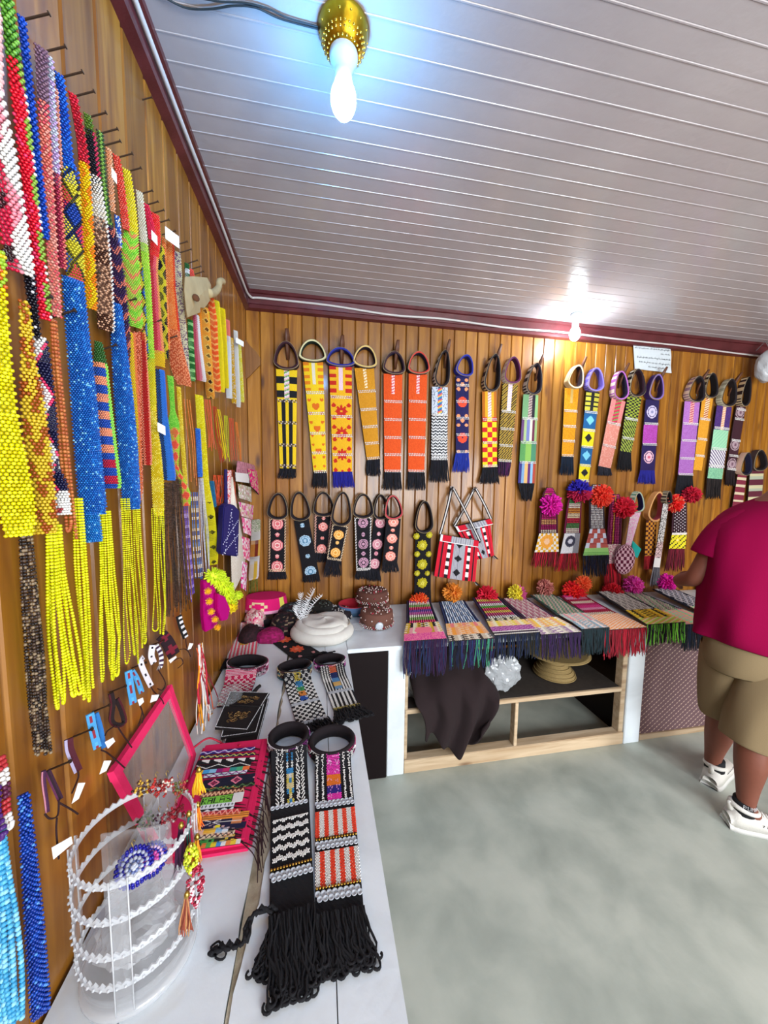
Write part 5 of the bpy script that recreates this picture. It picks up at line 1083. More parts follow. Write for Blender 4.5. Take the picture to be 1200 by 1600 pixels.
counter_sash('crimson and white checked beaded sash with an orange panel at its end', (T.x, T.y), (Bq.x, Bq.y), .125, .105, (.088, .062), .045, lambda u, s, f, w: ('#d0d0d4' if f < .12 else '#f06820' if .68 < f < .9 and .25 < u < .85 else '#c8d0b8' if f > .92 else W_ if (int(u * 10) + int(s / .011)) % 2 else '#c01850'), base='#c01850', rdir=(.25, 1), outerbeads=['#e8d8e0', '#a02058', '#d8a0b8'], pitch=.0045, fine=False)
# black tassel of the farther pink sash, lying between the two rings
p0 = Vector((*K2(368, 1036)[:2], ZS)); tt_ = empty('yarn_tassel', p0); tag(tt_, 'black yarn tassel lying between the pink sashes by the wall', 'tassel')
yarns(tt_, p0 + Vector((.04, .02, 0)), p0 + Vector((.03, -.02, 0)), p0 + Vector((-.05, .01, 0)), p0 + Vector((-.05, -.06, 0)), 46, '#0a0a10', wild=.008, seed=9, zmax=.02)
# ------------------------------------------------------------------ black velvet purses with gold embroidery
def purse(label, quad, z0, th, flap):
    Q = [Vector((*K2(*q)[:2], z0)) for q in quad]; t = empty('purse', Q[0]); tag(t, label, 'purse', 'black embroidered purses in a stack')
    V = Q + [q + UP * th for q in Q]; pmesh('purse_body', V, [(3,2,1,0), (4,5,6,7), (0,1,5,4), (1,2,6,5), (2,3,7,6), (3,0,4,7)], mat('black_velvet', '#120c0e', rough=.95), t)
    top = [q + UP * (th + .0012) for q in Q]; P = []
    per = sum((top[i] - top[(i+1) % 4]).length for i in range(4)); 
    for i in range(4):
        a, b = top[i], top[(i+1) % 4]; n = int((a - b).length / .0045)
        for k in range(n): P.append(tuple(a.lerp(b, k / n).lerp((top[0]+top[1]+top[2]+top[3]) / 4, .02)))
    beads('bead_edging', P, ['#e0e0e4'] * len(P), .0017, MATTEBEAD, t)
    if flap:
        rr = random.Random(int(quad[0][0])); V = []; F = []
        for (u0, u1, v0, v1) in ((.30, .82, .14, .34), (.22, .80, .58, .84)):
            for k in range(26):
                u, v_ = rr.uniform(u0, u1), rr.uniform(v0, v1); R = rr.uniform(.003, .007); ph = rr.random() * 6
                pts = [top[0].lerp(top[1], u).lerp(top[3].lerp(top[2], u), v_) + Vector((R * math.cos(ph + a) * (1 + .3 * a / 5), R * math.sin(ph + a), .0003)) for a in [m * .8 for m in range(7)]]
                vv, ff = tube_vf(pts, .0008, 3, off=len(V), cap=False); V += vv; F += ff
        o = pmesh('gold_embroidery', V, F, mat('gold_thread', '#a08050', rough=.4, metal=.6), t); o['kind'] = 'stuff'
        a = top[0].lerp(top[3], .42); b = top[1].lerp(top[2], .42); tube('flap_fold', [a, a.lerp(b, .5) + UP * .001, b], .0025, mat('black_velvet'), t)
        m_ = top[0].lerp(top[1], .6); tube('closing_tab', [m_ - UP * .002, m_ + Vector((.01, .022, .002)), m_ + Vector((.016, .04, -.002))], .0075, mat('black_velvet'), t, n=6)
purse('black purse edged with white beads, lowest of the stack', [(368, 1096), (420, 1094), (402, 1162), (350, 1168)], ZK + .0005, .008, False)
purse('black purse below the gold embroidered one, peeking out right', [(364, 1094), (417, 1091), (400, 1152), (345, 1160)], ZK + .009, .008, False)
purse('black purse with gold embroidery, topmost of the stack', [(360, 1090), (421, 1092), (386, 1152), (336, 1148)], ZK + .0175, .008, True)
# ------------------------------------------------------------------ pink display pad with woven bracelets
PINKF = mat('fuchsia_cloth', '#d81858', rough=.7, bump=.3, bscale=200)
pd = empty('display_pad', (.19, .95, ZK)); tag(pd, 'fuchsia padded board lying flat with woven bracelets strapped over it', 'display board')
box('pad', .085, .288, .776, 1.122, ZK + .0005, ZK + .024, PINKF, pd, .008)
box('pad_spine', .262, .271, .79, 1.11, ZK + .0235, ZK + .0262, PINKF, pd, .001)
def band(label, px0, px1, wpx, pat, tag_=None, text=None, idx=0):
    z = ZK + .0255; A = at(*px0, 2, z); B_ = at(*px1, 2, z); t = empty('woven_bracelet', A); tag(t, label, 'bracelet', 'woven bracelets on the fuchsia pad')
    d = (B_ - A).normalized(); s = Vector((d.y, -d.x, 0)); s = s if s.y > 0 else -s; wd = wpx / 1.0 * .00215
    rows = lambda f: (A.lerp(B_, f) - s * wd / 2, A.lerp(B_, f) + s * wd / 2)
    sheet('woven_band', rows, UP, pat, .0017, t, thick=.0016, jitter=.0002)
    rr = random.Random(idx * 7)
    for q in range(2):   # dark tie threads over the pad's right edge
        e = B_ + s * rr.uniform(-wd * .3, wd * .3); g = Vector((.296 + rr.random() * .012, e.y - .01 + rr.uniform(-.02, .01), ZK + .012)); h = Vector((g.x + rr.uniform(.004, .02), g.y - rr.uniform(.02, .06), ZK + .003))
        tube('tie_thread', rope([e, e.lerp(g, .6) + UP * .004, g, h], 4), .0011, THREAD, t, n=4, cols='#2a0c14')
    if tag_:
        p = A.lerp(B_, .97) + UP * .003; V = [p + d * a + s * b + UP * c_ for c_ in (0, .0008) for a, b in ((-.013, -.016), (.013, -.016), (.013, .012), (-.013, .012))]
        pmesh('paper_tag', V, [(3,2,1,0), (4,5,6,7), (0,1,5,4), (1,2,6,5), (2,3,7,6), (3,0,4,7)], PAPER, t)
    return t, A, B_, s, d, wd
LET = {'K': ['10001','10010','10100','11000','10100','10010','10001'], 'A': ['01110','10001','10001','11111','10001','10001','10001'], 'L': ['10000','10000','10000','10000','10000','10000','11111'], 'S': ['01111','10000','10000','01110','00001','00001','11110'], 'H': ['10001','10001','10001','11111','10001','10001','10001'],
       'P': ['11110','10001','10001','11110','10000','10000','10000'], 'U': ['10001','10001','10001','10001','10001','10001','01110'], 'M': ['10001','11011','10101','10101','10001','10001','10001']}
def word(wd_, bg, fg, pad=.02, fill=.96):
    n = len(wd_) * 6
    def p(u, s, f, w):
        x = (f - pad) / (fill - pad) * n; row = int((1 - u) * 9) - 1
        if 0 <= x < n and 0 <= row < 7:
            k = int(x // 6); c = int(x % 6)
            if c < 5 and LET[wd_[k]][row][c] == '1': return fg
        return bg
    return p
def bw(bg, c1, c2, per, amp=.3, th=.16): return lambda u, s, f, w: c1 if abs(u - .5 - amp * math.sin(s / per * 2 * PI)) < th else c2 if H(round(s * 130), round(u * 5)) < .12 else bg
def bd(bg, ring_, core, per): return lambda u, s, f, w: (lambda d: core if d < .35 else bg if d < .5 else ring_ if d < .8 else bg)(abs(u - .5) * 2 * .9 + abs(((s / per) % 1) - .5) * 3)
BL = [('navy and purple bracelet with a white wave, topmost on the pad', (313, 1178), (398, 1170), 7, bw('#241c70', '#c8c0e0', '#8a3090', .03)),
 ('navy bracelet with a yellow zigzag', (313, 1184), (399, 1178), 5, bw('#14183c', '#d8d060', '#88b0b8', .018)),
 ('black bracelet with white triangles', (308, 1192), (398, 1187), 8, lambda u, s, f, w: W_ if u > 1 - ((s / .034) % 1) * .9 and ((s / .034) % 1) > .35 else '#0e0e16'),
 ('black bracelet with a thin white zigzag line', (306, 1200), (392, 1194), 8, lambda u, s, f, w: W_ if abs(abs(((s / .06) % 1) - .5) * 1.6 + .1 - u) < .08 else '#0e0e16'),
 ('bracelet of yellow, blue, magenta and teal blocks', (306, 1208), (390, 1200), 7, lambda u, s, f, w: ['#e8b030', '#48a0d8', '#88c0e0', '#902070', '#c02868', '#309088', '#48a878', '#e87038'][min(7, int(f * 8))]),
 ('white bracelet with purple flecks', (318, 1214), (386, 1206), 6, bw('#e0dce8', '#7a2878', '#48a090', .02)),
 ('wide navy bracelet with three pink diamonds', (316, 1227), (398, 1215), 15, bd('#10142c', '#e88098', '#8c1848', .058)),
 ('black bracelet with green and amber waves', (320, 1236), (398, 1225), 6, bw('#141814', '#507848', '#e0a050', .022)),
 ('peach and brown zigzag bracelet', (314, 1244), (382, 1235), 7, bw('#6a2c24', '#e8b890', '#a07048', .010, .25, .25)),
 ('green bracelet with woven black letters and a paper tag', (314, 1254), (374, 1246), 12, word('KALASH', '#78c040', '#101810')),
 ('white bracelet with small dark crosses', (312, 1265), (366, 1259), 11, lambda u, s, f, w: '#14181c' if ((int(s / .0018) % 5 == 2 and .55 < u < .9) or (int(s / .0018) % 5 in (1, 2, 3) and .66 < u < .8) or (u < .35 and abs(((s / .02) % 1) - .5) * .7 < u)) else '#dfe2e6'),
 ('red and pink patterned bracelet', (312, 1274), (376, 1268), 8, bw('#c83038', '#f0a898', '#802028', .014)),
 ('orange bracelet with long brown stripes', (316, 1280), (389, 1272), 8, lambda u, s, f, w: '#5a2418' if int(u * 6) in (2, 4) else '#f09838'),
 ('navy bracelet with white arrows', (312, 1288), (378, 1282), 8, lambda u, s, f, w: '#e0dcd8' if (.42 < u < .58 and f > .3) or (f < .5 and abs(u - .5) * .02 < abs(f - .3) * .06 < abs(u - .5) * .035) else '#16143a' if f < .75 else '#d88850'),
 ('navy bracelet with a yellow heart', (310, 1295), (384, 1289), 8, lambda u, s, f, w: '#e8dc28' if abs(f - .4) < .05 and .3 < u < .8 else '#c8a0a0' if H(round(s * 160), round(u * 4)) < .16 else '#16143a'),
 ('amber, blue and white block bracelet', (308, 1302), (366, 1296), 7, lambda u, s, f, w: ['#e8b8a0', '#e8b030', '#e8b840', '#90b8d8', '#d8e0e8', '#181818'][min(5, int(f * 6))]),
 ('cream bracelet with curling dark letters', (308, 1309), (366, 1303), 8, bw('#e8d0b0', '#3c2c38', '#c87860', .012, .2, .12)),
 ('green, black and yellow bracelet', (312, 1317), (366, 1309), 8, lambda u, s, f, w: ['#308838', '#48a048', '#202820', '#c8b030', '#e0b840'][min(4, int(f * 5))] if H(round(s * 140), round(u * 4)) > .2 else '#181c18'),
 ('block bracelet of orange, yellow and blue, lowest on the pad', (314, 1323), (376, 1315), 6, lambda u, s, f, w: ['#e87838', '#58a048', '#e8c828', '#4890d0', '#e8e8e8', '#e88848', '#e8c838', '#e8e0d8'][min(7, int(f * 8))])]
for i, (lab, a, b, wp, pt) in enumerate(BL): band(lab, a, b, wp * .9, pt, tag_=(i == 9), idx=i)
# ------------------------------------------------------------------ fuchsia framed holder leaning on the wall
fr = empty('pink_holder', (.03, .9, ZK)); tag(fr, 'hot pink cloth covered frame with clear plastic leaning on the left wall', 'frame')
A_, B_, C_, D_ = Vector((.028, 1.035, .985)), Vector((.062, 1.092, ZK + .012)), Vector((.028, .765, .975)), Vector((.100, .785, ZK + .012))
def bar(p, q, w_, h_, n_):
    d = (q - p).normalized(); nn = (A_ - D_).cross(C_ - B_).normalized(); s = d.cross(nn).normalized(); V = []
    for e in (p - d * w_ / 2, q + d * w_ / 2):
        for a, b in ((-1, -1), (1, -1), (1, 1), (-1, 1)): V.append(e + s * (a * w_ / 2) + nn * (b * h_ / 2))
    pmesh(n_, V, [(0,1,2,3), (7,6,5,4), (0,4,5,1), (1,5,6,2), (2,6,7,3), (3,7,4,0)], mat('hot_pink_cloth', '#f02868', rough=.75, bump=.3, bscale=250), fr)
bar(A_, C_, .022, .012, 'top_bar'); bar(A_, B_, .022, .012, 'side_bar'); bar(C_, D_, .022, .012, 'side_bar'); bar(B_, D_, .018, .012, 'bottom_bar')
nn = (A_ - D_).cross(C_ - B_).normalized() * .002; V = [A_, B_, D_, C_]; V = V + [v_ + nn for v_ in V]
CLEAR = mat('clear_plastic', '#d8dce0', rough=.08, bump=0, alpha=.16, spec=.8, var=0)
CLEAR2 = mat('clear_plastic_edge', '#e4e8ec', rough=.12, bump=0, alpha=.55, spec=.9, var=0)
pmesh('plastic_sheet', V, [(0,1,2,3), (7,6,5,4), (0,4,5,1), (1,5,6,2), (2,6,7,3), (3,7,4,0)], CLEAR, fr)
tag(tube('ribbon', rope([(.062, 1.10, ZK + .03), (.10, 1.13, ZK + .035), (.16, 1.12, ZK + .006), (.20, 1.09, ZK + .03)], 6), .003, mat('red_ribbon', '#b81838', rough=.6), n=4), 'thin crimson ribbon curving from the pink frame to the pad', 'ribbon')
# ------------------------------------------------------------------ clear notched earring stand
ES = (.128, .632); es = empty('earring_stand', (*ES, ZK)); tag(es, 'clear acrylic earring stand with notched curved tiers', 'earring stand')
lathe('base', [(.085, ZK + .0005), (.088, ZK + .004), (.088, ZK + .012), (.082, ZK + .016), (.02, ZK + .018), (.02, ZK + .020)], (*ES, 0), CLEAR2, es, 40)
lathe('base_tray', [(.080, ZK + .021), (.084, ZK + .024), (.086, ZK + .040), (.084, ZK + .041), (.082, ZK + .026), (.03, ZK + .024)], (*ES, 0), CLEAR, es, 40)
def tier(z, R, a0, a1, n, h=.016, th=.003):
    """a curved strip with a scalloped, notched upper edge and a drilled bead line"""
    V = []; F = []
    for i in range(n + 1):
        a = a0 + (a1 - a0) * i / n; top = h * (1 if i % 2 else .55)
        for r_, zz in ((R, 0), (R, top), (R - th, top), (R - th, 0)): V.append(Vector((ES[0] + r_ * math.cos(a), ES[1] + r_ * math.sin(a), z + zz)))
    for i in range(n):
        for k in range(4): F.append((i*4+k, i*4+(k+1)%4, i*4+4+(k+1)%4, i*4+4+k))
    F += [(3, 2, 1, 0), (n*4, n*4+1, n*4+2, n*4+3)]
    pmesh('notched_tier', V, F, CLEAR2, es)
    P = [(ES[0] + (R + .001) * math.cos(a0 + (a1 - a0) * i / n), ES[1] + (R + .001) * math.sin(a0 + (a1 - a0) * i / n), z + h * .3) for i in range(1, n, 2)]
    beads('tier_studs', P, ['#ffffff'] * len(P), .0026, CLEAR2, es, fine=True)
for z, R in ((.962, .088), (.905, .090), (.845, .090), (.79, .088)):
    tier(z, R, 0, 2 * PI, 96, .012)
for z in (.93, .87, .815): 
    for k in range(2):
        a = math.radians(20 + 90 * k)
for k in range(4):
    a = math.radians(10 + 90 * k); V = []
    for r_, ww in ((.090, .012), (.087, .012)):
        for zz in (ZK + .018, .978):
            for s_ in (-1, 1): V.append(Vector((ES[0] + r_ * math.cos(a) - s_ * ww * math.sin(a), ES[1] + r_ * math.sin(a) + s_ * ww * math.cos(a), zz)))
    pmesh('upright', V, [(0,1,3,2), (4,6,7,5), (0,4,5,1), (2,3,7,6), (0,2,6,4), (1,5,7,3)], CLEAR, es)
    r_ = .091
    for s_ in (-1, 1):
        q = Vector((ES[0] + r_ * math.cos(a) - s_ * .012 * math.sin(a), ES[1] + r_ * math.sin(a) + s_ * .012 * math.cos(a), 0)); tube('upright_edge', [q + UP * (ZK + .02), q + UP * .978], .0013, CLEAR2, es, n=5)
box('core_panel', ES[0] - .055, ES[0] + .055, ES[1] - .0015, ES[1] + .0015, ZK + .02, .97, CLEAR, es); box('core_panel', ES[0] - .0015, ES[0] + .0015, ES[1] - .055, ES[1] + .055, ZK + .02, .97, CLEAR, es)
crumple('plastic_film', 'crumpled clear film lying on the base of the earring stand', (ES[0], ES[1] - .01, ZK + .072), .062, .062, .03, mat('cloudy_film', '#dcdfe2', rough=.15, bump=.3, bscale=60, alpha=.35, spec=.9), 'plastic film', 44, n=16, amp=.3, fold=7)
def earring(label, x, y_, yd, r, rings_, kind='disc'):
    c = at(x, y_, 1, yd); t = empty('earring', c); tag(t, label, 'earring', 'earrings on the acrylic stand')
    P = []; K = []
    fx = (CAM - c).normalized(); sx = fx.cross(UP).normalized(); sy = sx.cross(fx)
    if kind == 'disc':
        for q, (rad, col, n) in enumerate(rings_):
            for k in range(n):
                a = 2 * PI * k / n + q * .3; P.append(tuple(c + sx * (rad * r * math.cos(a)) + sy * (rad * r * math.sin(a)) + fx * (.004 * (1 - rad) * (1 if q % 2 else 1.6)))); K.append(col)
        beads('beaded_disc', P, K, r * .125, BEAD, t, fine=True)
    elif kind == 'star':
        rr = random.Random(int(x)); 
        for k in range(46): a = rr.random() * 6.28; d = r * math.sqrt(rr.random()) * (.5 + .5 * abs(math.cos(2.5 * a))); P.append(tuple(c + sx * (d * math.cos(a)) + sy * (d * math.sin(a)) + fx * rr.uniform(0, .006))); K.append(rings_[int(rr.random() * len(rings_))])
        beads('bead_cluster', P, K, r * .16, BEAD, t, fine=True)
    tube('ear_wire', [c + sy * r * .9, c + sy * (r + .006) + sx * .002, c + sy * (r + .010), c + sy * (r + .006) - sx * .003], .0006, mat('gilt_wire', '#c8a850', rough=.3, metal=1), t, n=4)
Bd = '#14148c'
earring('blue and silver beaded disc earring, front one of the pair', 210, 1354, .585, .026, [(.95, Bd, 26), (.82, '#1c1ca0', 22), (.68, '#b8c0d8', 18), (.54, Bd, 15), (.40, '#c0c8d8', 11), (.26, '#6878a8', 7), (.1, '#d8e0f0', 4)])
earring('blue and pink beaded disc earring behind the first', 236, 1343, .62, .024, [(.95, Bd, 26), (.82, '#1c1ca0', 22), (.68, '#d0b0d0', 18), (.54, Bd, 15), (.40, '#d050a0', 11), (.26, '#b03090', 7), (.1, '#4c2090', 4)])
for i, (x, y_, cols, lab) in enumerate([(222, 1232, ['#c89828', '#3c1c14', '#d8b040'], 'amber and black star earring in the top tier'), (246, 1230, ['#a01c18', '#c83028', '#601010'], 'red star earring left in the top tier'), (262, 1228, ['#8c1818', '#a82020', '#e0d0c0'], 'dark red star earring middle of the top tier'), (280, 1232, ['#7a7840', '#a04030', '#5a6030'], 'olive and red star earring right in the top tier'), (228, 1282, ['#4c6c30', '#2c4818', '#88a060'], 'green beaded flower earring on the second tier'), (250, 1284, ['#c8c8cc', '#502040', '#e0e0e0'], 'silver and plum flower earring on the second tier'), (264, 1278, ['#b02838', '#d05060', '#e8e0e0'], 'red and white flower earring on the second tier'), (276, 1270, ['#c03040', '#902030'], 'crimson flower earring on the second tier')]):
    earring(lab, x, y_, .70, .016, cols, 'star')
def tassel_ear(label, x, y0_, y1_, yd, w_, cols, beadsy=False):
    a, b = at(x, y0_, 1, yd), at(x, y1_, 1, yd); t = empty('tassel_earring', a); tag(t, label, 'earring', 'tassel earrings on the right side of the stand')
    if beadsy:
        P = []; K = []; rr = random.Random(int(y0_)); L = (a - b).length
        for k in range(170):
            f = rr.random(); an = rr.random() * 6.28; R = w_ * math.sin(PI * min(1, f * .9 + .12)) ; P.append((a.x + R * math.cos(an), a.y + R * math.sin(an), a.z - f * L)); K.append(cols[int(rr.random() * len(cols))])
        beads('bead_drop', P, K, .0028, BEAD, t, fine=True)
    else:
        fringe(t, a - Vector((.002, 0, 0)), a + Vector((.002, 0, 0)), b - Vector((w_, 0, 0)), b + Vector((w_, 0, 0)), Vector((0, -1, 0)), 34, cols, .0012, .003, name='tassel_threads', seed=int(y0_))
    lathe('cap', [(.002, .006), (.004, .003), (.005, -.002), (.003, -.004)], a, mat('gilt_wire'), t, 10)
tassel_ear('golden yellow wool tassel earring, uppermost', 311, 1203, 1240, .70, .012, ['#f0b818', '#e8a810', '#f8c830'])
tassel_ear('orange looped tassel earring under the golden one', 309, 1258, 1292, .67, .011, ['#f08018', '#e86010', '#f8a030'])
tassel_ear('dark purple tassel earring beside the green one', 283, 1290, 1350, .62, .008, ['#3c1438', '#582048', '#2a0c28'])
tassel_ear('teal and brown thread tassel earring', 295, 1272, 1330, .63, .006, ['#1c6860', '#5a3030', '#883848'])
tassel_ear('lime yellow beaded drop earring', 298, 1322, 1368, .60, .010, ['#c8d020', '#a0b018', '#d8e040'], True)
tassel_ear('orange thread loop earring at the pad corner', 308, 1308, 1345, .63, .007, ['#f0a028', '#e88018'])
tassel_ear('crimson beaded drop earring with white dots', 304, 1352, 1418, .60, .013, ['#a01838', '#901030', '#b82848', '#e8d0d8'], True)
tassel_ear('rust brown tassel earring, lowest', 292, 1398, 1452, .585, .010, ['#a05038', '#884030', '#c08858'])
# ------------------------------------------------------------------ caps at the far end of the counters
def pillbox(label, x, y_, r, h, z0, col, studs, group, top='#6a4438', tilt=0):
    c = Vector((x, y_, z0)); t = empty('pillbox_cap', c); tag(t, label, 'cap', group)
    lathe('crown', [(r * .9, 0), (r, .004), (r * 1.02, h * .5), (r * .98, h - .004), (r * .93, h), (.001, h + .002)], c, mat('cap_' + top.strip('#'), top, rough=.9, bump=.4, bscale=120), t, 36)
    P = []; K = []; rr = random.Random(int(x * 1000 + z0 * 999))
    for k in range(44):
        a = 2 * PI * k / 44
        for row, hh in enumerate((.007, .016)): P.append((x + r * 1.03 * math.cos(a + row * .07), y_ + r * 1.03 * math.sin(a + row * .07), z0 + hh)); K.append(studs[(k + row) % len(studs)])
        if k % 3 == 0: P.append((x + r * 1.03 * math.cos(a), y_ + r * 1.03 * math.sin(a), z0 + h * .62)); K.append(studs[(k // 3) % len(studs)])
    for k in range(52):
        a = rr.random() * 6.28; q = r * .86 * math.sqrt(rr.random()); P.append((x + q * math.cos(a), y_ + q * math.sin(a), z0 + h + .004)); K.append(studs[0] if rr.random() < .8 else studs[-1])
    o = beads('cowrie_studs', P, K, .0052, MATTEBEAD, t); o['kind'] = 'stuff'; return t
ST = ['#d8c8c0', '#c8a8a0', '#e8dcd8', '#b83048']
gpb = 'brown pillbox caps on the back counter'
c1 = at(592, 984, 2, ZK); pillbox('brown pillbox cap with cowrie rosette standing in front of the stacked ones', c1.x + .0, c1.y + .085, .098, .085, ZK + .001, None, ST, gpb)
lathe('cowrie_rosette', [(.001, .006), (.012, .006), (.020, .004), (.024, 0)], (c1.x + .0, c1.y - .0155, ZK + .028), SHELLM, bpy.data.objects['pillbox_cap'], 14, axis=(0, -1, 0))
c2 = at(583, 950, 2, ZK); pillbox('brown pillbox cap at the bottom of the pair by the wall', c2.x - .01, 2.19, .102, .075, ZK + .001, None, ST, gpb)
pillbox('brown pillbox cap with spotted top, upper of the pair by the wall', c2.x - .02, 2.20, .100, .07, ZK + .082, None, ST, gpb, top='#5c382e')
c = at(492, 944, 2, ZK); pillbox('black netted pillbox cap behind the white feathered hat', c.x + .02, 2.20, .095, .075, ZK + .001, None, ['#3a4038', '#14181a', '#808880'], 'dark caps behind the white hat', top='#1e1e1c')
c = at(525, 950, 2, ZK); pillbox('low black cap with white zigzag top, left of the red bowl cap', c.x - .01, 2.16, .10, .045, ZK + .001, None, ['#d8d4d0', '#1c1418', '#c0b8b8'], 'dark caps behind the white hat', top='#241c20')
c = at(541, 950, 2, ZK); t = empty('round_cap', (c.x + .04, 2.22, ZK)); tag(t, 'upturned red and blue round cap beside the brown pillbox caps', 'cap')
lathe('shell', [(.06, 0), (.085, .005), (.095, .03), (.098, .062), (.090, .064), (.084, .03), (.06, .012), (.001, .010)], (c.x + .04, 2.22, ZK + .001), CLOTH, t, 32, cols=['#385878', '#486a88', '#5878a0', '#c83848', '#c02838', '#b82030', '#a81c2c'])
# pink cap with scrollwork
c = at(425, 938, 2, ZK); t = empty('embroidered_cap', (c.x, 2.22, ZK)); tag(t, 'bright pink embroidered cap with cream scrolls at the corner of the counter', 'cap')
def pcap(i, j):
    return None
V = []; F = []; K = []; n = 40; rows_ = 10
for j in range(rows_ + 1):
    h = j / rows_; r_ = .125 * (1 - .12 * h)
    for i in range(n): a = 2 * PI * i / n; V.append(Vector((c.x + .01 + r_ * math.cos(a) * 1.05, 2.20 + r_ * .75 * math.sin(a), ZK + .06 + .085 * h)))
for j in range(rows_):
    for i in range(n):
        F.append((j*n+i, j*n+(i+1)%n, (j+1)*n+(i+1)%n, (j+1)*n+i)); a = (i % 8) - 3.5; b = j - 4.5
        K.append('#f0d8a8' if (4 < a*a*1.1 + b*b < 9 and (i // 8) % 2) else '#e8e060' if (abs(a) < 1.2 and (i // 8) % 2 == 0) else '#f0a8c8' if j in (0, 1) else '#e01070')
F.append(tuple(rows_*n + i for i in range(n))); K.append('#d80c68'); F.append(tuple(range(n-1, -1, -1))); K.append('#d80c68')
pmesh('embroidered_band', V, F, CLOTH, t, cols=K)
# pile of dark sequined caps
def soft_cap(label, x, y_, rx, ry, h, pat, z0=ZK, grp=None, seed=1, name='cap', m_=None, rim=True):
    rr = random.Random(seed); V = []; F = []; K = []; nu, nv = 36, 14; ph = [rr.random() * 6 for _ in range(6)]
    for j in range(nv + 1):
        f = j / nv; a_ = f * PI * .5
        for i in range(nu):
            a = 2 * PI * i / nu; w_ = 1 + .05 * math.sin(3 * a + ph[0]) + .03 * math.sin(7 * a + ph[1]) * (1 - f)
            r_ = (math.cos(a_) ** .55 if f < 1 else 0.02) * w_; zz = h * (math.sin(a_) ** .9) * (1 + .06 * math.sin(2 * a + ph[2]))
            V.append(Vector((x + rx * r_ * math.cos(a), y_ + ry * r_ * math.sin(a), z0 + .001 + zz)))
    for j in range(nv):
        for i in range(nu): F.append((j*nu+i, j*nu+(i+1)%nu, (j+1)*nu+(i+1)%nu, (j+1)*nu+i)); K.append(pat(i, j, rr))
    F.append(tuple(range(nu-1, -1, -1))); K.append('#0c0a0c'); F.append(tuple(nv*nu + i for i in range(nu))); K.append(K[0])
    o = pmesh(name, V, F, m_ or CLOTH, cols=K, smooth=False); return tag(o, label, 'cap', grp)
sq = lambda *c: (lambda i, j, rr: c[int(rr.random() ** 1.6 * len(c))])
gd = 'dark sequined caps piled in the corner'
p = at(440, 960, 2, ZK)
soft_cap('dark sequined cap with teal and red specks, back of the pile', .30, 2.16, .13, .11, .10, sq('#120e14', '#181420', '#20343c', '#381420', '#58686c'), grp=gd, seed=2)
soft_cap('black cap at the front of the dark pile beside the white hat', .27, 2.03, .11, .10, .085, sq('#0c0a0e', '#100c12', '#141018', '#3c1822', '#8a7860'), grp=gd, seed=3)
soft_cap('black velvet cap with small gold sprig, right of the dark pile', .36, 2.14, .085, .09, .075, sq('#0c0a0c', '#0e0c10', '#141014', '#141014', '#4c3c24'), grp=gd, seed=4)
soft_cap('magenta felt cap lying at the foot of the dark pile', .185, 1.90, .075, .06, .055, sq('#8c0c50', '#a01060', '#780840'), seed=5)
soft_cap('pink and cream folded cloth cap below the hanging pink packets', .075, 2.10, .06, .10, .09, sq('#e8a0a8', '#f0e0d8', '#d83870', '#e8c8b8'), seed=6)
soft_cap('dark maroon cap tucked under the pink cloth by the wall', .075, 1.93, .058, .085, .06, sq('#2a1018', '#34141c', '#1c0c10'), seed=7)
# white felt hat with feather
hx, hy = .455, 1.90
wh = empty('feathered_hat', (hx, hy, ZK)); tag(wh, 'white rolled felt hat with a white feather lying on the counter', 'hat')
FELT = mat('white_felt', '#cfccc4', rough=.9, bump=.4, bscale=60, var=.06)
for nm, r0, rt, zz, sx in (('rolled_brim', .125, .032, .032, 1.0), ('brim_fold', .105, .026, .060, 1.0)):
    pts = [Vector((hx + (r0 + .006 * math.sin(3 * a + zz * 90)) * 1.1 * math.cos(a), hy + (r0 + .004 * math.sin(5 * a)) * .92 * math.sin(a), ZK + zz + .004 * math.sin(2 * a + 1))) for a in [2 * PI * k / 40 for k in range(40)]]
    tube(nm, pts, rt, FELT, wh, n=12, closed=True)
V = []; F = []; n = 44
prof = [(.118, .055), (.122, .072), (.112, .088), (.085, .095), (.055, .092), (.02, .096), (.001, .096)]
for r_, h in prof:
    for i in range(n): a = 2 * PI * i / n; q = r_ * (1 + .05 * math.sin(4 * a + h * 60) + .03 * math.sin(9 * a)); V.append(Vector((hx + .012 + q * 1.1 * math.cos(a), hy + .02 + q * .95 * math.sin(a), ZK + h + .006 * math.sin(3 * a + r_ * 50))))
for j in range(len(prof) - 1):
    for i in range(n): F.append((j*n+i, j*n+(i+1)%n, (j+1)*n+(i+1)%n, (j+1)*n+i))
pmesh('crown', V, F, FELT, wh, smooth=True)
tube('hat_cord', [Vector((hx + .012 + .126 * 1.1 * math.cos(a), hy + .02 + .124 * .95 * math.sin(a), ZK + .066)) for a in [2 * PI * k / 36 for k in range(36)]], .003, mat('cream_cord', '#a89880', rough=.8), wh, n=5, closed=True)
FEA = mat('white_feather', '#e6e8ea', rough=.8, bump=0)
b0 = Vector((hx - .10, hy + .03, ZK + .06)); V = []; F = []; rr = random.Random(5)
for q in range(5):
    tip = b0 + Vector(((-.01, .06, .10, .03, -.04)[q], .02, (.17, .19, .15, .13, .10)[q])); ax = rope([b0, b0.lerp(tip, .5) + Vector((-.015, 0, .01)), tip], 8)
    for k in range(len(ax) - 1):
        for s_ in (-1, 1):
            e = ax[k] + Vector((s_ * .02 * math.sin(PI * (k + 2) / (len(ax) + 3)) + rr.uniform(-.004, .004), rr.uniform(-.006, .006), .014 + rr.uniform(-.003, .006)))
            vv, ff = tube_vf([ax[k], ax[k].lerp(e, .6) + Vector((0, 0, -.002)), e], [.0022, .0016, .0004], 3, off=len(V), cap=False); V += vv; F += ff
    vv, ff = tube_vf(ax, .0011, 4, off=len(V)); V += vv; F += ff
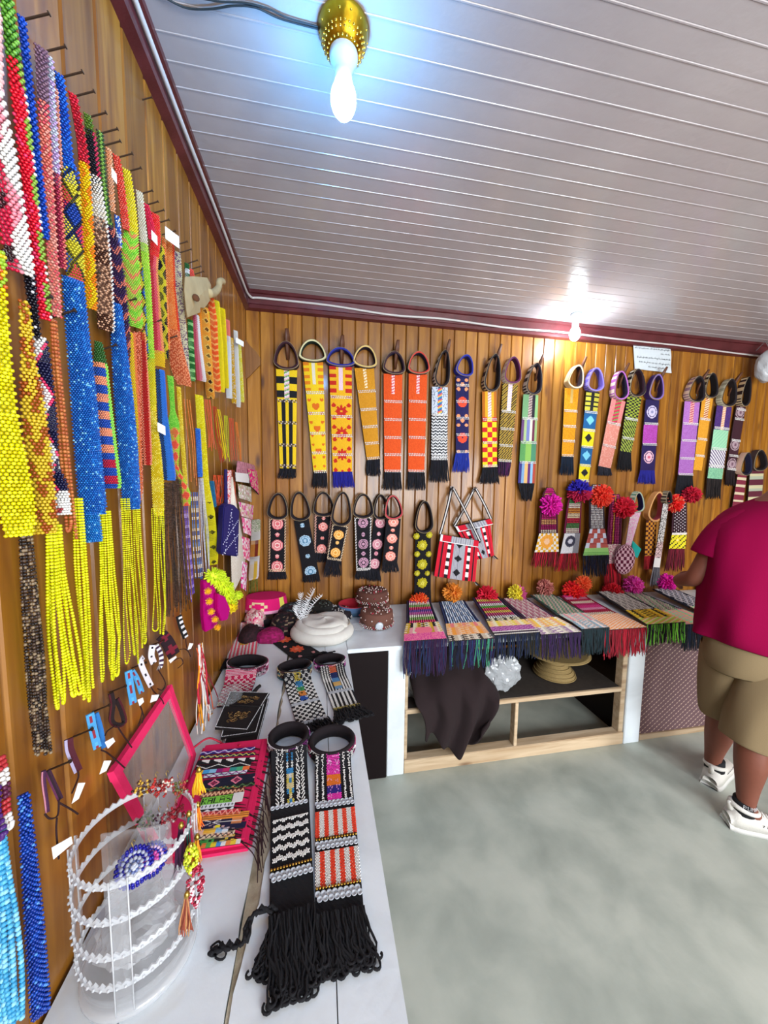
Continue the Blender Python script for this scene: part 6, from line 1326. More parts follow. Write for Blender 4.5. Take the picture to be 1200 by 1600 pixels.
o = pmesh('feather', V, F, FEA, wh); o['kind'] = 'stuff'
crumple('plastic_bag', 'small clear plastic bag between white hat and brown pillbox cap', (.655, 1.955, ZK + .018), .06, .05, .018, CLEAR, 'bag', 8, n=12)
# ------------------------------------------------------------------ things under the back counter
def cloth_drape(name, label, pts_grid, m_, th=.01, cat='cloth', seed=0):
    """rows of points -> thick smooth sheet"""
    R = len(pts_grid); N = len(pts_grid[0]); V = [p for r_ in pts_grid for p in r_]; F = [(j*N+i, (j+1)*N+i, (j+1)*N+i+1, j*N+i+1) for j in range(R-1) for i in range(N-1)]
    o = pmesh(name, V, F, m_, smooth=True); s = o.modifiers.new('thick', 'SOLIDIFY'); s.thickness = th; s2 = o.modifiers.new('sub', 'SUBSURF'); s2.levels = s2.render_levels = 1
    return tag(o, label, cat)
BRC = mat('dark_brown_wool', '#231618', rough=.95, bump=.3, bscale=300, var=.12)
G = []; rr = random.Random(3)
for j in range(20):
    f = j / 19; row = []
    for i in range(33):
        u = i / 32
        if f < .4: x = .93 + u * .50; y_ = YK + .20 - f / .4 * .215; z = .52 + .10 * math.sin(PI * u) * (1 - f) - f / .4 * .10 + .02 * math.sin(u * 17)
        else:
            g_ = (f - .4) / .6; x = 1.16 + (u - .5) * (.47 - .16 * g_) + .02 * math.sin(g_ * 4); y_ = YK - .022 - .034 * abs(math.sin(u * 10 + .6 + g_)) - .01 * g_
            low = .20 - .11 * math.exp(-((u - .60) / .22) ** 2) + .05 * abs(u - .5) + .015 * math.sin(u * 14); z = .42 - g_ * (.42 - low)
        z += .010 * math.sin(u * 22 + f * 5); y_ -= .014 * math.sin(u * 19 + 1 + 2 * f)
        row.append(Vector((x, y_, z)))
    G.append(row)
cloth_drape('brown_cloth', 'dark brown woollen cloth spilling from the cabinet shelf', G, BRC, .012)
c = at(780, 1045, 1, YK + .10); crumple('plastic_bag', 'crumpled clear plastic bag hanging from the shelf beside the brown cloth', (c.x, YK + .06, c.z - .0), .125, .05, .12, mat('cloudy_plastic', '#b8bcc0', rough=.15, bump=.3, bscale=50, alpha=.6, spec=.9), 'bag', 21, n=24, amp=.35, fold=7)
c = at(646, 1050, 1, YK + .12); crumple('plastic_bag', 'small cloudy plastic bag behind the left white post', (c.x + .01, YK + .13, .43), .075, .05, .068, mat('cloudy_plastic'), 'bag', 22, n=14, amp=.3)
STRAW = mat('woven_straw', '#8a7448', rough=.85, bump=.6, bscale=160, var=.25)
c = at(878, 1055, 1, YK + .16); bk = empty('straw_stand', (c.x, YK + .20, .362)); tag(bk, 'hourglass shaped woven straw stand on the cabinet shelf', 'basket')
sx_, sy_ = c.x - .02, YK + .21
lathe('straw_body', [(.115, .001), (.122, .01), (.120, .025), (.095, .055), (.062, .085), (.058, .10), (.075, .12), (.12, .140), (.18, .152), (.195, .156), (.196, .166), (.18, .166), (.001, .158)], (sx_, sy_, .362), STRAW, bk, 40)
for k, (r_, h) in enumerate([(.124, .010), (.118, .028), (.103, .046), (.085, .064), (.068, .081), (.060, .095), (.08, .124), (.125, .142), (.16, .150), (.197, .161)]):
    tube('coil', [Vector((sx_ + r_ * math.cos(a), sy_ + r_ * math.sin(a), .362 + h)) for a in [2 * PI * q / 40 for q in range(40)]], .0042, STRAW, bk, n=5, closed=True)
# ------------------------------------------------------------------ remaining things on the left wall
HIDE = mat('raw_hide', '#b09a70', rough=.8, bump=.35, bscale=25, var=.22)
hd = empty('animal_hide', at(310, 460, 0, .03)); tag(hd, 'pale animal-shaped hide cutout with curled horn on the left wall', 'ornament')
def plate(name, outline_px, x_of, th, m_, parent):
    P = [at(x, y_, 0, x_of(x, y_)) for x, y_ in outline_px]; cen = sum(P, Vector()) / len(P); n = len(P)
    V = P + [p + WN * th for p in P]; V.append(cen + WN * (th + .012)); V.append(cen)
    F = [(i, (i+1) % n, n+(i+1) % n, n+i) for i in range(n)] + [(n+i, n+(i+1) % n, 2*n) for i in range(n)] + [((i+1) % n, i, 2*n+1) for i in range(n)]
    return pmesh(name, V, F, m_, parent, smooth=False)
plate('hide_body', [(287, 434), (300, 433), (322, 435), (328, 446), (327, 462), (327, 470), (318, 482), (309, 481), (311, 489), (291, 497), (288, 476), (286, 455)], lambda x, y_: .055, .008, HIDE, hd)
tube('curled_horn', rope([at(325, 458, 0, .06), at(333, 458, 0, .062), at(341, 450, 0, .062), at(343, 440, 0, .062), at(349, 440, 0, .062)], 5), [.016, .016, .015, .0145, .014, .014, .013, .013, .013, .0125, .012, .012, .012, .012, .012, .012, .012, .013, .013, .012, .010], HIDE, hd, n=8)
lathe('dark_burn_mark', [(.010, 0), (.011, .002), (.006, .004), (.001, .004)], at(302, 468, 0, .062) + WN * .016, mat('burnt_hide', '#5a3418', rough=.9), hd, 12, axis=WN)
# map-like wooden cutout on the back wall at the corner
Pw = [at(x, y_, 1, YB - .022) for x, y_ in ((374, 524), (384, 531), (391, 541), (401, 551), (407, 560), (407, 571), (399, 579), (391, 588), (383, 594), (373, 597))]; n = len(Pw)
V = Pw + [p + Vector((0, -.012, 0)) for p in Pw]
o = pmesh('wooden_cutout', V, [tuple(range(n)), tuple(range(2*n-1, n-1, -1))] + [(i, n+i, n+(i+1) % n, (i+1) % n) for i in range(n)], wood_mat('dull_cutout_wood', '#6a4018', '#86582a', '#9a6c38', .6, 0), smooth=False); tag(o, 'curvy brown wooden cutout on the back wall right at the left corner', 'ornament')
# navy quilted bottle bag
nb = empty('quilted_bag', at(353, 742, 0, .05)); tag(nb, 'navy blue quilted bottle bag with white beaded lines', 'bag')
NAVY = mat('navy_quilt', '#1c1668', rough=.75, bump=.4, bscale=90)
P = [at(x, y_, 0, .055) for x, y_ in ((341, 790), (366, 796), (364, 868), (337, 864))]; Pt = [at(346, 786, 0, .055), at(358, 788, 0, .055)]
def prism(name, F2, th, m_, parent, bev=.006):
    n = len(F2); bm = bmesh.new(); A = [bm.verts.new(p) for p in F2]; B2_ = [bm.verts.new(p + WN * th) for p in F2]
    bm.faces.new(A[::-1]); bm.faces.new(B2_)
    for i in range(n): bm.faces.new([A[i], A[(i+1) % n], B2_[(i+1) % n], B2_[i]])
    bmesh.ops.recalc_face_normals(bm, faces=bm.faces); bmesh.ops.bevel(bm, geom=list(bm.edges), offset=bev, segments=3, affect='EDGES')
    me = bpy.data.meshes.new(name); bm.to_mesh(me); bm.free(); o = link(name, me, m_, parent); o.location = -parent.location if parent else (0, 0, 0); return o
prism('bag_body', [Pt[0], Pt[1], P[1], P[2], P[3], P[0]], .045, NAVY, nb)
prism('bag_strap', [at(350, 733, 0, .06), at(354, 733, 0, .06), at(355, 788, 0, .06), at(350, 788, 0, .06)], .006, NAVY, nb, .001)
off = WN * .047; Bp = []
for (a, b) in (((353, 795), (342, 862)), ((363, 812), (339, 848)), ((365, 832), (338, 864)), ((352, 802), (362, 868))):
    A_, B_ = at(*a, 0, .055), at(*b, 0, .055); n = 13
    Bp += [tuple(A_.lerp(B_, k / n) + off) for k in range(n + 1)]
beads('bead_lines', Bp, ['#d8d8f0'] * len(Bp), .0028, MATTEBEAD, nb)
# white cloth pennant, pink and white packets
def quadcloth(name, label, px, xo, col, cat, grp=None, parent=None, folds=3, amp=.006, pat=None, cell=.006):
    Q = [at(x, y_, 0, xo) for x, y_ in px]
    o = sheet(name, lambda f: (Q[0].lerp(Q[3], f), Q[1].lerp(Q[2], f)), lambda f: WN, pat or solid(*col), cell, parent, curl=amp, thick=.003, jitter=.0008)
    if label: tag(o, label, cat, grp)
    return o
quadcloth('cloth_pennant', 'cream cloth pennant hanging point down behind the navy bag', [(357, 745), (361, 745), (384, 868), (362, 930)], .045, ['#d8cec0', '#e0d8cc'], 'cloth', amp=.02)
quadcloth('cloth_strip', 'white and coral patterned strip right of the navy bag strap', [(355, 735), (361, 735), (360, 800), (354, 800)], .06, ['#e8e0e0', '#e04848', '#e8c0c0'], 'cloth')
bundle('coral bead strands right of the navy bag strap', [(362, 735, 6), (366, 790, 8)], 4, solid('#e86048', '#f08060'), .002, loopend=False, cat='bead strands')
bundle('orange looped tassel left of the navy bag strap', [(341, 743, 14), (342, 770, 14), (341, 793, 9)], 9, solid('#f05028', '#f86838'), .0022, loopend=False, cat='tassel', m_=THREAD, jit=.01)
strap('teal strip left of the orange looped tassel', [(331, 752, 6), (334, 792, 8)], solid('#1c6a98', '#247ca8'), .0036)
gp = 'pink and white packets in the corner'
for i, (q, cols, lab) in enumerate([([(370, 720), (397, 727), (402, 748), (368, 742)], ['#a86878', '#b87888', '#c88898'], 'dusty pink plastic packet with white header, topmost in the corner'),
    ([(367, 738), (390, 741), (389, 755), (368, 752)], ['#e6e4e4'], 'white paper slip on the pink packets'),
    ([(386, 732), (401, 736), (405, 775), (392, 760)], ['#e01080', '#d00870', '#c8c090'], 'hot pink tassel packet at the right of the corner bunch'),
    ([(371, 756), (392, 762), (393, 785), (373, 778)], ['#c8a0a0', '#e8e4e0', '#a8b080'], 'white and rose packet under the paper slip'),
    ([(372, 784), (396, 790), (394, 812), (376, 806)], ['#e040a0', '#e8d8d8', '#c8b888'], 'pink flower packet in the middle of the corner bunch'),
    ([(377, 808), (392, 812), (392, 838), (380, 832)], ['#f0a0b8', '#e01080', '#f0e8e8'], 'light pink packet with magenta flowers'),
    ([(377, 838), (390, 842), (390, 878), (376, 870)], ['#e04088', '#f08090', '#f0e0e4'], 'pink and red packet near the bottom of the corner bunch'),
    ([(376, 876), (386, 880), (384, 924), (376, 918)], ['#e8e0e8', '#e03088'], 'white packet with pink edge, lowest in the corner')]):
    quadcloth('packet', lab, q, .05 + .006 * (i % 3), cols, 'packet', gp, amp=.012, cell=.012)
strap('crimson padded strip at the right of the pink packets', [(401, 775, 6), (408, 790, 9), (410, 815, 5)], solid('#b00840', '#980634'), .004, bulge=.4)
strap('cream and yellow beaded sash end in the corner by the packets', [(400, 812, 12), (399, 850, 13), (396, 905, 14)], segs((.2, speck('#98a880', '#e8e0d0', .4)), (.35, solid('#d8d4d0')), (.62, vstripe(['#e8a040', '#8a2818', '#e8b850'])), (.7, solid('#d8d4d0')), (1, vstripe(['#e8e0e0', '#e8c040', '#e0d8e0']))), .0045, xo=.05)
bundle('green wool fringe under the cream beaded sash end', [(396, 900, 10), (395, 926, 16)], 9, solid('#587830', '#486828', '#708c40'), .0028, loopend=False, cat='tassel', m_=THREAD)
# fuchsia and lime wool bag
fb = empty('felt_bag', at(335, 905, 0, .05)); tag(fb, 'fuchsia felt bag with yellow braid and neon lime wool edge', 'bag')
prism('pouch_panel', [at(x, y_, 0, .04) for x, y_ in ((312, 906), (326, 902), (334, 930), (334, 976), (315, 985), (312, 960))], .03, mat('fuchsia_felt', '#c80488', rough=.95, spec=.15, bump=.4, bscale=150), fb, .004)
prism('pouch_flap', [at(x, y_, 0, .06) for x, y_ in ((334, 925), (346, 930), (354, 948), (350, 966), (340, 968), (334, 950))], .03, mat('fuchsia_felt'), fb, .004)
LIMEW = ['#d8f020', '#c8e818', '#e8f840']
rr = random.Random(2)
for k in range(7):
    f = k / 6; x = 333 + 28 * f + 2 * math.sin(k * 2); y_ = 896 + 42 * f * f + 4
    pompom(fb, at(x, y_, 0, .075), .024, LIMEW, 90, 'lime_wool')
for x, y_ in ((325, 924), (327, 940), (330, 956), (336, 968), (340, 980)): pompom(fb, at(x, y_, 0, .085), .010, ['#f0b818', '#e8a010'], 50, 'yellow_braid')
pompom(fb, at(361, 948, 0, .08), .022, ['#f0d810', '#e0c808'], 90, 'yellow_tassel'); pompom(fb, at(372, 930, 0, .08), .018, LIMEW, 90, 'lime_tassel')
# hanging bracelets low on the wall
gb = 'bracelets hung low on the left wall'
def wall_bracelet(label, loop, wpx, cols_, tie=None, tagp=None, pat=None, r=None):
    P0 = at(*loop[0], 0, .035); t = empty('bracelet', P0); tag(t, label, 'bracelet', gb)
    pts = rope([at(x, y_, 0, .035) for x, y_ in loop], 5)
    n = len(pts); V = []; F = []; K = []
    for i, p in enumerate(pts):
        w_ = width_m(p, wpx) / 2
        tdir = (pts[min(i+1, n-1)] - pts[max(i-1, 0)]).normalized(); sd = tdir.cross(WN).normalized()
        for q in (-1, -.33, .33, 1): V.append(p + sd * (w_ * q) + WN * .0025)
        for q in (-1, -.33, .33, 1): V.append(p + sd * (w_ * q) - WN * .001)
    for i in range(n - 1):
        for k in range(3):
            F.append((i*8+k, i*8+8+k, i*8+9+k, i*8+k+1)); K.append(pat(i, k) if pat else cols_[(i * 3 + k * 2) % len(cols_)])
            F.append((i*8+4+k, i*8+5+k, i*8+13+k, i*8+12+k)); K.append(cols_[0])
        F += [(i*8, i*8+4, i*8+12, i*8+8), (i*8+3, i*8+11, i*8+15, i*8+7)]; K += [cols_[0]] * 2
    F += [(0, 1, 2, 3, 7, 6, 5, 4)]; K += [cols_[0]]
    pmesh('bracelet_band', V, F, CLOTH, t, cols=K)
    for tt in (tie or []): tube('tie_cord', rope([at(x, y_, 0, .04) for x, y_ in tt], 5), .0013, THREAD, t, n=4, cols='#2a0e14')
    if tagp:
        c = at(tagp[0], tagp[1], 0, .05); a, b = tagp[2] / scale_at(c) * .4, tagp[3] / scale_at(c) * .4; tw = tagp[4] if len(tagp) > 4 else 0
        V = []
        for dn in (0, .0009):
            for u, v_ in ((-1, -1), (1, -.8), (1, 1), (-.9, 1)):
                x_, z_ = u * a * math.cos(tw) - v_ * b * math.sin(tw), u * a * math.sin(tw) + v_ * b * math.cos(tw); V.append(c + WD * x_ + UP * z_ + WN * (dn + .002 * u * v_))
        pmesh('price_tag', V, [(0,1,2,3), (7,6,5,4), (0,4,5,1), (1,5,6,2), (2,6,7,3), (3,7,4,0)], PAPER, t)
    return t
lb = lambda i, k: '#8c2838' if (i % 4 in (1, 2) and k == 1) else '#4898d0' if k != 1 or i % 4 else '#58a8dc'
wall_bracelet('light blue bracelet with red buds, upper one of two', [(200, 1048), (203, 1070), (208, 1099)], 12, ['#4898d0'], [[(216, 1098), (222, 1112), (216, 1134)], [(218, 1100), (224, 1118), (222, 1130)]], (220, 1096, 9, 13, .2), lb)
wall_bracelet('folded light blue half of the upper red bud bracelet', [(206, 1048), (214, 1062), (221, 1082)], 9, ['#3c88c0'], pat=lb)
wall_bracelet('light blue bracelet with red buds, lower one of two', [(140, 1115), (145, 1140), (152, 1168)], 14, ['#4898d0'], [[(158, 1172), (170, 1178), (195, 1200)]], (172, 1160, 14, 14, .3), lb)
wall_bracelet('deep blue back half of the lower red bud bracelet', [(150, 1114), (157, 1138), (162, 1168)], 8, ['#2870b8'], tagp=(164, 1198, 12, 22, -.4))
wall_bracelet('dark red and black looped bracelet between the two light blue ones', [(173, 1083), (176, 1100), (174, 1125), (184, 1133), (194, 1128), (190, 1110), (182, 1092)], 9, ['#1c0c10', '#4a0c18', '#1c0c10'], [[(183, 1134), (192, 1148), (206, 1168)], [(180, 1134), (168, 1142), (164, 1150)]])
wall_bracelet('white bracelet with black diamonds, left loop', [(224, 1026), (220, 1036), (228, 1056), (236, 1072)], 9, ['#dcdce0'], [[(236, 1073), (240, 1080), (252, 1092), (256, 1100)]], (241, 1091, 13, 13, -.3), lambda i, k: '#181020' if (i % 4 == 1 and k == 1) else '#e0dce4')
wall_bracelet('white bracelet with black diamonds, right loop', [(238, 1008), (236, 1024), (240, 1036)], 10, ['#dcdce0'], pat=lambda i, k: '#181020' if (i % 4 == 1 and k == 1) else '#e0dce4')
wall_bracelet('white bracelet end curling right of the diamond loops', [(244, 1008), (251, 1022), (251, 1040), (246, 1044)], 7, ['#dcdce0', '#3a2040'], [[(247, 1046), (258, 1066), (254, 1078), (246, 1076)]])
wall_bracelet('dark plum bracelet with a red star flower', [(252, 992), (262, 1004), (272, 1024)], 20, ['#24101c'], [[(276, 1016), (288, 1014), (294, 1018)], [(272, 1032), (282, 1028), (286, 1036), (278, 1044)]], (270, 1030, 14, 6, .4), lambda i, k: '#7a1830' if (i % 5 == 2 or (k == 1 and i % 5 in (1, 3))) else '#24101c')
wall_bracelet('black bracelet with white bars under the dark strands', [(279, 962), (283, 978), (290, 996)], 9, ['#101014'], [[(290, 998), (292, 1012), (298, 1026)]], (297, 1010, 7, 12, -.4), lambda i, k: '#e0e0e4' if (i % 2 and k < 2) else '#101014')
wall_bracelet('maroon beaded bracelet with pale blue dots', [(107, 1154), (108, 1168), (112, 1180), (122, 1204)], 15, ['#4a1424', '#a8a0c0', '#4a1424'], [[(122, 1206), (122, 1216), (112, 1240)]], (122, 1238, 11, 34, -.35))
wall_bracelet('purple wool bracelet with pink beads at the lower left', [(68, 1204), (68, 1222), (72, 1250), (74, 1268)], 8, ['#3a1838', '#b87888', '#4a2044'], [[(92, 1250), (90, 1274), (78, 1279), (70, 1272)], [(92, 1254), (110, 1264), (122, 1272)], [(89, 1278), (88, 1300), (92, 1342)]])
wall_bracelet('dark purple bead bunch beside the pink beads', [(74, 1204), (84, 1226), (94, 1248)], 11, ['#34142c', '#5a2448', '#24101c'], tagp=(97, 1323, 30, 22, .1))
nl = 'nails holding the hung bracelets'
for (x, y_), nm in zip(((170, 1084), (205, 1046), (142, 1115), (112, 1154), (74, 1206), (236, 1010)), ('dark red looped bracelet', 'upper light blue bracelet', 'lower light blue bracelet', 'maroon beaded bracelet', 'purple wool bracelet', 'white diamond bracelets')): nail(x - 4, y_, .04, 'short nail carrying the ' + nm, nl)
# wispy red, white and yellow cords
t = empty('cord_bunch', at(312, 1010, 0, .05)); tag(t, 'bunch of red, white and yellow cords hanging to the counter', 'cords')
rr = random.Random(9)
for k in range(18):
    x0_, y0_ = 311 + rr.uniform(-1, 3), 1004 + rr.uniform(0, 20); x1_ = 318 + rr.uniform(-10, 26); y1_ = 1150 - rr.uniform(0, 30) if k % 3 else 1100
    pts = [at(x0_ + (x1_ - x0_) * f + 3 * math.sin(f * 6 + k), y0_ + (y1_ - y0_) * f, 0, .05 + .01 * f) for f in (0, .25, .5, .75, 1)]
    for p in pts: p.z = max(p.z, ZK + .004)
    tube('cord', rope(pts, 4), .0018 if k % 4 else .0034, THREAD, t, n=4, cols=['#c82840', '#e8e0d8', '#f0a020', '#8c1c34', '#e8e4e0', '#d85828'][k % 6])
crumple('plastic_bag', 'small clear crumpled bag at the foot of the hanging cords', (.11, 1.36, ZK + .03), .045, .06, .03, CLEAR, 'bag', 31, n=12)
# ------------------------------------------------------------------ the person at the right
SKIN = mat('skin', '#74402f', rough=.55, bump=.15, bscale=60, var=.08)
TEE = mat('crimson_jersey', '#7c0034', rough=.9, spec=.12, bump=.3, bscale=500, var=.05)
KHAKI = mat('khaki_twill', '#7e6c50', rough=.9, spec=.15, bump=.3, bscale=500, var=.06)
per = empty('person', (2.45, 1.30, 0)); tag(per, 'person in a crimson T-shirt, khaki shorts and white sneakers, seen from behind', 'person')
V = []; E_ = []; R = []
def node(p, r, par=None):
    V.append(Vector(p)); R.append(r if isinstance(r, tuple) else (r, r)); i = len(V) - 1
    if par is not None: E_.append((par, i))
    return i
pel = node((2.46, 1.28, .90), (.15, .12))
wa = node((2.44, 1.28, 1.08), (.15, .12), pel); ch = node((2.46, 1.30, 1.28), (.16, .12), wa); up = node((2.53, 1.31, 1.42), (.12, .10), ch); nk = node((2.60, 1.32, 1.52), .055, up); hb = node((2.66, 1.33, 1.59), .062, nk)
# left arm (visible), right arm (beyond the frame)
def arm(sh, el, wr, hand_dir, fing_dir, side):
    s = node(sh, .060, up); e0 = node(tuple((Vector(sh) + Vector(el)) / 2), .050, s); e = node(el, .042, e0); f0 = node(tuple((Vector(el) * .6 + Vector(wr) * .4)), .040, e); w_ = node(wr, .027, f0)
    hd_ = Vector(hand_dir).normalized(); fd = Vector(fing_dir).normalized(); pm = Vector(wr) + hd_ * .05; p1 = node(tuple(pm), (.030, .018), w_)
    curl = hd_.cross(fd)
    for k, (o_, L) in enumerate(((-.030, .070), (-.010, .080), (.010, .076), (.028, .060))):
        b = Vector(wr) + hd_ * .085 + fd * o_; a1 = node(tuple(b), .0095, p1); a2 = node(tuple(b + hd_ * L * .45 + curl * .008), .0088, a1); a3 = node(tuple(b + hd_ * L * .85 + curl * .024), .0080, a2)
    th = Vector(wr) + hd_ * .03 - fd * .034; a1 = node(tuple(th), .012, w_); node(tuple(th + hd_ * .03 - fd * .018), .0105, a1)
arm((2.35, 1.35, 1.385), (2.26, 1.41, 1.12), (2.36, 1.58, 1.06), (.9, .4, 0), (0, .2, 1), -1)
arm((2.72, 1.26, 1.40), (2.82, 1.36, 1.14), (2.80, 1.58, 1.02), (0, 1, -.1), (-1, 0, .2), 1)
def leg(hip, kn, an, foot):
    h = node(hip, .10, pel); m_ = node(tuple((Vector(hip) + Vector(kn)) / 2), .085, h); k = node(kn, .062, m_); c = node(tuple(Vector(kn) * .62 + Vector(an) * .38 + Vector((-.01, -.012, 0))), .066, k); d = node(tuple(Vector(kn) * .25 + Vector(an) * .75), .044, c); a = node(an, .034, d); node(foot, (.028, .022), a)
leg((2.40, 1.33, .82), (2.455, 1.37, .46), (2.500, 1.425, .10), (2.56, 1.450, .040))
leg((2.50, 1.23, .82), (2.385, 1.20, .46), (2.375, 1.185, .10), (2.44, 1.158, .040))
me = bpy.data.meshes.new('body'); me.from_pydata([tuple(v) for v in V], E_, []); bo = link('body', me, SKIN, per); bo.location = -per.location
sm = bo.modifiers.new('skin', 'SKIN'); sm.use_smooth_shade = True
for i, sv in enumerate(me.skin_vertices[0].data): sv.radius = R[i]; sv.use_root = (i == 0)
ss = bo.modifiers.new('sub', 'SUBSURF'); ss.levels = ss.render_levels = 2
# head with face, ears and hair (faces away, beyond the picture's edge)
HC = Vector((2.72, 1.35, 1.665)); fwd = Vector((.75, .66, -.1)).normalized(); rt = fwd.cross(UP).normalized(); upv = rt.cross(fwd)
def head_pt(a, ph, s=1.0):
    d = fwd * (math.sin(ph) * math.cos(a)) + rt * (math.sin(ph) * math.sin(a)) + upv * math.cos(ph); f_ = d.dot(fwd); u_ = d.dot(upv)
    x = .098 * s; y_ = .078 * s; z = .118 * s
    q = fwd * (f_ * x) + rt * (d.dot(rt) * y_ * (1 - .22 * max(0, -u_))) + upv * (u_ * z)
    if f_ > .92 and -.25 < u_ < .15: q += fwd * .018
    if f_ > .6 and .05 < u_ < .25 and .25 < abs(d.dot(rt)) < .5: q -= fwd * .008
    if f_ > .5 and u_ < -.6: q += fwd * .014
    return HC + q
Vh = []; Fh = []; n = 36; mm = 26
for j in range(mm + 1):
    for i in range(n): Vh.append(head_pt(2 * PI * i / n, PI * j / mm))
for j in range(mm):
    for i in range(n): Fh.append((j*n+i, (j+1)*n+i, (j+1)*n+(i+1)%n, j*n+(i+1)%n))
pmesh('head', Vh, Fh, SKIN, per, smooth=True)
hv = []; hf = []; idx = {}
for k, f in enumerate(Fh):
    c = sum((Vh[i] for i in f), Vector()) / 4 - HC
    if c.dot(upv) > .035 + .05 * (c.dot(fwd) / .098) or (c.dot(fwd) < -.01 and c.dot(upv) > -.06):
        g = []
        for i in f:
            if i not in idx: idx[i] = len(hv); hv.append(HC + (Vh[i] - HC) * 1.06)
            g.append(idx[i])
        hf.append(g)
o = pmesh('hair', hv, hf, mat('black_hair', '#15100e', rough=.7, bump=.6, bscale=200), per, smooth=True); sd = o.modifiers.new('t', 'SOLIDIFY'); sd.thickness = .012
for s_ in (-1, 1):
    p = HC + rt * (s_ * .030) + fwd * .088 + upv * .012; lathe('eye', [(.001, .011), (.007, .009), (.011, .003), (.011, -.004)], p, mat('eye_white', '#d8d4d0', rough=.2), per, 12, axis=fwd)
    lathe('iris', [(.001, .0125), (.005, .0115), (.005, .010)], p, mat('iris_dark', '#201410', rough=.2), per, 10, axis=fwd)
    p = HC + rt * (s_ * .078) - fwd * .005 - upv * .005; tube('ear', [p + (upv * math.cos(a) * .028 + fwd * math.sin(a) * .015) + rt * (s_ * .006 * math.sin(a * .5)) for a in [k * PI / 6 for k in range(12)]], .006, SKIN, per, closed=True)
p = HC + fwd * .090 - upv * .052; tube('mouth', [p + rt * (k * .008) - fwd * (abs(k) * .0022) for k in (-3, -2, -1, 0, 1, 2, 3)], [.002, .004, .005, .0045, .005, .004, .002], mat('lips', '#7a3c38', rough=.5), per, n=6)
def loft(name, rings_, m_, parent, n=44, fold=None, cap=False, th=.006):
    """rings: (centre, rx, ry, turn) stacked cloth tube"""
    V = []; F = []
    for j, (c, rx, ry, tn, tl) in enumerate(rings_):
        for i in range(n):
            a = 2 * PI * i / n; g = 1 + (fold(a, j / (len(rings_)-1)) if fold else 0)
            x, y_ = rx * math.cos(a) * g, ry * math.sin(a) * g; V.append(Vector(c) + Vector((x * math.cos(tn) - y_ * math.sin(tn), x * math.sin(tn) + y_ * math.cos(tn), tl * x)))
    for j in range(len(rings_) - 1):
        for i in range(n): F.append((j*n+i, j*n+(i+1)%n, (j+1)*n+(i+1)%n, (j+1)*n+i))
    o = pmesh(name, V, F, m_, parent, smooth=True); s = o.modifiers.new('t', 'SOLIDIFY'); s.thickness = th; s.offset = -1; s2 = o.modifiers.new('s', 'SUBSURF'); s2.levels = s2.render_levels = 1; return o
TN = math.radians(-12)
loft('t_shirt', [((2.475, 1.285, .828), .240, .175, TN, -.14), ((2.47, 1.285, .87), .240, .175, TN, -.13), ((2.47, 1.285, .96), .236, .172, TN, -.1), ((2.475, 1.288, 1.08), .236, .170, TN, -.04), ((2.48, 1.295, 1.20), .244, .168, TN, 0), ((2.49, 1.30, 1.30), .246, .166, TN, .02), ((2.505, 1.305, 1.385), .240, .158, TN, .05), ((2.525, 1.31, 1.445), .214, .142, TN, .08), ((2.55, 1.312, 1.492), .168, .114, TN, .1), ((2.58, 1.315, 1.520), .112, .085, TN, .14), ((2.60, 1.318, 1.538), .080, .070, TN, .2)],
     TEE, per, fold=lambda a, f: 2.6 * (.022 * math.sin(5 * a + 6 * f) + .014 * math.sin(9 * a - 9 * f) + .012 * math.sin(3 * a + 17 * f)) * max(0, 1 - f * 1.15) + .006 * math.sin(13 * a + 20 * f) * (f < .7))
def tubecloth(name, P, Rr, m_, fold=.03, seed=0, n=28, th=.005):
    V = []; F = []; prev = None
    for j, (p, r_) in enumerate(zip(P, Rr)):
        a_ = P[max(j-1, 0)]; b_ = P[min(j+1, len(P)-1)]; t_ = (Vector(b_) - Vector(a_)).normalized(); u = t_.orthogonal().normalized() if prev is None else (prev - t_ * prev.dot(t_)).normalized(); prev = u; w_ = t_.cross(u)
        for i in range(n): a = 2 * PI * i / n; q = r_ * (1 + fold * math.sin(4 * a + j * .8 + seed) + fold * .6 * math.sin(7 * a - j + seed)); V.append(Vector(p) + u * (q * math.cos(a)) + w_ * (q * math.sin(a)))
    for j in range(len(P) - 1):
        for i in range(n): F.append((j*n+i, j*n+(i+1)%n, (j+1)*n+(i+1)%n, (j+1)*n+i))
    o = pmesh(name, V, F, m_, per, smooth=True); s = o.modifiers.new('t', 'SOLIDIFY'); s.thickness = th; s.offset = -1; s2 = o.modifiers.new('s', 'SUBSURF'); s2.levels = s2.render_levels = 1; return o
tubecloth('sleeve', [(2.46, 1.32, 1.42), (2.40, 1.335, 1.405), (2.355, 1.35, 1.37), (2.32, 1.365, 1.32), (2.30, 1.375, 1.265), (2.295, 1.38, 1.24)], [.068, .075, .076, .074, .074, .076], TEE)
tubecloth('sleeve', [(2.62, 1.29, 1.43), (2.68, 1.275, 1.42), (2.73, 1.275, 1.385), (2.77, 1.295, 1.32), (2.79, 1.31, 1.26), (2.795, 1.315, 1.24)], [.075, .085, .085, .080, .078, .079], TEE, seed=2)
loft('shorts_seat', [((2.47, 1.285, 1.02), .175, .13, TN, 0), ((2.47, 1.285, .94), .185, .145, TN, 0), ((2.465, 1.28, .84), .192, .150, TN, 0), ((2.46, 1.28, .76), .188, .145, TN, 0), ((2.455, 1.28, .70), .16, .12, TN, 0)], KHAKI, per, fold=lambda a, f: .02 * math.sin(6 * a + 5 * f))
tubecloth('shorts_leg', [(2.405, 1.335, .80), (2.415, 1.345, .70), (2.43, 1.355, .60), (2.445, 1.365, .50), (2.455, 1.37, .445), (2.456, 1.37, .43)], [.105, .108, .104, .098, .096, .097], KHAKI, .035)
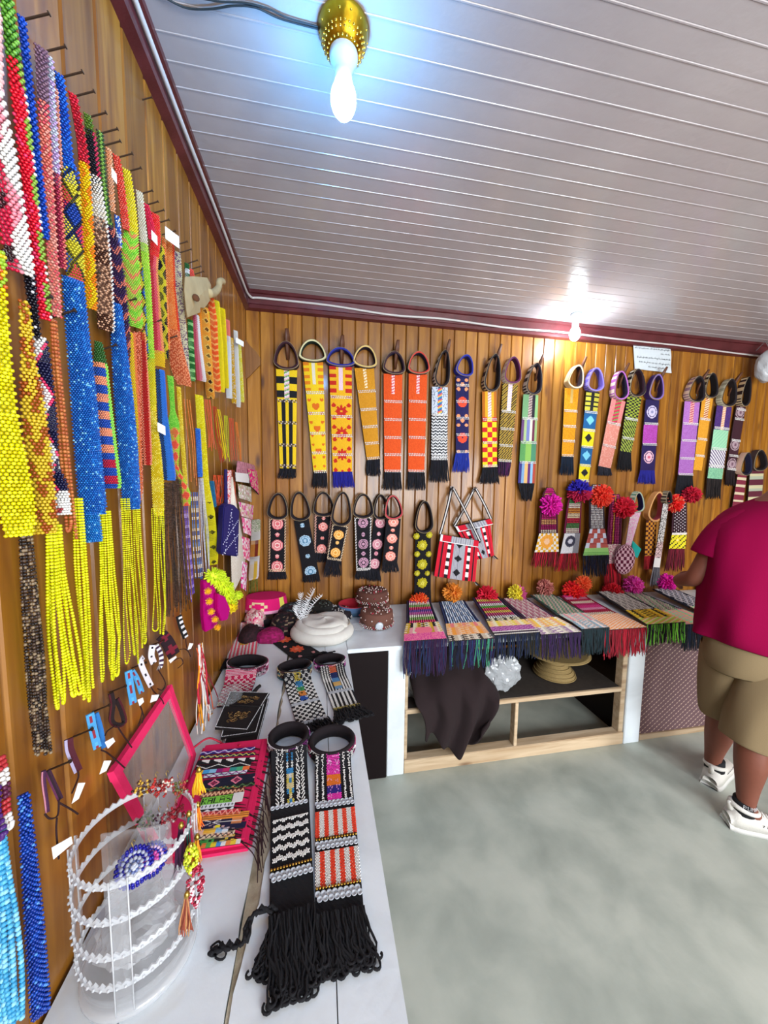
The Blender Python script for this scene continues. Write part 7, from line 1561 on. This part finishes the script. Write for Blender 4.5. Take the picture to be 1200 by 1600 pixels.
tubecloth('shorts_leg', [(2.49, 1.235, .80), (2.475, 1.22, .70), (2.445, 1.21, .60), (2.405, 1.205, .50), (2.385, 1.20, .425), (2.382, 1.20, .41)], [.120, .125, .122, .114, .110, .111], KHAKI, .035, seed=3)
def sneaker(heel, toe, z=0):
    H_, T_ = Vector((*heel, 0)), Vector((*toe, 0)); d = (T_ - H_).normalized(); s = Vector((-d.y, d.x, 0)); L = (T_ - H_).length
    t = [(0, .030, .055), (.04, .038, .080), (.12, .042, .094), (.22, .044, .098), (.34, .044, .094), (.48, .046, .078), (.62, .050, .058), (.78, .050, .050), (.90, .042, .042), (.97, .028, .034), (1.0, .012, .028)]
    def layer(name, zlo, zhi, grow, m_, par, topf=None):
        V = []; F = []; n = 9
        for f, hw, hh in t:
            top = zhi if zhi is not None else hh
            for k in range(n):
                a = PI * k / (n - 1); w_ = (hw + grow); x = math.cos(a) * w_
                zz = zlo + (top - zlo) * (math.sin(a) ** .6)
                V.append(H_ + d * (L * (f if grow == 0 else f * 1.03 - .015)) + s * x + UP * zz)
        m2 = len(t)
        for j in range(m2 - 1):
            for k in range(n - 1): F.append((j*n+k, j*n+k+1, (j+1)*n+k+1, (j+1)*n+k))
            F.append((j*n, (j+1)*n, (j+1)*n+n-1, j*n+n-1))
        F.append(tuple(range(n))); F.append(tuple((m2-1)*n + k for k in range(n-1, -1, -1)))
        return pmesh(name, V, F, m_, par, smooth=True)
    sh = layer('sneaker', .018, None, 0, mat('white_knit', '#d2cec6', rough=.75, bump=.5, bscale=220), per)
    layer('sole', .0, .030, .006, mat('white_rubber', '#cfcdc8', rough=.5, bump=0), sh).location = (0, 0, 0)
    layer('outsole', -.001 + .001, .009, .004, mat('dark_rubber', '#1c2c38', rough=.6, bump=0), sh).location = (0, 0, 0)
    an = H_ + d * (L * .22) + UP * .094
    o = tube('ankle_collar', [an + d * (.050 * math.cos(a)) + s * (.038 * math.sin(a)) + UP * (.012 * math.cos(a + PI) + .004) for a in [2 * PI * k / 20 for k in range(20)]], .010, mat('white_knit'), per, n=8, closed=True); 
    c = H_ + d * .014 + UP * .075; tube('heel_tab', [c, c + UP * .022 - d * .006, c + UP * .040 - d * .012], [.013, .012, .008], mat('white_knit'), per, n=6)
    sk = lathe('sock', [(.042, -.02), (.041, .02), (.040, .038), (.037, .04)], an, mat('black_sock', '#16161a', rough=.9), per, 24)
    P = []
    for k in range(8):
        for q in (0, 1): P.append(tuple(H_ + d * (L * (.40 + .055 * k)) - s * (.043 + .003 * q) * (1 if k < 6 else .95) + UP * (.050 - .002 * k + .007 * q)))
    beads('vent_holes', P, ['#20242c'] * len(P), .0030, MATTEBEAD, per)
    for k in range(5):
        m_ = H_ + d * (L * (.40 + .06 * k)) + UP * (.092 - .0075 * k); tube('lace', [m_ - s * .02 - UP * .006, m_ + UP * .002, m_ + s * .02 - UP * .006], .0024, mat('white_lace', '#dedcd8', rough=.8), per, n=5)
    return sh, an, s, d
sneaker((2.455, 1.395), (2.715, 1.505))
sh, an, s_, d_ = sneaker((2.318, 1.218), (2.580, 1.105))
# knitted letters on the sock, facing the camera side
P = []
for k, chh in enumerate('PUMA'):
    for r_ in range(7):
        for c_ in range(5):
            if LET[chh][r_][c_] == '1':
                a = ((k * 6 + c_) - 11) * .0024 / .042; P.append(tuple(an + (d_ * math.sin(a) - s_ * math.cos(a)) * .0425 + UP * (.036 - r_ * .0026)))
beads('sock_letters', P, ['#e8e8ea'] * len(P), .0014, MATTEBEAD, per)
